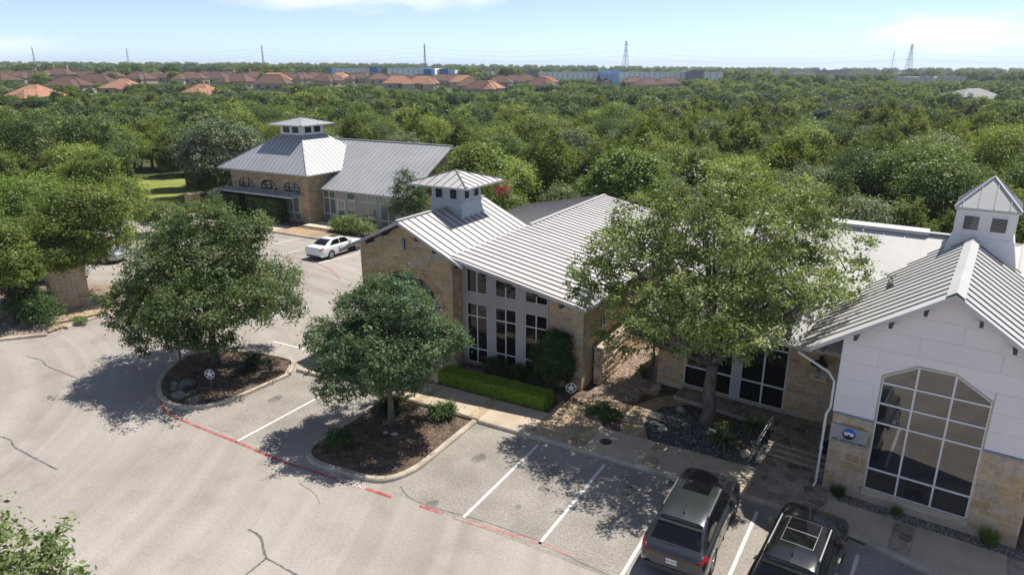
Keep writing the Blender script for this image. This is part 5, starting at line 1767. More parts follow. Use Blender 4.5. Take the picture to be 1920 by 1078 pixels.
# crape myrtle with red-pink flowers behind the middle building
cm = empty('crape_myrtle', (-28.5, 47.0, 0), 0, 'crape myrtle with red-pink blossom behind the square cupola', 'tree')
lob = [L(0, 0, 4.4, 1.9, None, 1.6), L(1.5, 0, 3.4, 1.5, None, 1.3), L(-1.4, 0, 3.6, 1.4, None, 1.2), L(2.2, -.2, 2.5, 1.2, None, 1)]
me, C = crown('crown', lob, 480, 22, .26, .17, L_OAK, 122)
put('crown', me, L_OAK, cm, True)
put('trunk', limbs((0, 0, 0), 0, lob, C, random.Random(1), .08, 1.2, twigs=20), M_BARKD, cm, True)
rngb = np.random.default_rng(5)
bc = np.array([(L(.6, -1.3, 4.9, 1)[0:3]), L(1.0, -1.3, 5.1, 1)[0:3], L(1.6, -1.3, 2.6, 1)[0:3], L(1.95, -1.3, 3.1, 1)[0:3], L(-1.6, -1.4, 4.2, 1)[0:3], L(2.2, -1.2, 2.2, 1)[0:3]])
for c in bc:
    P = c + rngb.normal(0, .23, (110, 3))
    put('blossom', leaf_mesh('blossom', P, np.tile([0, 0, 1.], (110, 1)), np.full(110, .14), rngb, .9), L_PINK, cm, True)
# bright rounded trees right behind the buildings
for i, (px, d, lob, mat_, lab) in enumerate([
    (895, 62, [L(0, 0, 5.4, 2.6, None, 2.0), L(-1.6, 0, 4.2, 2.0, None, 1.6), L(1.5, .2, 4.0, 2.0, None, 1.5), L(.3, -.5, 6.6, 1.8, None, 1.2), L(.6, -.8, 2.8, 2, None, 1.3)], L_YELLOW, 'tall yellow-green tree at the right end of the long far roof'),
    (1165, 52, [L(0, 0, 6.2, 2.0, None, 1.4), L(-1.4, 0, 5.4, 1.5, None, 1.1), L(1.5, 0, 6.6, 1.7, None, 1.2), L(.3, .2, 7.4, 1.2, None, .8), L(-.6, -.3, 4.0, 2, None, 1.2)], L_LIME, 'bright lime-green tree behind the big oak'),
    (100, 78, [L(0, 0, 7.6, 4.0, None, 2.3), L(-4.2, 0, 7.0, 3.4, None, 2.1), L(4.0, .2, 7.2, 3.6, None, 2.1), L(1.6, -1.6, 5.0, 3.8, None, 2.4), L(-2.2, -1.6, 4.6, 3.8, None, 2.4), L(7.0, 0, 5.5, 3, None, 2), L(-7, 0, 6, 3, None, 2), L(4.5, -1.5, 3.4, 3.0, None, 2.0), L(0, -2.2, 3.0, 3.0, None, 1.8)], L_DARK, 'huge spreading oak mass above the bright left trees'),
    (415, 78, [L(0, 0, 6.6, 3.2, None, 2.2), L(-2.6, 0, 5.4, 2.6, None, 2.0), L(2.4, 0, 5.6, 2.6, None, 2.0), L(0, -1.4, 4.0, 3.0, None, 2.0)], L_GREY, 'big grey-green oak left of the hipped far roof'),
    (350, 84, [L(0, 0, 4.6, 2.2, None, 1.6), L(1.6, 0, 3.6, 1.8, None, 1.3), L(-1.2, 0, 3.4, 1.6, None, 1.2)], L_JUN, 'dark brown-green bush tree at the back of the lawn')]):
    x, y = polar(px, d)
    make_tree('woodland_edge_tree', (x, y, 0), lob, 1700 if i == 2 else 1200, 26, .30, .26, mat_, M_BARKD, 130 + i, .2, 2.2, lab, twigs=30)
# dead tree with bare pale limbs
M_DEAD = pm('dead_wood', (0.40, 0.37, 0.335), .9, col2=(.28, .255, .23), vscale=3)
x, y = polar(1552, 150)
dt = empty('dead_tree', (x, y, terrain(x, y)), 0, 'dead tree with bare pale branches standing out of the woods', 'tree')
rd = random.Random(17)
m = MB()
def branch(p, d, ln, r, dep):
    q = [p]
    for k in range(4):
        d = (d + Vector((rd.uniform(-.35, .35), rd.uniform(-.35, .35), rd.uniform(-.15, .3)))).normalized()
        q.append(q[-1] + d * ln / 4)
    m.tube(q, [r * (1 - .55 * k / 4) for k in range(5)], 5, caps=False)
    if dep:
        for _ in range(3 if dep > 1 else 2):
            s = q[rd.randrange(2, 5)]
            branch(s, (d + Vector((rd.uniform(-1, 1), rd.uniform(-1, 1), rd.uniform(-.1, .8)))).normalized(), ln * .68, r * .5, dep - 1)
branch(Vector((0, 0, 0)), Vector((0, 0, 1)), 5.0, .34, 1)
for k in range(5):
    branch(Vector((0, 0, 4.2)), Vector((math.cos(k * 1.3), math.sin(k * 1.3), .8)), 4.4, .27, 3)
put('trunk', m, M_DEAD, dt, True)
dt.scale = (.72, .72, .80)
for px_, d_, hh_, lab in ((1668, 118, 5.2, 'bare grey shrub in the right woods below the dark pylon'), (1484, 112, 5.0, 'bare grey shrub in the middle of the right woods'), (268, 104, 6.0, 'bare pale shrub above the lawn trees'), (1632, 92, 4.6, 'small bare grey shrub in the right woods, nearest the oak'), (1196, 88, 5.0, 'bare grey shrub behind the lime-green tree')):
    x, y = polar(px_, d_)
    o = empty('bare_shrub', (x, y, terrain(x, y)), 0, lab, 'shrub', 'bare shrubs in the woods')
    m = MB()
    for k in range(7):
        a = k * .9
        branch(Vector((math.cos(a) * .2, math.sin(a) * .2, 0)), Vector((math.cos(a) * .35, math.sin(a) * .35, 1)), hh_ * .75, .07, 2)
    put('twigs', m, M_DEAD, o, True)

# ------------------------------------------------------------------ woodland: shared tree kinds
F_DARK = leaf_mat('woodland_oak_leaf', [(0, (0.026, 0.048, 0.012)), (0.5, (0.055, 0.085, 0.021)), (0.85, (0.095, 0.125, 0.032)), (1, (0.15, 0.17, 0.05))], 0.32, 0.42, gain=1.99)
F_OAK = leaf_mat('woodland_olive_leaf', [(0, (0.040, 0.062, 0.013)), (0.45, (0.085, 0.116, 0.026)), (0.8, (0.145, 0.175, 0.045)), (1, (0.22, 0.23, 0.085))], 0.32, 0.42, gain=1.88)
F_JUN = leaf_mat('woodland_juniper_spray', [(0, (0.026, 0.038, 0.006)), (0.5, (0.062, 0.082, 0.012)), (0.85, (0.105, 0.124, 0.019)), (1, (0.155, 0.16, 0.03))], 0.3, 0.42, 0.6, gain=2.39)
F_GREY = leaf_mat('woodland_grey_leaf', [(0, (0.055, 0.078, 0.036)), (0.5, (0.10, 0.13, 0.062)), (1, (0.18, 0.205, 0.115))], 0.25, 0.35, gain=1.65)
F_BRIGHT = leaf_mat('woodland_bright_leaf', [(0, (0.06, 0.095, 0.018)), (0.5, (0.115, 0.16, 0.032)), (0.85, (0.17, 0.205, 0.05)), (1, (0.25, 0.25, 0.07))], 0.3, 0.25, gain=1.82)
def kind_oak(seed, q, leaf, h=6.6, w_=3.0):
    r = random.Random(seed)
    lob = [(0, 0, h * .68, w_ * .72, w_ * .72, h * .27)]
    for k in range(6):
        a = k * 1.05 + r.uniform(-.3, .3)
        rr = w_ * r.uniform(.42, .62)
        lob.append((math.cos(a) * rr, math.sin(a) * rr, h * r.uniform(.42, .72), w_ * r.uniform(.38, .55), w_ * r.uniform(.38, .55), h * r.uniform(.15, .22)))
    me, C = crown('crown', lob, q, 14, .26, leaf, None, seed, .72, -.55, gappy=.3)
    return me
def kind_jun(seed, q, leaf, h=6.0, w_=2.3):
    r = random.Random(seed)
    lob = []
    for k in range(9):
        a = k * 2.4 + r.uniform(-.3, .3)
        rr = w_ * math.sqrt(k / 9) * .75
        hh_ = h * (1 - .45 * (rr / w_)) * r.uniform(.82, 1.05)
        lob.append((math.cos(a) * rr, math.sin(a) * rr, hh_ * .55, w_ * .38, w_ * .38, hh_ * .46))
    me, C = crown('crown', lob, q, 13, .22, leaf, None, seed, .7, -.5, .32, upright=2.6, gappy=.3)
    return me
tk = MB(); tk.tube([(0, 0, -.3), (.1, 0, 1.6), (-.05, .1, 3.4)], [.2, .15, .09], 6)
for k in range(4):
    tk.tube([(.05, 0, 2.0), (math.cos(k * 1.6) * .9, math.sin(k * 1.6) * .9, 3.4), (math.cos(k * 1.6) * 1.5, math.sin(k * 1.6) * 1.5, 4.3)], [.09, .06, .03], 5)
TRUNK = tk.mesh('trunk', True); TRUNK.materials.append(M_BARKD)
KINDS = []
for nm, fn, args, mats_ in (('oak', kind_oak, dict(), [F_DARK, F_OAK, F_DARK]), ('juniper', kind_jun, dict(), [F_JUN, F_JUN, F_JUN, F_JUN]), ('grey', kind_oak, dict(h=5.8, w_=2.7), [F_GREY, F_GREY]), ('bright', kind_oak, dict(h=5.6, w_=2.6), [F_BRIGHT, F_OAK])):
    for i, mt_ in enumerate(mats_):
        near = fn(200 + len(KINDS), 1500, .17 if nm != 'juniper' else .23, **args)
        farm = fn(300 + len(KINDS), 400, .34 if nm != 'juniper' else .42, **args)
        near.materials.append(mt_); farm.materials.append(mt_)
        KINDS.append((nm, near, farm))
LAB = {'oak': 'dark green oak crown in the woodland behind the offices', 'juniper': 'olive juniper with upright sprays in the woodland behind the offices',
       'grey': 'grey-green rounded tree in the woodland behind the offices', 'bright': 'bright green bushy tree in the woodland behind the offices'}
GRP = {'oak': 'woodland oaks', 'juniper': 'woodland junipers', 'grey': 'grey-green woodland trees', 'bright': 'bright woodland trees'}

EDGE = []
def free(x, y):
    """no tree on lots, lawns, buildings"""
    if y < 45.5: return x > -9 and y > 37 and False or (x > 14 and y > 39) or (x > -6 and y > 43)
    if -63 < x < -35 and y < 65: return False
    if x < -62 and y < 62 + (-62 - x) * .15: return False
    if x < -24 and y < 49: return False
    if -25 < x < -9 and y < 47.5: return False
    return True
edge = random.Random(55)
for px_, d_, nm_, sc0, lab in [(-30, 74, 0, 1.25, 'dark oak at the left picture edge behind the bright trees'), (40, 70, 5, 1.0, 'olive juniper under the huge spreading oak, leftmost'), (95, 68, 3, .95, 'olive juniper low under the huge spreading oak'), (150, 71, 1, 1.1, 'olive oak below the right half of the huge spreading oak'),
        (205, 76, 4, 1.0, 'dark juniper left of the lawn'), (226, 90, 2, 1.15, 'dark oak at the back left corner of the lawn'), (256, 101, 3, 1.15, 'juniper behind the lawn, left of three'), (290, 102, 6, 1.2, 'tall juniper behind the middle of the lawn'), (322, 101, 4, 1.1, 'juniper behind the lawn, right of three'), (358, 96, 0, 1.1, 'dark oak at the back right corner of the lawn'),
        (384, 80, 5, .75, 'brown-green juniper between lawn and hipped roof'), (440, 88, 2, 1.2, 'dark oak just left of the hipped roof cupola'), (60, 84, 2, 1.3, 'tall dark oak behind the huge spreading oak'), (190, 90, 0, 1.2, 'round dark oak right of the huge spreading oak'), (408, 68, 8, .5, 'small bright tree beside the stone pier')]:
    EDGE.append((px_, d_, nm_, sc0, lab))
rw3 = random.Random(77)
spots = []
d = 44.0
while d < 205:
    step = 3.9 + d * .012
    lat = -d * .82 - 12
    while lat < d * .82 + 12:
        x0_, y0_ = lat + rw3.uniform(-.45, .45) * step, d + rw3.uniform(-.45, .45) * step
        x, y = _c * x0_ - _s * y0_, _s * x0_ + _c * y0_
        if free(x, y):
            # patches: junipers dominate on the right, oaks on the left
            s_ = math.sin(x * .045 + 1.3) * math.cos(y * .05 - .4) + .35 * math.sin(x * .13 - y * .11)
            u_ = rw3.random()
            lr = lat / d
            pj = .34 + .34 * sstep(-.2, .45, lr) + .22 * s_
            if u_ < pj: kd = 'juniper'
            elif u_ < pj + (1 - pj) * .56: kd = 'oak'
            elif u_ < pj + (1 - pj) * .8: kd = 'grey'
            else: kd = 'bright'
            spots.append((math.hypot(x, y), x, y, kd, lr))
        lat += step
    d += step * .92
vis = [s for s in spots if abs(s[4]) < .80]
vis.sort()
near_set = set(id(s) for s in vis[:300])
byk = {}
for i, kk in enumerate(KINDS):
    byk.setdefault(kk[0], []).append(i)
mass = []
for s in spots:
    dd, x, y, kd, lr = s
    i = rw3.choice(byk[kd])
    sc_ = rw3.choice((.62, .8, .95, 1.05, 1.2, 1.32)) * rw3.uniform(.92, 1.08) * (1.0 if kd != 'juniper' else rw3.uniform(.85, 1.1)) * (1 - .18 * sstep(90, 180, dd))
    rz = rw3.uniform(0, 6.28)
    if id(s) in near_set:
        o = empty('juniper_tree' if kd == 'juniper' else 'woodland_tree', (x, y, terrain(x, y) - .05), rz, LAB[kd], 'tree', GRP[kd])
        o.scale = (sc_, sc_, sc_ * rw3.uniform(.9, 1.12))
        inst('crown', KINDS[i][1], o)
        inst('trunk', TRUNK, o)
    else:
        mass.append((x, y, terrain(x, y) - .05, rz, sc_, i))
for px_, d_, i, sc0, lab in EDGE:
    x, y = polar(px_, d_)
    o = empty('lawn_edge_tree', (x, y, -.05), edge.uniform(0, 6.28), lab, 'tree', 'trees round the lawn')
    o.scale = (sc0 * 1.1, sc0 * 1.1, sc0)
    inst('crown', KINDS[i][1], o)
    inst('trunk', TRUNK, o)
# beyond the near woods: trees among the houses and out to the horizon
rows = []
d = 205.0
while d < 2600:
    step = 5.2 + (d - 205) * .020
    lat = -d * .80
    while lat < d * .80:
        x0_, y0_ = lat + rw3.uniform(-.5, .5) * step, d + rw3.uniform(-.5, .5) * step
        x, y = _c * x0_ - _s * y0_, _s * x0_ + _c * y0_
        kd = rw3.choice(['oak', 'oak', 'oak', 'juniper', 'grey'])
        dens = .7 if 205 < d < 420 else (.75 if d < 700 else .9)
        if lat / d > .42 and d > 420: dens *= .55
        if rw3.random() < dens:
            mass.append((x, y, terrain(x, y) - .1, rw3.uniform(0, 6.28), (rw3.uniform(.7, 1.15) if d < 420 else rw3.choice((.7, .9, 1.0, 1.2, 1.7))) * (1 + .0003 * max(0, d - 400)), rw3.choice(byk[kd])))
        lat += step
    d += step

HOUSE_SPOTS = []
VIEWS = []      # (photo column, half width px, lowest row a tree may reach, distance) of far things that show above the trees
def fit_tree(p):
    """lower or drop a far tree that would stand in front of a roof the photo shows"""
    x, y, z, rz, sc_, ki = p
    d = ahead(x, y)
    px = CX + F_PX * side(x, y) / d * math.cos(_p)
    for c, hw, row, dist in VIEWS:
        if d < dist + 4 and abs(px - c) < hw + 2.6 * sc_ * F_PX / d:
            top = 6.4 * sc_
            zmax = CAM_H - (row - HZ) * d / F_PX - z
            if top > zmax:
                if zmax < 2.2:
                    return None
                sc_ = zmax / 6.4
    return (x, y, z, rz, sc_, ki)

def keep_clear(x, y):
    for hx, hy, r in HOUSE_SPOTS:
        if (x - hx) ** 2 + (y - hy) ** 2 < r * r:
            return True
    return False

def build_mass(name, pts, label):
    """one uncountable wood: each point carries one of the shared far tree kinds"""
    col_ = bpy.data.collections.new(name + '_kinds')
    for i, kk in enumerate(KINDS):
        t = bpy.data.objects.new('kind_%02d' % i, kk[2])
        col_.objects.link(t)
    me = bpy.data.meshes.new(name)
    me.from_pydata([p[:3] for p in pts], [], [])
    for nm, tp, k in (('rz', 'FLOAT', 3), ('sc', 'FLOAT', 4), ('ki', 'INT', 5)):
        a = me.attributes.new(nm, tp, 'POINT')
        a.data.foreach_set('value', [p[k] for p in pts])
    o = put(name, me, None)
    tag(o, label, None, None, 'stuff')
    ng = bpy.data.node_groups.new(name, 'GeometryNodeTree')
    ng.interface.new_socket('Geometry', in_out='INPUT', socket_type='NodeSocketGeometry')
    ng.interface.new_socket('Geometry', in_out='OUTPUT', socket_type='NodeSocketGeometry')
    n, l = ng.nodes, ng.links
    gi, go = n.new('NodeGroupInput'), n.new('NodeGroupOutput')
    ip = n.new('GeometryNodeInstanceOnPoints')
    ci = n.new('GeometryNodeCollectionInfo')
    ci.inputs['Collection'].default_value = col_
    ci.inputs['Separate Children'].default_value = True
    ci.inputs['Reset Children'].default_value = True
    ip.inputs['Pick Instance'].default_value = True
    def attr(nm, tp):
        a = n.new('GeometryNodeInputNamedAttribute')
        a.data_type = tp
        a.inputs['Name'].default_value = nm
        return a.outputs[0]
    cx_ = n.new('ShaderNodeCombineXYZ')
    l.new(attr('rz', 'FLOAT'), cx_.inputs['Z'])
    l.new(gi.outputs[0], ip.inputs['Points'])
    l.new(ci.outputs[0], ip.inputs['Instance'])
    l.new(attr('ki', 'INT'), ip.inputs['Instance Index'])
    l.new(cx_.outputs[0], ip.inputs['Rotation'])
    l.new(attr('sc', 'FLOAT'), ip.inputs['Scale'])
    l.new(ip.outputs[0], go.inputs[0])
    md = o.modifiers.new('trees', 'NODES')
    md.node_group = ng
    return o

# ------------------------------------------------------------------ hedges and shrubs
def box_hedge(name, x0, x1, y0, y1, z1, label, n, leaf, mat, seed, fn=None, cat='hedge'):
    o = empty(name, ((x0 + x1) / 2, (y0 + y1) / 2, .1), 0, label, cat)
    rng = np.random.default_rng(seed)
    W_, D_, H_ = x1 - x0, y1 - y0, z1 - .1
    area_ = [W_ * D_, W_ * H_, W_ * H_, D_ * H_, D_ * H_]
    f = rng.choice(5, size=n, p=np.array(area_) / sum(area_))
    P = np.empty((n, 3)); N = np.zeros((n, 3))
    u, v_ = rng.random(n), rng.random(n)
    P[:, 0], P[:, 1], P[:, 2] = (u - .5) * W_, (v_ - .5) * D_, H_
    N[:, 2] = 1
    for k, (ax, sg_) in enumerate(((1, -1), (1, 1), (0, -1), (0, 1)), 1):
        q = f == k
        P[q, 2] = v_[q] * H_
        P[q, ax] = sg_ * (D_ if ax == 1 else W_) / 2
        if ax == 0: P[q, 1] = (u[q] - .5) * D_
        N[q] = 0; N[q, ax] = sg_
    wob = 0.03 * np.sin(P[:, 0] * 5.1 + P[:, 2] * 3) + 0.025 * np.sin(P[:, 0] * 11 + P[:, 1] * 9)
    P += N * (rng.normal(0, .018, n) + wob * .6)[:, None]
    put('foliage', leaf_mesh('foliage', P, N * 1.6, leaf * rng.uniform(.6, 1.4, n), rng, .6, rng.normal(.5, .22, n)), mat, o, True)
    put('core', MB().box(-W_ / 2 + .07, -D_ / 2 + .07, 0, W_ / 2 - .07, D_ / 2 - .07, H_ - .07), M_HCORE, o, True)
    return o
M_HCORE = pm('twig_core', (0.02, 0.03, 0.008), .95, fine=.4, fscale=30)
box_hedge('clipped_hedge', -17.25, -11.75, 23.55, 24.35, .73, 'long clipped bright green box hedge in front of the tall windows', 30000, .05, L_HEDGE, 1)

def shrub(name, base, lobes, clumps, per, spread, leaf, mat, seed, label, cat='shrub', group=None, upright=0, low=-.5):
    o = empty(name, base, 0, label, cat, group)
    me, C = crown('foliage', lobes, clumps, per, spread, leaf, mat, seed, .45, low, .45, upright)
    put('foliage', me, mat, o, True)
    m = MB()
    r = random.Random(seed)
    for k in range(7):
        c = C[r.randrange(len(C))]
        m.tube([(0, 0, -.05), (c[0] * .5, c[1] * .5, c[2] * .55), tuple(c)], [.03, .02, .008], 4, caps=False)
    put('stem', m, M_BARKD, o, True)
    return o
shrub('tall_shrub', (-12.35, 25.55, .1), [(0, 0, 1.9, .75, .5, .85), (-.35, 0, 1.2, .7, .5, .8), (.35, 0, 1.3, .65, .45, .8), (.1, 0, .55, .9, .5, .5), (.5, .1, 2.3, .4, .35, .4)], 620, 22, .13, .11, L_SHRUB, 61, 'tall dense dark shrub against the stone wall by the windows', upright=1.5)
for px, s, lab in (((930, 702), .62, 'first low grey-green shrub under the tall windows, left of three'), ((968, 715), .58, 'middle low grey-green shrub under the tall windows'), ((998, 727), .5, 'low grey-green shrub next to the tall dark shrub')):
    b = G(*px, .1)
    shrub('low_shrub', (b.x, b.y, .1), [(0, 0, .3 * s / .6, s, s * .75, .42 * s / .6)], 130, 22, .11, .10, L_SHRUB, int(px[0]), lab, group='low shrubs under the windows', upright=1.8)
shrub('small_shrub', G(826, 782, .1), [(0, 0, .3, .55, .5, .32), (.3, .1, .35, .35, .3, .25)], 110, 20, .11, .10, L_SHRUB, 64, 'small leafy shrub beside the kerb on the round tree island')
shrub('small_shrub', G(636, 838, .1), [(0, 0, .35, .5, .45, .35)], 110, 20, .11, .10, L_SHRUB, 65, 'small dark shrub at the near corner of the round tree island')
shrub('small_shrub', G(1130, 780, .1), [(0, 0, .2, .75, .5, .2)], 110, 20, .1, .09, L_SHRUB, 66, 'low groundcover plant among the stepping stones')
shrub('small_shrub', G(1330, 800, .12) + Vector((.5, .1, 0)), [(0, 0, .16, .28, .25, .16)], 40, 18, .08, .08, L_OAK, 67, 'tiny plant at the foot of the oak')
for t, s, lab in ((.55, .42, 'fine green grass tuft at the corner by the downspout'), (2.35, .3, 'small pale grass tuft below the tall window'), (4.85, .5, 'bushy bright grass tuft below the stone base at the right')):
    x, y = along(t, .32)
    rng = np.random.default_rng(int(t * 100))
    n = 420
    a, rr = rng.uniform(0, 6.28, n), np.sqrt(rng.random(n)) * s * .5
    tip = np.stack([np.cos(a) * rr * 1.5, np.sin(a) * rr * 1.5, rng.uniform(.45, 1.0, n) * s * 1.15], 1)
    bs = np.stack([np.cos(a) * rr * .4, np.sin(a) * rr * .4, np.zeros(n)], 1)
    sdv = rng.normal(0, 1, (n, 3)) * .012
    V = np.stack([bs - sdv, bs + sdv, tip], 1).reshape(-1, 3)
    o = empty('grass_tuft', (x, y, .1), 0, lab, 'grass tuft', 'grass tufts along the gable')
    put('blades', raw_mesh('blades', V, 3, rng.random(n)), L_YELLOW if t > 1 else L_SHRUB, o, True)

def rosette(name, base, n, length, width, droop, mat, seed, label, cat, up=(.15, 1.1), group=None, fronds=False):
    """yucca blades or sago fronds from one heart"""
    rng = np.random.default_rng(seed)
    quads, vv = [], []
    for k in range(n):
        a = rng.uniform(0, 6.28)
        el = rng.uniform(*up)
        Lh = length * rng.uniform(.7, 1.1)
        dirh = np.array([math.cos(a), math.sin(a), 0])
        sdn = np.array([-math.sin(a), math.cos(a), 0])
        pts = []
        for s in range(7):
            t = s / 6
            e = el - droop * t * t
            p = dirh * Lh * t * math.cos(el) + np.array([0, 0, .12 + Lh * t * math.sin(el) - droop * Lh * t * t * .55])
            pts.append(p)
        val = rng.random()
        if not fronds:
            for s in range(6):
                w0, w1 = width * (1 - (s / 6) ** 2) * .5 + .002, width * (1 - ((s + 1) / 6) ** 2) * .5 + .002
                quads += [pts[s] - sdn * w0, pts[s] + sdn * w0, pts[s + 1] + sdn * w1, pts[s + 1] - sdn * w1]
                vv.append(val)
        else:
            for s in range(1, 7):
                for h in range(4):
                    t = h / 4
                    p = pts[s - 1] * (1 - t) + pts[s] * t
                    ll = width * math.sin(math.pi * min(.97, .12 + (s - 1 + t) / 6.4))
                    fw_ = (pts[s] - pts[s - 1]); fw_ = fw_ / (np.linalg.norm(fw_) + 1e-9)
                    for g_ in (-1, 1):
                        tipp = p + sdn * g_ * ll + fw_ * ll * .5 + np.array([0, 0, -.02])
                        quads += [p - fw_ * .014, p + fw_ * .014, tipp + fw_ * .006, tipp]
                        vv.append(val + rng.normal(0, .08))
    o = empty(name, base, 0, label, cat, group)
    put('fronds' if fronds else 'blades', raw_mesh('blades', np.array(quads), 4, np.array(vv)), mat, o, True)
    m = MB(); m.lathe([(0.0, -.03), (.12, -.03), (.13, .08), (.08, .16), (0, .2)], 8)
    put('heart', m, M_BARKD, o, True)
    return o
rosette('yucca', G(1355, 832, .12), 95, .95, .055, .7, L_BLADE, 71, 'spiky yucca at the front of the slate bed', 'yucca', (.1, 1.25), 'yuccas in the slate bed')
rosette('yucca', G(1412, 806, .12), 95, .85, .05, .7, L_BLADE, 72, 'pale spiky yucca at the back of the slate bed near the handrail', 'yucca', (.1, 1.25), 'yuccas in the slate bed')
rosette('sago_palm', G(738, 770, .1), 60, 1.55, .2, .75, L_SAGO, 73, 'dark sago palm behind the trunk of the round tree', 'sago palm', (.1, 1.2), None, True)
rosette('sago_palm', G(474, 692, .1), 55, 1.25, .18, .7, L_SAGO, 74, 'dark sago palm beside the kerb on the rock island', 'sago palm', (.15, 1.2), None, True)
rosette('cycad', G(1207, 708, .1), 22, .8, .13, .5, L_YELLOW, 75, 'small yellow-green cycad beside the slender courtyard tree', 'cycad', (.6, 1.3), None, True)
# shrubs by the far building and the left bed
shrub('round_shrub', (-42.3, 44.9, .1), [(0, 0, .7, 1.5, .8, .75), (1.6, 0, .65, 1.3, .8, .65), (-.9, 0, .5, .9, .7, .55)], 420, 20, .2, .16, L_OAK, 81, 'rounded bright shrub behind the white sedan')
for x_, lab in ((-57.2, 'dark hedge block under the left arch of the far office'), (-53.9, 'dark hedge block under the middle arch of the far office'), (-51.9, 'dark hedge block left of the lower far window')):
    box_hedge('far_hedge', x_ - 1.2, x_ + 1.0, 44.7, 45.9, 2.3, lab, 2600, .16, L_SHRUB, int(-x_))
shrub('bed_shrub', G(60, 600, .1), [(0, 0, 1.0, 1.3, 1.0, 1.1), (1.3, 0, .8, 1.1, .9, .9), (-1.4, .2, 1.0, 1.2, .9, 1.0)], 420, 22, .2, .14, L_SHRUB, 82, 'dark green shrub mass left of the mail kiosk')
shrub('bed_shrub', G(150, 603, .12), [(0, 0, .12, .55, .3, .14)], 60, 18, .1, .09, L_OAK, 83, 'low green plant inside the little kerbed corner bed')
shrub('lawn_shrub', (-66.0, 50.8, .06), [(0, 0, 1.0, .9, .9, .9), (.3, 0, 1.8, .6, .6, .6)], 160, 20, .2, .17, L_LIME, 84, 'pale young shrub at the right edge of the lawn')
shrub('wall_shrub', (-36.2, 46.6, .1), [(0, 0, 1.2, 1.2, 1.0, 1.2), (.9, 0, .8, 1.0, .8, .8)], 240, 20, .22, .17, L_GREY, 85, 'grey-green shrub at the right end wall of the far office')
shrub('wall_shrub', (-34.4, 49.5, .1), [(0, 0, 1.6, 1.5, 1.2, 1.6), (.9, 0, 1, 1.3, 1, 1)], 300, 20, .24, .18, L_YELLOW, 86, 'yellowish shrub beneath the far roof rake')

# ------------------------------------------------------------------ rocks
def rock(name, base, sx, sy, sz, seed, mat, label, rz=0):
    rng = np.random.default_rng(seed)
    import bmesh
    bm = bmesh.new()
    bmesh.ops.create_icosphere(bm, subdivisions=3, radius=1)
    dirs = rng.normal(0, 1, (9, 3)); dirs /= np.linalg.norm(dirs, axis=1, keepdims=True)
    lim = rng.uniform(.6, .95, 9)
    for v_ in bm.verts:
        c = np.array(v_.co)
        for dd, ll in zip(dirs, lim):
            t = c @ dd
            if t > ll: c = c - dd * (t - ll) * .9
        c = c * (1 + .05 * math.sin(c[0] * 9 + seed) * math.sin(c[1] * 8 + c[2] * 7))
        v_.co = (c[0] * sx, c[1] * sy, max(c[2], -.35) * sz + sz * .3)
    me = bpy.data.meshes.new(name)
    bm.to_mesh(me); bm.free()
    o = put(name, me, mat)
    o.location = base
    o.rotation_euler = (0, 0, rz)
    return tag(o, label, 'rock')
for i, (px, a, b, c, mt_, lab) in enumerate([
    ((331, 728), .38, .3, .42, M_GREYROCK, 'leftmost pale grey rock at the rounded kerb end'), ((338, 745), .45, .3, .36, M_GREYROCK, 'grey rock nearest the kerb curve on the rock island'),
    ((352, 725), .5, .36, .46, M_GREYROCK, 'largest grey rock in the middle of the island group'), ((358, 741), .33, .28, .3, M_GREYROCK, 'small grey rock in front of the largest one'), ((366, 754), .25, .3, .28, M_GREYROCK, 'pale whitish rock nearest the stall'),
    ((1242, 806), .27, .2, .15, M_ROCK, 'cream rock at the left of the slate bed'), ((1275, 770), .24, .2, .2, M_ROCK, 'upright cream rock at the back of the slate bed'), ((1397, 852), .3, .22, .2, M_ROCK, 'white blocky rock in front of the yuccas'),
    ((1414, 792), .42, .25, .24, M_ROCK, 'pale rock behind the back yucca'), ((723, 812), .13, .1, .1, M_ROCK, 'small stone left of the round tree trunk'), ((740, 814), .2, .1, .09, M_ROCK, 'flat stone at the foot of the round tree trunk'),
    ((1232, 728), .5, .3, .22, M_ROCK, 'flat boulder by the courtyard tree')]):
    rock('rock', G(*px, .1), a * .85, b * .85, c * .75, 900 + i, mt_, lab, i * .7)

# ------------------------------------------------------------------ star signs on stakes
def star_sign(base, h, label):
    o = empty('star_sign', base, R(25), label, 'yard sign')
    m = MB()
    n = 28
    for rr, ww in ((.235, .03),):
        for k in range(n):
            a0, a1 = 2 * math.pi * k / n, 2 * math.pi * (k + 1) / n
            m.hexa([(math.cos(a0) * (rr - ww), -.012, math.sin(a0) * (rr - ww)), (math.cos(a0) * rr, -.012, math.sin(a0) * rr), (math.cos(a1) * rr, -.012, math.sin(a1) * rr), (math.cos(a1) * (rr - ww), -.012, math.sin(a1) * (rr - ww))],
                   [(math.cos(a0) * (rr - ww), .012, math.sin(a0) * (rr - ww)), (math.cos(a0) * rr, .012, math.sin(a0) * rr), (math.cos(a1) * rr, .012, math.sin(a1) * rr), (math.cos(a1) * (rr - ww), .012, math.sin(a1) * (rr - ww))])
    r = put('ring', m, M_WHITE, o, True); r.location = (0, 0, h)
    pts = [((.215 if k % 2 == 0 else .085) * math.sin(math.pi * k / 5), (.215 if k % 2 == 0 else .085) * math.cos(math.pi * k / 5)) for k in range(10)]
    m = MB(); m.prism([(u, -.016, z) for u, z in pts], [(u, .008, z) for u, z in pts]); s = put('star', m, M_WHITE, o, True); s.location = (0, 0, h)
    m = MB(); m.lathe([(0, 0), (.205, 0)], 24); s = put('backing', m, M_INK, o, True); s.rotation_euler = (R(90), 0, 0); s.location = (0, .011, h)
    m = MB(); m.tube([(0, .02, -.1), (.0, .02, h - .2)], .015, 6); put('stake', m, M_STEEL, o, True)
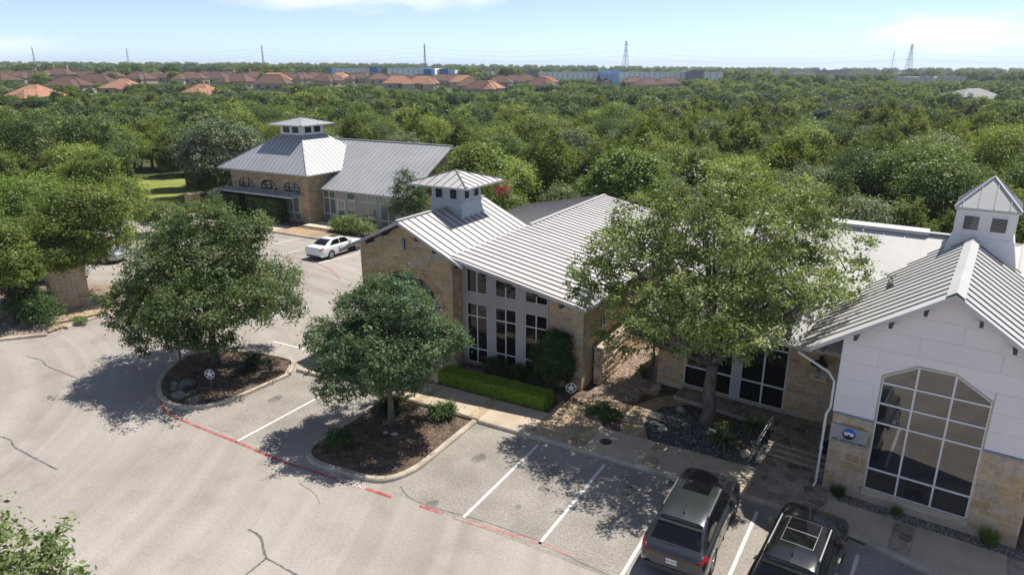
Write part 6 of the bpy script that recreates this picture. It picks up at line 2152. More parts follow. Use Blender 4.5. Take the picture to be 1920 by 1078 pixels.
star_sign(G(397, 729, .1), .74, 'white ringed star sign on a stake in the rock island')
star_sign(G(1070, 752, .1), .64, 'white ringed star sign on a stake by the stone wall corner')

# ------------------------------------------------------------------ mail kiosk
b = (G(105, 588) + G(172, 572)) / 2
e = G(172, 572) - G(105, 588)
mk = empty('mail_kiosk', (b.x, b.y, .1), math.atan2(e.y, e.x), 'stone mail kiosk with a bank of tan metal letterboxes under the left trees', 'mail kiosk')
wk = e.length
kw = put('wall', MB().box(-wk / 2, 0, 0, wk / 2, .75, 2.4), M_MORTAR, mk, True)
m0 = wm(mk)
kpl = lambda u, z, d: tuple(m0 @ Vector((u, -d, z)))
stone_wall(kw, kpl, -wk / 2, wk / 2, 0, 2.38, 91, M_STONE, rects=[(-wk / 2 + .22, wk / 2 - .3, .88, 2.2)], hs=(.2, .28), ls=(.3, .6))
ktop = put('coping', MB().box(-wk / 2 - .06, -.08, 2.41, wk / 2 + .06, .82, 2.5), M_CONC, mk, True)
M_TAN = pm('tan_metal', (0.42, 0.345, 0.27), .5, metal=.2, objrand=.05)
x0b, x1b = -wk / 2 + .24, wk / 2 - .32
for i in range(5):
    for j in range(5):
        u0_ = x0b + (x1b - x0b) * i / 5
        z0_ = .9 + 1.28 * j / 5
        d_ = put('letterbox_door', MB().box(u0_ + .008, -.035, z0_ + .008, u0_ + (x1b - x0b) / 5 - .008, -.002, z0_ + .248), M_TAN, mk, True)

# ------------------------------------------------------------------ cars
def spline(xs, ys, t):
    """monotone-ish cubic through control values"""
    xs, ys = np.asarray(xs, float), np.asarray(ys, float)
    i = np.clip(np.searchsorted(xs, t) - 1, 0, len(xs) - 2)
    h = xs[i + 1] - xs[i]
    dl = np.diff(ys, axis=0) / np.diff(xs).reshape(-1, *([1] * (ys.ndim - 1)))
    mt = np.zeros_like(ys)
    mt[0], mt[-1] = dl[0], dl[-1]
    a, b = dl[:-1], dl[1:]
    mt[1:-1] = np.where(a * b > 0, 2 * a * b / (a + b + 1e-12), 0)
    s = ((t - xs[i]) / h).reshape(-1, *([1] * (ys.ndim - 1)))
    hh_ = h.reshape(-1, *([1] * (ys.ndim - 1)))
    return (2 * s ** 3 - 3 * s ** 2 + 1) * ys[i] + (s ** 3 - 2 * s ** 2 + s) * hh_ * mt[i] + (-2 * s ** 3 + 3 * s ** 2) * ys[i + 1] + (s ** 3 - s ** 2) * hh_ * mt[i + 1]

class CarShape:
    """stations along x (front is +x); each a half section from sill to roof centre; surface S(x, t)"""
    T9 = np.array([0, .10, .26, .42, .50, .56, .74, .84, 1.0])
    def __init__(s, stations):
        s.xs = np.array([q[0] for q in stations])
        s.sec = np.array([q[1] for q in stations])      # (n, 9, 2)
    def S(s, x, t):
        """arrays x (n), t (k) -> (n,k,3)"""
        sec = spline(s.xs, s.sec, np.asarray(x, float))
        out = np.empty((len(x), len(t), 3))
        for i in range(len(x)):
            yz = spline(s.T9, sec[i], np.asarray(t, float))
            out[i, :, 0] = x[i]
            out[i, :, 1:] = yz
        return out
    def patch(s, x0, x1, t0, t1, nx=14, nt=8, off=.004, side=1, taper=None):
        """a piece of the skin lifted by off; x0/x1 may be functions of t"""
        ts = np.linspace(t0, t1, nt)
        V = np.empty((nx, nt, 3))
        for j, t in enumerate(ts):
            a = x0(t) if callable(x0) else x0
            b = x1(t) if callable(x1) else x1
            V[:, j] = s.S(np.linspace(a, b, nx), np.array([t]))[:, 0]
        du = np.gradient(V, axis=0); dv = np.gradient(V, axis=1)
        n = np.cross(du, dv); n /= np.linalg.norm(n, axis=2, keepdims=True) + 1e-9
        n *= np.sign((n[..., 1] * 1.0 + n[..., 2] * .6).mean()) or 1
        V = V + n * off
        V[..., 1] *= side
        m = MB()
        m.v = [tuple(p) for p in V.reshape(-1, 3)]
        for i in range(nx - 1):
            for j in range(nt - 1):
                q = (i * nt + j, (i + 1) * nt + j, (i + 1) * nt + j + 1, i * nt + j + 1)
                m.f.append(q if side < 0 else q[::-1]); m.m.append(0)
        return m

def sec(hw, sill, mid, belt, wb, top, ins, roofz=None, edge=.80):
    """half section: hw half width, sill z, widest z, belt z; wb glass base z, ins inset at the belt, top roof edge z"""
    rz = roofz if roofz is not None else top + .03
    return [(hw * .86, sill), (hw * .965, sill + .10), (hw, mid), (hw * .965, belt), (hw - ins, wb), (hw - ins - .02, wb + .02), (hw * edge, top), (hw * edge * .72, (top + rz) / 2 + .012), (0, rz)]

def build_car(name, loc, rz, shape, spec, label, cat, group=None):
    o = empty(name, loc, rz, label, cat, group)
    P = spec['paint']
    L0, L1 = shape.xs[0], shape.xs[-1]
    nx, nt = 110, 46
    X = np.linspace(L0, L1, nx)
    Tt = np.linspace(0, 1, nt)
    V = shape.S(X, Tt)
    m = MB()
    wr = spec['wheel_r']
    for sd_ in (1, -1):
        b0 = len(m.v)
        W2 = V.copy(); W2[..., 1] *= sd_
        m.v += [tuple(p) for p in W2.reshape(-1, 3)]
        for i in range(nx - 1):
            for j in range(nt - 1):
                c = V[i:i + 2, j:j + 2].reshape(-1, 3).mean(0)
                if j < 22 and any((c[0] - wx) ** 2 + (c[2] - wr) ** 2 < (wr + .055) ** 2 for wx in spec['wheels']):
                    continue
                q = (b0 + i * nt + j, b0 + (i + 1) * nt + j, b0 + (i + 1) * nt + j + 1, b0 + i * nt + j + 1)
                m.f.append(q if sd_ < 0 else q[::-1]); m.m.append(0)
    # nose and tail caps
    for i, fl in ((0, 1), (nx - 1, 0)):
        ring = [tuple(p) for p in V[i]] + [(p[0], -p[1], p[2]) for p in V[i][::-1][1:]]
        m.poly(ring if fl else ring[::-1])
    body = put('body', m.mesh('body', True), P, o, True)
    put('underbody', MB().box(L0 + .25, -.74, .17, L1 - .25, .74, .42), M_BLACK, o, True)
    g = spec['glass']
    for nm, a in spec['patches'].items():
        mat_ = a.get('mat', g)
        for sd_ in ((1, -1) if not a.get('centre') else (1,)):
            if a.get('centre'):
                m = shape.patch(a['x0'], a['x1'], a['t0'], 1.0, a.get('nx', 14), 8, a.get('off', .005), 1)
                n0 = len(m.v)
                m2 = shape.patch(a['x0'], a['x1'], a['t0'], 1.0, a.get('nx', 14), 8, a.get('off', .005), -1)
                m.v += m2.v
                m.f += [tuple(n0 + k for k in q) for q in m2.f]
                m.m += m2.m
            else:
                m = shape.patch(a['x0'], a['x1'], a['t0'], a['t1'], a.get('nx', 14), a.get('nt', 7), a.get('off', .005), sd_)
            put(a.get('name', nm), m.mesh(nm, True), mat_, o, True)
    # wheels
    for wx in spec['wheels']:
        for sd_ in (1, -1):
            yw = spec['track']
            t = MB()
            n = 28
            prof = [(wr * .68, -.11), (wr * .93, -.115), (wr, -.08), (wr, .08), (wr * .93, .115), (wr * .68, .11), (wr * .66, .0)]
            for k in range(n):
                a = 2 * math.pi * k / n
                for r_, w2 in prof:
                    t.v.append((r_ * math.cos(a), w2, r_ * math.sin(a)))
            K = len(prof)
            for k in range(n):
                k2 = (k + 1) % n
                for q in range(K):
                    q2 = (q + 1) % K
                    t.f.append((k * K + q, k2 * K + q, k2 * K + q2, k * K + q2)); t.m.append(0)
            we = bpy.data.objects.new('wheel', None)
            we.location = (wx, sd_ * yw, wr)
            link(we, o, True)
            put('tyre', t.mesh('tyre', True), M_BLACK, we, True)
            r = MB()
            for k in range(n):
                a0, a1 = 2 * math.pi * k / n, 2 * math.pi * (k + 1) / n
                for r0_, r1_ in ((wr * .60, wr * .69),):
                    r.hexa([(r0_ * math.cos(a0), .05, r0_ * math.sin(a0)), (r1_ * math.cos(a0), .05, r1_ * math.sin(a0)), (r1_ * math.cos(a1), .05, r1_ * math.sin(a1)), (r0_ * math.cos(a1), .05, r0_ * math.sin(a1))],
                           [(r0_ * math.cos(a0), .1, r0_ * math.sin(a0)), (r1_ * math.cos(a0), .1, r1_ * math.sin(a0)), (r1_ * math.cos(a1), .1, r1_ * math.sin(a1)), (r0_ * math.cos(a1), .1, r0_ * math.sin(a1))])
            for k in range(spec.get('spokes', 10)):
                a = 2 * math.pi * k / spec.get('spokes', 10)
                ca_, sa_ = math.cos(a), math.sin(a)
                w0, w1 = .028, .04
                q = [(-sa_ * w0, ca_ * w0), (sa_ * w0, -ca_ * w0)]
                r.hexa([(.05 * ca_ + q[0][0], .06, .05 * sa_ + q[0][1]), (.05 * ca_ + q[1][0], .06, .05 * sa_ + q[1][1]), (wr * .63 * ca_ + q[1][0] * 1.3, .06, wr * .63 * sa_ + q[1][1] * 1.3), (wr * .63 * ca_ + q[0][0] * 1.3, .06, wr * .63 * sa_ + q[0][1] * 1.3)],
                       [(.05 * ca_ + q[0][0], .09, .05 * sa_ + q[0][1]), (.05 * ca_ + q[1][0], .09, .05 * sa_ + q[1][1]), (wr * .63 * ca_ + q[1][0] * 1.3, .1, wr * .63 * sa_ + q[1][1] * 1.3), (wr * .63 * ca_ + q[0][0] * 1.3, .1, wr * .63 * sa_ + q[0][1] * 1.3)])
            hb = [(math.cos(2 * math.pi * k / 12) * .065, math.sin(2 * math.pi * k / 12) * .065) for k in range(12)]
            r.prism([(u, .05, z) for u, z in hb], [(u, .105, z) for u, z in hb])
            dk = [(math.cos(2 * math.pi * k / 20) * wr * .62, math.sin(2 * math.pi * k / 20) * wr * .62) for k in range(20)]
            ri = put('rim', r, M_RIM, we, True)
            ri.scale = (1, sd_, 1)
            bk = MB(); bk.prism([(u, -.02, z) for u, z in dk], [(u, .02, z) for u, z in dk])
            put('brake_disc', bk, M_BLACK, we, True)
            # arch lip
            al = MB()
            N_ = 22
            for k in range(N_):
                a0, a1 = math.pi * (-.06 + 1.12 * k / N_), math.pi * (-.06 + 1.12 * (k + 1) / N_)
                def yy(a_, rr_):
                    zz_ = wr + rr_ * math.sin(a_)
                    xx_ = wx + rr_ * math.cos(a_)
                    secq = shape.S(np.array([xx_]), np.linspace(0, .42, 24))[0]
                    return float(np.interp(zz_, secq[:, 2], secq[:, 1]))
                ra, rb_ = wr + .03, wr + .10
                pts = []
                for a_, rr_ in ((a0, ra), (a0, rb_), (a1, rb_), (a1, ra)):
                    pts.append((wx + rr_ * math.cos(a_), rr_, a_))
                q = [(wx + rr_ * math.cos(a_), sd_ * (yy(a_, rr_) + .008), wr + rr_ * math.sin(a_)) for a_, rr_ in ((a0, ra), (a0, rb_), (a1, rb_), (a1, ra))]
                qi = [(p_[0], p_[1] - sd_ * .09, p_[2]) for p_ in q]
                al.hexa(qi, q) if sd_ > 0 else al.hexa(q, qi)
            put('wheel_arch', al, spec.get('arch', P), o, True)
    # mirrors, handles, plate, lamps, extras
    for sd_ in (1, -1):
        mx_ = spec['mirror']
        mm = MB()
        mm.hexa([(mx_ - .1, sd_ * (mx_ * 0 + spec['mirror_y']), spec['mirror_z'] - .09), (mx_ + .1, sd_ * spec['mirror_y'], spec['mirror_z'] - .08), (mx_ + .07, sd_ * (spec['mirror_y'] + .2), spec['mirror_z'] - .07), (mx_ - .09, sd_ * (spec['mirror_y'] + .21), spec['mirror_z'] - .08)],
                [(mx_ - .1, sd_ * spec['mirror_y'], spec['mirror_z'] + .07), (mx_ + .05, sd_ * spec['mirror_y'], spec['mirror_z'] + .06), (mx_ + .04, sd_ * (spec['mirror_y'] + .19), spec['mirror_z'] + .07), (mx_ - .09, sd_ * (spec['mirror_y'] + .2), spec['mirror_z'] + .08)])
        put('mirror', mm, P, o, True)
        for hx in spec['handles']:
            q = shape.S(np.array([hx]), np.array([.33]))[0, 0]
            hh_ = MB(); hh_.box(hx - .11, min(sd_ * q[1], sd_ * (q[1] + .035)), q[2] - .018, hx + .11, max(sd_ * q[1], sd_ * (q[1] + .035)), q[2] + .018)
            put('door_handle', hh_, spec.get('trim', M_RIM), o, True)
        # shut lines
        for dx in spec['shuts']:
            put('shut_line', shape.patch(dx - .008, dx + .008, .06, .52, 2, 12, .003, sd_), M_BLACK, o, True)
    for it in spec['boxes']:
        nm, mt_, c0, c1 = it
        put(nm, MB().box(*c0, *c1), mt_, o, True)
    return o

M_RIM = pm('alloy', (0.40, 0.40, 0.41), .3, metal=.85)
M_CHROME = pm('chrome', (0.72, 0.72, 0.73), .15, metal=1.0)
def paint(name, col, metal=.35, rough=.32):
    m, n, l, b = new_mat(name)
    b.inputs['Base Color'].default_value = (*col, 1)
    b.inputs['Metallic'].default_value = metal
    b.inputs['Roughness'].default_value = rough
    b.inputs['Coat Weight'].default_value = .8
    b.inputs['Coat Roughness'].default_value = .04
    return m
M_GREYCAR = paint('grey_paint', (0.050, 0.057, 0.064), .55, .28)
M_BLACKCAR = paint('black_paint', (0.0035, 0.004, 0.005), .0, .2)
M_WHITECAR = paint('white_paint_car', (0.74, 0.74, 0.74), 0, .3)
M_SILVER = paint('silver_paint', (0.42, 0.43, 0.44), .6, .3)
M_CARGLASS = glass_mat('car_glass', (0.006, 0.007, 0.008), 1.5, .01)
M_RAIL = pm('rail_satin', (0.50, 0.50, 0.51), .3, metal=.6)
M_TAIL = pm('tail_red', (0.38, 0.010, 0.016), .2, coat=.6)
M_TAILDARK = pm('tail_dark', (0.05, 0.006, 0.008), .2, coat=.6)
M_CLAD = pm('dark_cladding', (0.045, 0.046, 0.048), .5)
M_PLATE = pm('plate_white', (0.70, 0.70, 0.69), .5)

def suv_shape(H_=1.70, slope=1.0):
    r = H_
    return CarShape([
        (-2.51, sec(.66, .50, .66, .82, .90, .91, .06, .915, .88)),
        (-2.46, sec(.86, .40, .66, .90, .985, 1.00, .07, 1.01, .88)),
        (-2.36, sec(.94, .33, .67, .96, 1.035, 1.06, .08, 1.075, .84)),
        (-2.18, sec(.98, .29, .69, .99, 1.06, 1.17, .11, 1.20, .76)),
        (-1.95, sec(.995, .27, .70, 1.00, 1.07, r - .32, .13, r - .29, .70)),
        (-1.62, sec(.995, .26, .70, 1.00, 1.07, r - .13, .135, r - .085, .665)),
        (-1.0, sec(.985, .25, .70, .99, 1.06, r - .065, .13, r - .015, .675)),
        (-.2, sec(.98, .25, .70, .98, 1.05, r - .05, .125, r, .685)),
        (.35, sec(.98, .25, .70, .98, 1.045, r - .09, .125, r - .03, .68)),
        (.75, sec(.98, .25, .70, .975, 1.04, 1.43, .13, 1.475, .70)),
        (1.20, sec(.985, .26, .70, .97, 1.035, 1.09, .13, 1.12, .80)),
        (1.55, sec(.985, .27, .70, .96, 1.015, 1.045, .13, 1.085, .74)),
        (1.95, sec(.965, .29, .68, .92, .975, 1.005, .13, 1.04, .70)),
        (2.22, sec(.91, .31, .64, .86, .915, .94, .13, .965, .68)),
        (2.38, sec(.80, .34, .60, .79, .835, .855, .12, .87, .66)),
        (2.47, sec(.60, .40, .57, .70, .735, .75, .09, .755, .64))])
def sedan_shape():
    return CarShape([
        (-2.48, sec(.72, .42, .60, .78, .86, .90, .06, .905, .84)),
        (-2.42, sec(.86, .32, .62, .86, .94, .985, .07, .99, .84)),
        (-2.20, sec(.93, .26, .62, .91, .985, 1.02, .10, 1.035, .80)),
        (-1.85, sec(.945, .24, .62, .92, .99, 1.05, .14, 1.065, .74)),
        (-1.25, sec(.95, .22, .62, .92, .985, 1.30, .15, 1.33, .66)),
        (-.75, sec(.95, .21, .62, .91, .975, 1.405, .15, 1.44, .655)),
        (-.1, sec(.945, .21, .62, .90, .965, 1.42, .15, 1.455, .66)),
        (.4, sec(.945, .21, .62, .89, .955, 1.36, .15, 1.40, .655)),
        (.85, sec(.945, .21, .62, .88, .945, 1.12, .15, 1.16, .69)),
        (1.15, sec(.945, .22, .62, .87, .935, .985, .15, 1.01, .76)),
        (1.7, sec(.935, .23, .62, .84, .895, .925, .15, .95, .68)),
        (2.15, sec(.90, .25, .58, .77, .82, .85, .14, .865, .64)),
        (2.40, sec(.78, .28, .54, .68, .72, .735, .12, .745, .62)),
        (2.48, sec(.60, .34, .52, .62, .65, .66, .08, .665, .62))])

def suv_spec(paint_, pano, rails, H_=1.70):
    side_win = dict(t0=.575, t1=.72)
    pt = {
        'rear_window': dict(x0=-2.25, x1=-1.66, t0=.77, centre=True, off=.006),
        'windscreen': dict(x0=.48, x1=1.16, t0=.78, centre=True, off=.006),
        'window_rear': dict(name='side_window', x0=lambda t: -1.95 + (t - .575) * 4.0, x1=-.98, off=.006, **side_win),
        'window_mid': dict(name='side_window', x0=-.92, x1=.02, off=.006, **side_win),
        'window_front': dict(name='side_window', x0=.08, x1=lambda t: 1.02 - (t - .575) * 3.2, off=.006, **side_win),
        'side_cladding': dict(x0=-2.2, x1=2.1, t0=.0, t1=.10, mat=M_CLAD, nx=30, nt=4, off=.006),
        'belt_trim': dict(x0=-1.9, x1=1.0, t0=.548, t1=.562, mat=M_CHROME, nx=20, nt=2, off=.008),
        'tail_lamp': dict(x0=-2.502, x1=-2.20, t0=.40, t1=.52, mat=M_TAIL, nx=8, nt=4, off=.008),
        'head_lamp': dict(x0=2.12, x1=2.44, t0=.36, t1=.52, mat=M_GLASSPALE, nx=8, nt=4, off=.006),
    }
    if pano:
        pt['sunroof_frame'] = dict(x0=-.93, x1=.33, t0=.862, centre=True, off=.005, mat=M_RIM)
        pt['sunroof'] = dict(x0=-.91, x1=.31, t0=.868, centre=True, off=.009)
        pt['sunroof_bar'] = dict(x0=-.34, x1=-.31, t0=.87, centre=True, off=.012, mat=M_RIM, nx=3)
    else:
        pt['sunroof'] = dict(x0=-.28, x1=.42, t0=.87, centre=True, off=.007)
    bx = [('tail_bar', M_TAILDARK, (-2.515, -.80, .865), (-2.49, .80, .925)), ('licence_plate', M_PLATE, (-2.535, -.16, .66), (-2.512, .16, .82)),
          ('plate_recess', paint_, (-2.513, -.34, .60), (-2.49, .34, .845)), ('rear_bumper', M_CLAD, (-2.53, -.78, .36), (-2.44, .78, .50)),
          ('wiper', M_BLACK, (-2.30, -.05, 1.115), (-2.27, .36, 1.135)), ('antenna', paint_, (-1.42, -.02, H_ - .03), (-1.30, .02, H_ + .03)),
          ('spoiler', paint_, (-1.86, -.64, H_ - .20), (-1.64, .64, H_ - .165))]
    if rails:
        for s in (-1, 1):
            bx.append(('roof_rail', M_RAIL if pano else M_RIM, (-1.30, min(s * .645, s * .68), H_ - .04), (.25, max(s * .645, s * .68), H_ + .012)))
    return dict(paint=paint_, glass=M_CARGLASS, wheels=(-1.50, 1.49), wheel_r=.385, track=.87, patches=pt, mirror=.72, mirror_y=.90, mirror_z=1.10, handles=(-.72, .26), shuts=(-.95, .05, 1.02), boxes=bx, spokes=10)

def sedan_spec(paint_):
    sw_ = dict(t0=.575, t1=.72)
    pt = {
        'rear_window': dict(x0=-1.78, x1=-1.02, t0=.78, centre=True, off=.006),
        'windscreen': dict(x0=.50, x1=1.12, t0=.78, centre=True, off=.006),
        'window_rear': dict(name='side_window', x0=lambda t: -1.45 + (t - .575) * 3.4, x1=-.32, off=.006, **sw_),
        'window_front': dict(name='side_window', x0=-.26, x1=lambda t: .92 - (t - .575) * 3.4, off=.006, **sw_),
        'sunroof': dict(x0=-.45, x1=.25, t0=.88, centre=True, off=.007),
        'tail_lamp': dict(x0=-2.47, x1=-2.12, t0=.42, t1=.52, mat=M_TAIL, nx=8, nt=4, off=.008),
        'head_lamp': dict(x0=2.1, x1=2.42, t0=.36, t1=.52, mat=M_GLASSPALE, nx=8, nt=4, off=.006),
    }
    bx = [('licence_plate', M_PLATE, (-2.50, -.16, .60), (-2.485, .16, .74)), ('rear_bumper', M_CLAD, (-2.50, -.66, .28), (-2.38, .66, .40)),
          ('boot_lip', paint_, (-2.46, -.62, .985), (-2.36, .62, 1.015))]
    return dict(paint=paint_, glass=M_CARGLASS, wheels=(-1.42, 1.46), wheel_r=.35, track=.83, patches=pt, mirror=.72, mirror_y=.86, mirror_z=1.0, handles=(-.55, .38), shuts=(-.3, 1.0), boxes=bx, spokes=10)

SUV = suv_shape(1.70)
q8 = build_car('parked_suv', (-4.0, 18.75, 0), R(90), SUV, suv_spec(M_GREYCAR, False, True), 'dark grey SUV with sunroof, parked nose to the kerb', 'SUV')
tx = put('plate_lettering', text_mesh('BDA 8X21', .085), M_INK, q8, True)
tx.location = (-2.5375, 0, .735); tx.rotation_euler = (R(90), 0, R(-90))
x5 = build_car('parked_suv', (-0.85, 18.3, 0), R(90 - 5), suv_shape(1.73), suv_spec(M_BLACKCAR, True, True, 1.73), 'black SUV with long glass roof and bright roof rails at the bottom edge', 'SUV')
SED = sedan_shape()
sd1 = build_car('parked_sedan', (-38.45, 39.25, 0), R(90), SED, sedan_spec(M_WHITECAR), 'white sedan parked before the far office', 'sedan')
for (px, sh, sp, rz, lab, cat) in (((95, 470), SED, sedan_spec(M_WHITECAR), R(20), 'white car glimpsed through the left trees, farthest back', 'car'), ((95, 512), SUV, suv_spec(M_SILVER, False, True), R(20), 'silver car glimpsed behind the mail kiosk', 'car'), ((178, 474), SED, sedan_spec(M_SILVER), R(20), 'pale car half hidden between kiosk and broad tree', 'car')):
    b = G(*px, .6)
    build_car('parked_car', (b.x, b.y, 0), rz, sh, sp, lab, cat, 'cars half hidden by the left trees')

# ------------------------------------------------------------------ houses beyond the woods
def roof_mat(name, c1, c2):
    m, n, l, b = new_mat(name)
    b.inputs['Roughness'].default_value = .9
    tc_ = n.new('ShaderNodeTexCoord')
    t = n.new('ShaderNodeTexNoise'); t.inputs['Scale'].default_value = 1.6; t.inputs['Detail'].default_value = 5
    l.new(tc_.outputs['Object'], t.inputs['Vector'])
    r = ramp(n, [(.3, c1), (.7, c2)])
    l.new(t.outputs['Fac'], r.inputs['Fac'])
    oi = n.new('ShaderNodeObjectInfo')
    r2 = ramp(n, [(0, (.82, .82, .84)), (1, (1.12, 1.1, 1.08))])
    l.new(oi.outputs['Random'], r2.inputs['Fac'])
    mu = n.new('ShaderNodeMixRGB'); mu.blend_type = 'MULTIPLY'; mu.inputs['Fac'].default_value = 1
    l.new(r.outputs['Color'], mu.inputs['Color1']); l.new(r2.outputs['Color'], mu.inputs['Color2'])
    l.new(mu.outputs['Color'], b.inputs['Base Color'])
    wv = n.new('ShaderNodeTexWave'); wv.inputs['Scale'].default_value = 3.2; wv.bands_direction = 'Z'
    l.new(tc_.outputs['Object'], wv.inputs['Vector'])
    bn = n.new('ShaderNodeBump'); bn.inputs['Strength'].default_value = .5; bn.inputs['Distance'].default_value = .08
    l.new(wv.outputs['Fac'], bn.inputs['Height']); l.new(bn.outputs['Normal'], b.inputs['Normal'])
    return m
M_RBROWN = roof_mat('brown_tile', (.115, .064, .048), (.165, .095, .072))
M_RORANGE = roof_mat('terracotta_tile', (.34, .165, .10), (.44, .24, .155))
M_STUCCO = pm('stucco', (.46, .38, .30), .9, col2=(.52, .44, .36), vscale=.6, objrand=.12)
M_HWIN = glass_mat('house_window', (.03, .035, .04), 1.8)
hr_ = random.Random(31)
HOUSE_TREES = []
def house(px, py, wpx, kind, lab, chim=0, wm_=None):
    width = wm_ or hr_.uniform(13.5, 16.5)
    d = width * F_PX / wpx
    x, y = polar(px, d)
    za = CAM_H - (py - HZ) * d / F_PX
    gz_ = terrain(x, y)
    za = max(za, gz_ + 6.5)
    rz = R(YAW) + hr_.uniform(-.35, .35)
    o = empty('tiled_house', (x, y, gz_), rz, lab, 'house', 'tiled houses beyond the woods')
    HOUSE_SPOTS.append((x, y, width * .55))
    w2, d2 = width / 2, hr_.uniform(10, 13) / 2
    VIEWS.append((px, wpx * .42, py + 2.7 * F_PX / d * (1.0 if kind == 'o' else .85), d))
    for k in range(6):   # garden trees that hide the walls
        lt = (k - 2.5) / 5 * width * 1.05 + hr_.uniform(-1, 1)
        dd_ = d - 9 - hr_.uniform(0, 5)
        tx_, ty_ = polar(px + lt * F_PX / d, dd_)
        gt = terrain(tx_, ty_)
        want = CAM_H - (py + hr_.uniform(2.6, 4.4) * F_PX / d - HZ) * dd_ / F_PX - gt
        if 2.0 < want < 11: HOUSE_TREES.append((tx_, ty_, gt - .1, hr_.uniform(0, 6.28), want / 6.4, hr_.choice(byk['oak'] + byk['grey'])))
    za -= gz_
    rise = hr_.uniform(3.2, 3.9)
    ev = za - rise
    put('wall', MB().box(-w2 + .5, -d2 + .5, -1.5, w2 - .5, d2 - .5, ev), M_STUCCO, o, True)
    rl = w2 - d2 * .95
    m = MB()
    c = [(-w2, -d2, ev - .05), (w2, -d2, ev - .05), (w2, d2, ev - .05), (-w2, d2, ev - .05)]
    r0, r1 = (-max(rl, .4), 0, za), (max(rl, .4), 0, za)
    for f in ([c[0], c[1], r1, r0], [c[1], c[2], r1], [c[2], c[3], r0, r1], [c[3], c[0], r0]): m.poly(f)
    m.poly(c[::-1])
    mt_ = M_RORANGE if kind == 'o' else M_RBROWN
    ro_ = put('roof', m, mt_, o, True)
    g = MB(); g.bar(r0, r1, .3, .18)
    for k, rr_ in ((0, r0), (1, r1), (2, r1), (3, r0)): g.bar(c[k], rr_, .28, .16)
    put('ridge_tile', g, mt_, ro_, True)
    if hr_.random() < .65:   # a lower front wing
        s = hr_.choice((-1, 1)) * w2 * .5
        q = w2 * .42
        e2, z2 = ev - .4, za - rise * .38
        put('wing_wall', MB().box(s - q + .4, -d2 - 3, -1.5, s + q - .4, -d2 + 1, e2), M_STUCCO, o, True)
        m = MB()
        a = [(s - q, -d2 - 3.4, e2), (s + q, -d2 - 3.4, e2), (s + q, 0, e2), (s - q, 0, e2)]
        t0, t1 = (s, -d2 - 3.4 + q, z2), (s, 0, z2)
        for f in ([a[0], a[1], t0], [a[1], a[2], t1, t0], [a[3], a[0], t0, t1], a[::-1]): m.poly(f)
        put('wing_roof', m, mt_, o, True)
    for k in range(3):
        u = -w2 * .6 + k * w2 * .6
        wv_ = put('window', MB().box(u - .7, -d2 + .44, ev - 2.1, u + .7, -d2 + .497, ev - .6), M_WHITEFRAME, o, True)
        put('pane', MB().box(u - .6, -d2 + .41, ev - 2.0, u + .6, -d2 + .438, ev - .7), M_HWIN, wv_, True)
    for k in range(chim):
        u = (-.5 + k) * w2 * .9
        ch = put('chimney', MB().box(u - .55, .8, ev, u + .55, 1.8, za + 1.6), M_STUCCO, ro_, True)
        put('chimney_cap', MB().box(u - .7, .65, za + 1.605, u + .7, 1.95, za + 1.85), M_STUCCO, o, True)
    return o
_T = ['', 'first', 'second', 'third', 'fourth', 'fifth', 'sixth', 'seventh', 'eighth', 'ninth']
ORD = _T[1:] + ['tenth', 'eleventh', 'twelfth', 'thirteenth', 'fourteenth', 'fifteenth', 'sixteenth', 'seventeenth', 'eighteenth', 'nineteenth', 'twentieth'] + ['twenty-' + t for t in _T[1:]] + ['thirtieth'] + ['thirty-' + t for t in _T[1:]] + ['fortieth'] + ['forty-' + t for t in _T[1:]]
ORANGE = [(100, 156, 84), (262, 158, 66), (403, 155, 74), (535, 159, 58), (652, 153, 40), (757, 154, 58), (801, 156, 56), (873, 160, 54), (915, 160, 58), (1020, 160, 44)]
for i, (a, b_, c_) in enumerate(ORANGE):
    house(a, b_, c_, 'o', 'orange tiled house just above the woods, %s orange roof from the left' % ORD[i])
BROWN = [(37, 134, 68, 0), (82, 138, 46, 0), (118, 137, 50, 1), (150, 128, 52, 2), (165, 146, 70, 0), (213, 140, 64, 0), (293, 147, 50, 0), (325, 137, 42, 0), (385, 140, 54, 0), (432, 142, 50, 0),
         (470, 140, 56, 1), (531, 144, 64, 0), (560, 141, 46, 0), (630, 142, 52, 0), (722, 146, 44, 0), (795, 146, 48, 0), (835, 143, 50, 0), (884, 144, 54, 0), (905, 152, 60, 0), (962, 147, 44, 0), (1013, 144, 54, 0), (985, 149, 44, 0), (1122, 152, 40, 0), (1205, 151, 52, 0), (1240, 155, 44, 0),
         (60, 143, 44, 0), (108, 147, 46, 0), (190, 150, 50, 0), (243, 147, 46, 0), (352, 148, 46, 0), (412, 149, 50, 0), (448, 150, 46, 0), (500, 147, 46, 1), (582, 148, 46, 0), (606, 147, 44, 0), (690, 150, 44, 0), (748, 149, 42, 0), (855, 150, 46, 0), (940, 151, 44, 0), (1178, 153, 42, 0)]
BROWN.sort()
for i, (a, b_, c_, ch) in enumerate(BROWN):
    house(a, b_, c_, 'b', 'brown tiled house among far trees, %s brown roof from the left' % ORD[i], ch)

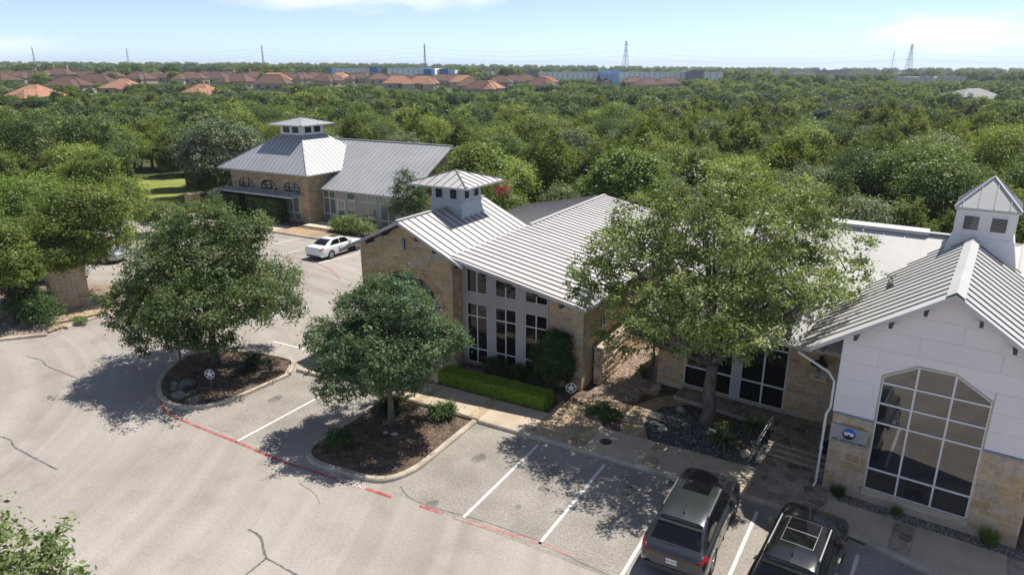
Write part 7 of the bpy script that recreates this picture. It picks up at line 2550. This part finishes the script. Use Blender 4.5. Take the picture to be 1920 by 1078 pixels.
# ------------------------------------------------------------------ warehouses and far roofs
M_WARE = pm('tilt_wall', (.86, .85, .83), .85, col2=(.88, .87, .85), vscale=.05, objrand=.06)
M_WBLUE = pm('blue_cladding', (.035, .17, .42), .5)
M_WPALE = pm('pale_blue_cladding', (.36, .50, .70), .5)
M_WGREY = pm('grey_green_cladding', (.20, .24, .24), .7)
M_WROOF = pm('white_roof', (.62, .62, .61), .7)
M_GROOF = pm('grey_roof', (.20, .20, .205), .7)
def ware(name, x0, x1, ytop, ybot, d, mat, label, depth=60, cat='warehouse', parent=None):
    a, b = polar(x0, d), polar(x1, d)
    zt_ = CAM_H - (ytop - HZ) * d / F_PX
    VIEWS.append(((x0 + x1) / 2, (x1 - x0) / 2, ytop + (ybot - ytop) * .62, d))
    o = empty(name, ((a[0] + b[0]) / 2, (a[1] + b[1]) / 2, 0), R(YAW), label, cat) if parent is None else parent
    fx, fy = -_s, _c
    m = MB()
    c = (a[0] + fx * depth, a[1] + fy * depth); e_ = (b[0] + fx * depth, b[1] + fy * depth)
    m.prism([(*a, -3), (*b, -3), (*e_, -3), (*c, -3)], [(*a, zt_), (*b, zt_), (*e_, zt_), (*c, zt_)])
    put('wall', m, mat, o)
    HOUSE_SPOTS.append(((a[0] + b[0]) / 2, (a[1] + b[1]) / 2, 5))
    n = int(max(2, (x1 - x0) / 9))
    for k in range(1, n):   # panel joints
        t = k / n
        p = (a[0] + (b[0] - a[0]) * t - fx * .12, a[1] + (b[1] - a[1]) * t - fy * .12)
        ux, uy = _c * .15, _s * .15
        put('pilaster', MB().prism([(p[0] - ux, p[1] - uy, 0), (p[0] + ux, p[1] + uy, 0), (p[0] + ux + fx * .1, p[1] + uy + fy * .1, 0), (p[0] - ux + fx * .1, p[1] - uy + fy * .1, 0)], [(p[0] - ux, p[1] - uy, zt_ - .3), (p[0] + ux, p[1] + uy, zt_ - .3), (p[0] + ux + fx * .1, p[1] + uy + fy * .1, zt_ - .3), (p[0] - ux + fx * .1, p[1] - uy + fy * .1, zt_ - .3)]), M_WGREY, o)
    # parapet band
    put('parapet', MB().prism([(a[0] - fx * .4, a[1] - fy * .4, zt_ - .5), (b[0] - fx * .4, b[1] - fy * .4, zt_ - .5), (*b, zt_ - .5), (*a, zt_ - .5)], [(a[0] - fx * .4, a[1] - fy * .4, zt_ + .3), (b[0] - fx * .4, b[1] - fy * .4, zt_ + .3), (*b, zt_ + .3), (*a, zt_ + .3)]), mat, o)
    return o
w1 = ware('warehouse', 737, 822, 129, 146, 560, M_WARE, 'long white warehouse with a square blue entrance block, left of centre')
ware('x', 802, 816, 131, 148, 552, M_WBLUE, None, 8, parent=w1)
w2_ = ware('warehouse', 826, 858, 132, 148, 540, M_WARE, 'small white office with a rounded blue front beside the warehouse')
ware('x', 830, 846, 130.5, 141, 532, M_WBLUE, None, 8, parent=w2_)
w3 = ware('warehouse', 636, 735, 129.5, 140, 640, M_WARE, 'pale far warehouse with small blue corner block, leftmost of the warehouses')
ware('x', 629, 638, 129.5, 138, 630, M_WBLUE, None, 6, parent=w3)
ware('x', 705, 720, 126.5, 134, 630, M_WBLUE, None, 6, parent=w3)
w4 = ware('warehouse', 1014, 1280, 135.5, 154, 520, M_WARE, 'very long white warehouse with a pale blue entrance in its middle')
ware('x', 1118, 1152, 132.5, 148, 512, M_WPALE, None, 8, parent=w4)
ware('x', 1121, 1148, 138.5, 141.5, 508, M_WPALE, None, 2, parent=w4)
ware('x', 990, 1007, 132, 146, 515, M_WGREY, None, 8, parent=w4)
ware('x', 1278, 1303, 133, 152, 510, M_WGREY, None, 30, parent=w4)
ware('x', 1304, 1338, 136, 150, 514, M_WARE, None, 30, parent=w4)
for i, (x0_, x1_, yt, dd_, mt_, lab) in enumerate([(1408, 1440, 133, 900, M_WROOF, 'small white far building, right of the long warehouse'), (1445, 1470, 134, 950, M_STUCCO, 'tan far building beside the small white one'), (1478, 1500, 134.5, 900, M_WROOF, 'white flat far building in the middle of the right horizon'), (1505, 1570, 132, 1100, M_GROOF, 'low grey far building before the skyline'),
        (1690, 1715, 144, 420, M_WROOF, 'white low building below the right pylon'), (1722, 1775, 144, 430, M_WROOF, 'long white low building right of the right pylon'), (1860, 1905, 141, 560, M_STUCCO, 'tan building near the right picture edge'), (1575, 1620, 133, 1000, M_STUCCO, 'pinkish far building left of the thin mast'), (92, 100, 122, 700, M_WROOF, 'tiny white building above the left houses'), (915, 925, 134, 600, M_WROOF, 'tiny white shed above the middle houses')]):
    ware('far_building', x0_, x1_, yt, yt + 8, dd_, mt_, lab, 25, 'building')
gr = empty('grey_roofed_hall', (*polar(1792, 250), 0), R(YAW), 'hall with broad low grey roof standing out of the right woods', 'hall')
gr.scale = (.78, .78, .92)
m = MB(); m.box(-9, -6, 0, 9, 12, 5.0); put('wall', m, M_WARE, gr, True)
m = MB()
for f in ([(-12, -8, 4.9), (12, -8, 4.9), (4, 2, 8.6), (-1, 2, 8.6)], [(12, -8, 4.9), (12, 14, 4.9), (4, 2, 8.6)], [(12, 14, 4.9), (-12, 14, 4.9), (-1, 2, 8.6), (4, 2, 8.6)], [(-12, 14, 4.9), (-12, -8, 4.9), (-1, 2, 8.6)], [(-12, 14, 4.9), (12, 14, 4.9), (12, -8, 4.9), (-12, -8, 4.9)]): m.poly(f)
put('roof', m, M_GROOF, gr, True)
VIEWS.append((1795, 45, 160, 245))
HOUSE_SPOTS += [(*polar(1795, 250), 13), (*polar(1795, 238), 12), (*polar(1800, 228), 10)]

# ------------------------------------------------------------------ pylons and power lines
M_PYL = pm('pylon_steel', (.22, .23, .25), .6, metal=.4)
def pylon(px, ytop, d, label, arms=True):
    x, y = polar(px, d)
    gz_ = terrain(x, y)
    h = CAM_H - (ytop - HZ) * d / F_PX - gz_
    o = empty('pylon', (x, y, gz_), R(YAW) + .5, label, 'pylon', 'pylons along the horizon')
    th = d * .0002
    m = MB()
    hw = lambda t: h * ((.085 if d < 900 else .04) * (1 - t) ** 1.3 + (.016 if d < 900 else .010))
    for sx, sy in ((-1, -1), (1, -1), (1, 1), (-1, 1)):
        m.tube([(sx * hw(t), sy * hw(t), h * t) for t in (0, .2, .4, .6, .8, 1)], th, 4)
    put('leg_frame', m, M_PYL, o, True)
    m = MB()
    ts = [0, .16, .3, .43, .55, .66, .76, .85, .93, 1]
    for a, b in zip(ts[:-1], ts[1:]):
        for (s0, s1) in (((-1, -1), (1, -1)), ((1, -1), (1, 1)), ((1, 1), (-1, 1)), ((-1, 1), (-1, -1))):
            m.tube([(s0[0] * hw(a), s0[1] * hw(a), h * a), (s1[0] * hw(b), s1[1] * hw(b), h * b)], th * .55, 3)
            m.tube([(s1[0] * hw(a), s1[1] * hw(a), h * a), (s0[0] * hw(b), s0[1] * hw(b), h * b)], th * .55, 3)
    put('bracing', m, M_PYL, o, True)
    tips = []
    if arms:
        for t in (.62, .76, .9):
            mm = MB()
            ln = h * .085
            for s in (-1, 1):
                mm.tube([(0, s * hw(t), h * t), (0, s * ln, h * t + .2)], th * .8, 3)
                mm.tube([(0, s * hw(t), h * (t + .035)), (0, s * ln, h * t + .2)], th * .6, 3)
            put('cross_arm', mm, M_PYL, o, True)
            tips.append(h * t)
    return (x, y, gz_, tips, math.cos(R(YAW) + .5), math.sin(R(YAW) + .5), h)
PY = [pylon(110, 93, 1500, 'faintest pylon at the far left of the horizon'), pylon(277, 95, 1350, 'slim pylon above the left houses'), pylon(517, 90, 1200, 'pylon between the left houses and the warehouses'),
      pylon(805, 88, 1000, 'pylon standing above the blue warehouse entrance'), pylon(1162, 83, 820, 'tall lattice pylon above the long white warehouse'), pylon(1668, 88, 640, 'dark lattice pylon at the right of the horizon')]
xe, ye = polar(2250, 560)
PY.append((xe, ye, 0, [26, 32, 38], 1, 0, 42))
rwv = 0
for a, b in zip(PY[:-1], PY[1:]):
    for lv_ in range(3):
        for s in (1,):
            off = 3.2
            p = Vector((a[0] - a[5] * s * off, a[1] + a[4] * s * off, a[2] + a[3][lv_]))
            q = Vector((b[0] - b[5] * s * off, b[1] + b[4] * s * off, b[2] + b[3][lv_]))
            sag = (q - p).length * .022
            pts = []
            for k in range(15):
                t = k / 14
                r_ = p.lerp(q, t); r_.z -= sag * 4 * t * (1 - t)
                pts.append(r_)
            m = MB(); m.tube(pts, .05 + .00002 * p.length, 3, caps=False)
            wv_ = put('power_line', m, M_PYL)
            tag(wv_, 'thin sagging power line strung between the horizon pylons', 'power line', 'power lines')
x, y = polar(1638, 1400)
ms = empty('radio_mast', (x, y, terrain(x, y)), 0, 'thin radio mast left of the dark right pylon', 'mast')
m = MB(); m.tube([(0, 0, 0), (0, 0, 46)], .45, 4); put('pole', m, M_PYL, ms, True)
m = MB()
for k in range(4): m.tube([(0, 0, 44), (9 * math.cos(k * 1.57), 9 * math.sin(k * 1.57), 0)], .12, 3)
put('guy_wire', m, M_PYL, ms, True)
rp_ = random.Random(3)
for i in range(7):   # roadside poles on the right horizon
    x, y = polar(1328 + i * 15 + rp_.uniform(-4, 4), 760)
    po = empty('utility_pole', (x, y, terrain(x, y)), 0, 'short utility pole on the skyline right of the warehouse', 'utility pole', 'utility poles on the skyline')
    m = MB(); m.tube([(0, 0, 0), (0, 0, 13)], .25, 4); put('pole', m, M_BARKD, po, True)
    m = MB(); m.box(-1.4, -.1, 11.8, 1.4, .1, 12.1); put('cross_bar', m, M_BARKD, po, True)

mass = [fit_tree(p) for p in mass if not keep_clear(p[0], p[1])]
mass = [p for p in mass if p] + HOUSE_TREES
build_mass('woodland', [p for p in mass if math.hypot(p[0], p[1]) < 215], 'continuous canopy of the farther woods up to the tiled houses')
build_mass('horizon_woods', [p for p in mass if math.hypot(p[0], p[1]) >= 215], 'dark belt of trees among the houses and along the horizon')

# ------------------------------------------------------------------ thin summer haze over the whole place
m = MB()
m.box(-5200, -400, -2.0, 5200, 5600, 75)
hz_o = put('haze', m, None)
hm = bpy.data.materials.new('haze')
hm.use_nodes = True
hn, hl = hm.node_tree.nodes, hm.node_tree.links
hn.clear()
ho = hn.new('ShaderNodeOutputMaterial')
hv = hn.new('ShaderNodeVolumePrincipled')
hv.inputs['Color'].default_value = (0.80, 0.88, 1.0, 1)
hv.inputs['Density'].default_value = 0.00018
hv.inputs['Anisotropy'].default_value = 0.2
hl.new(hv.outputs[0], ho.inputs['Volume'])
hz_o.data.materials.append(hm)
hz_o['kind'] = 'stuff'
hz_o['label'] = 'thin pale summer haze'
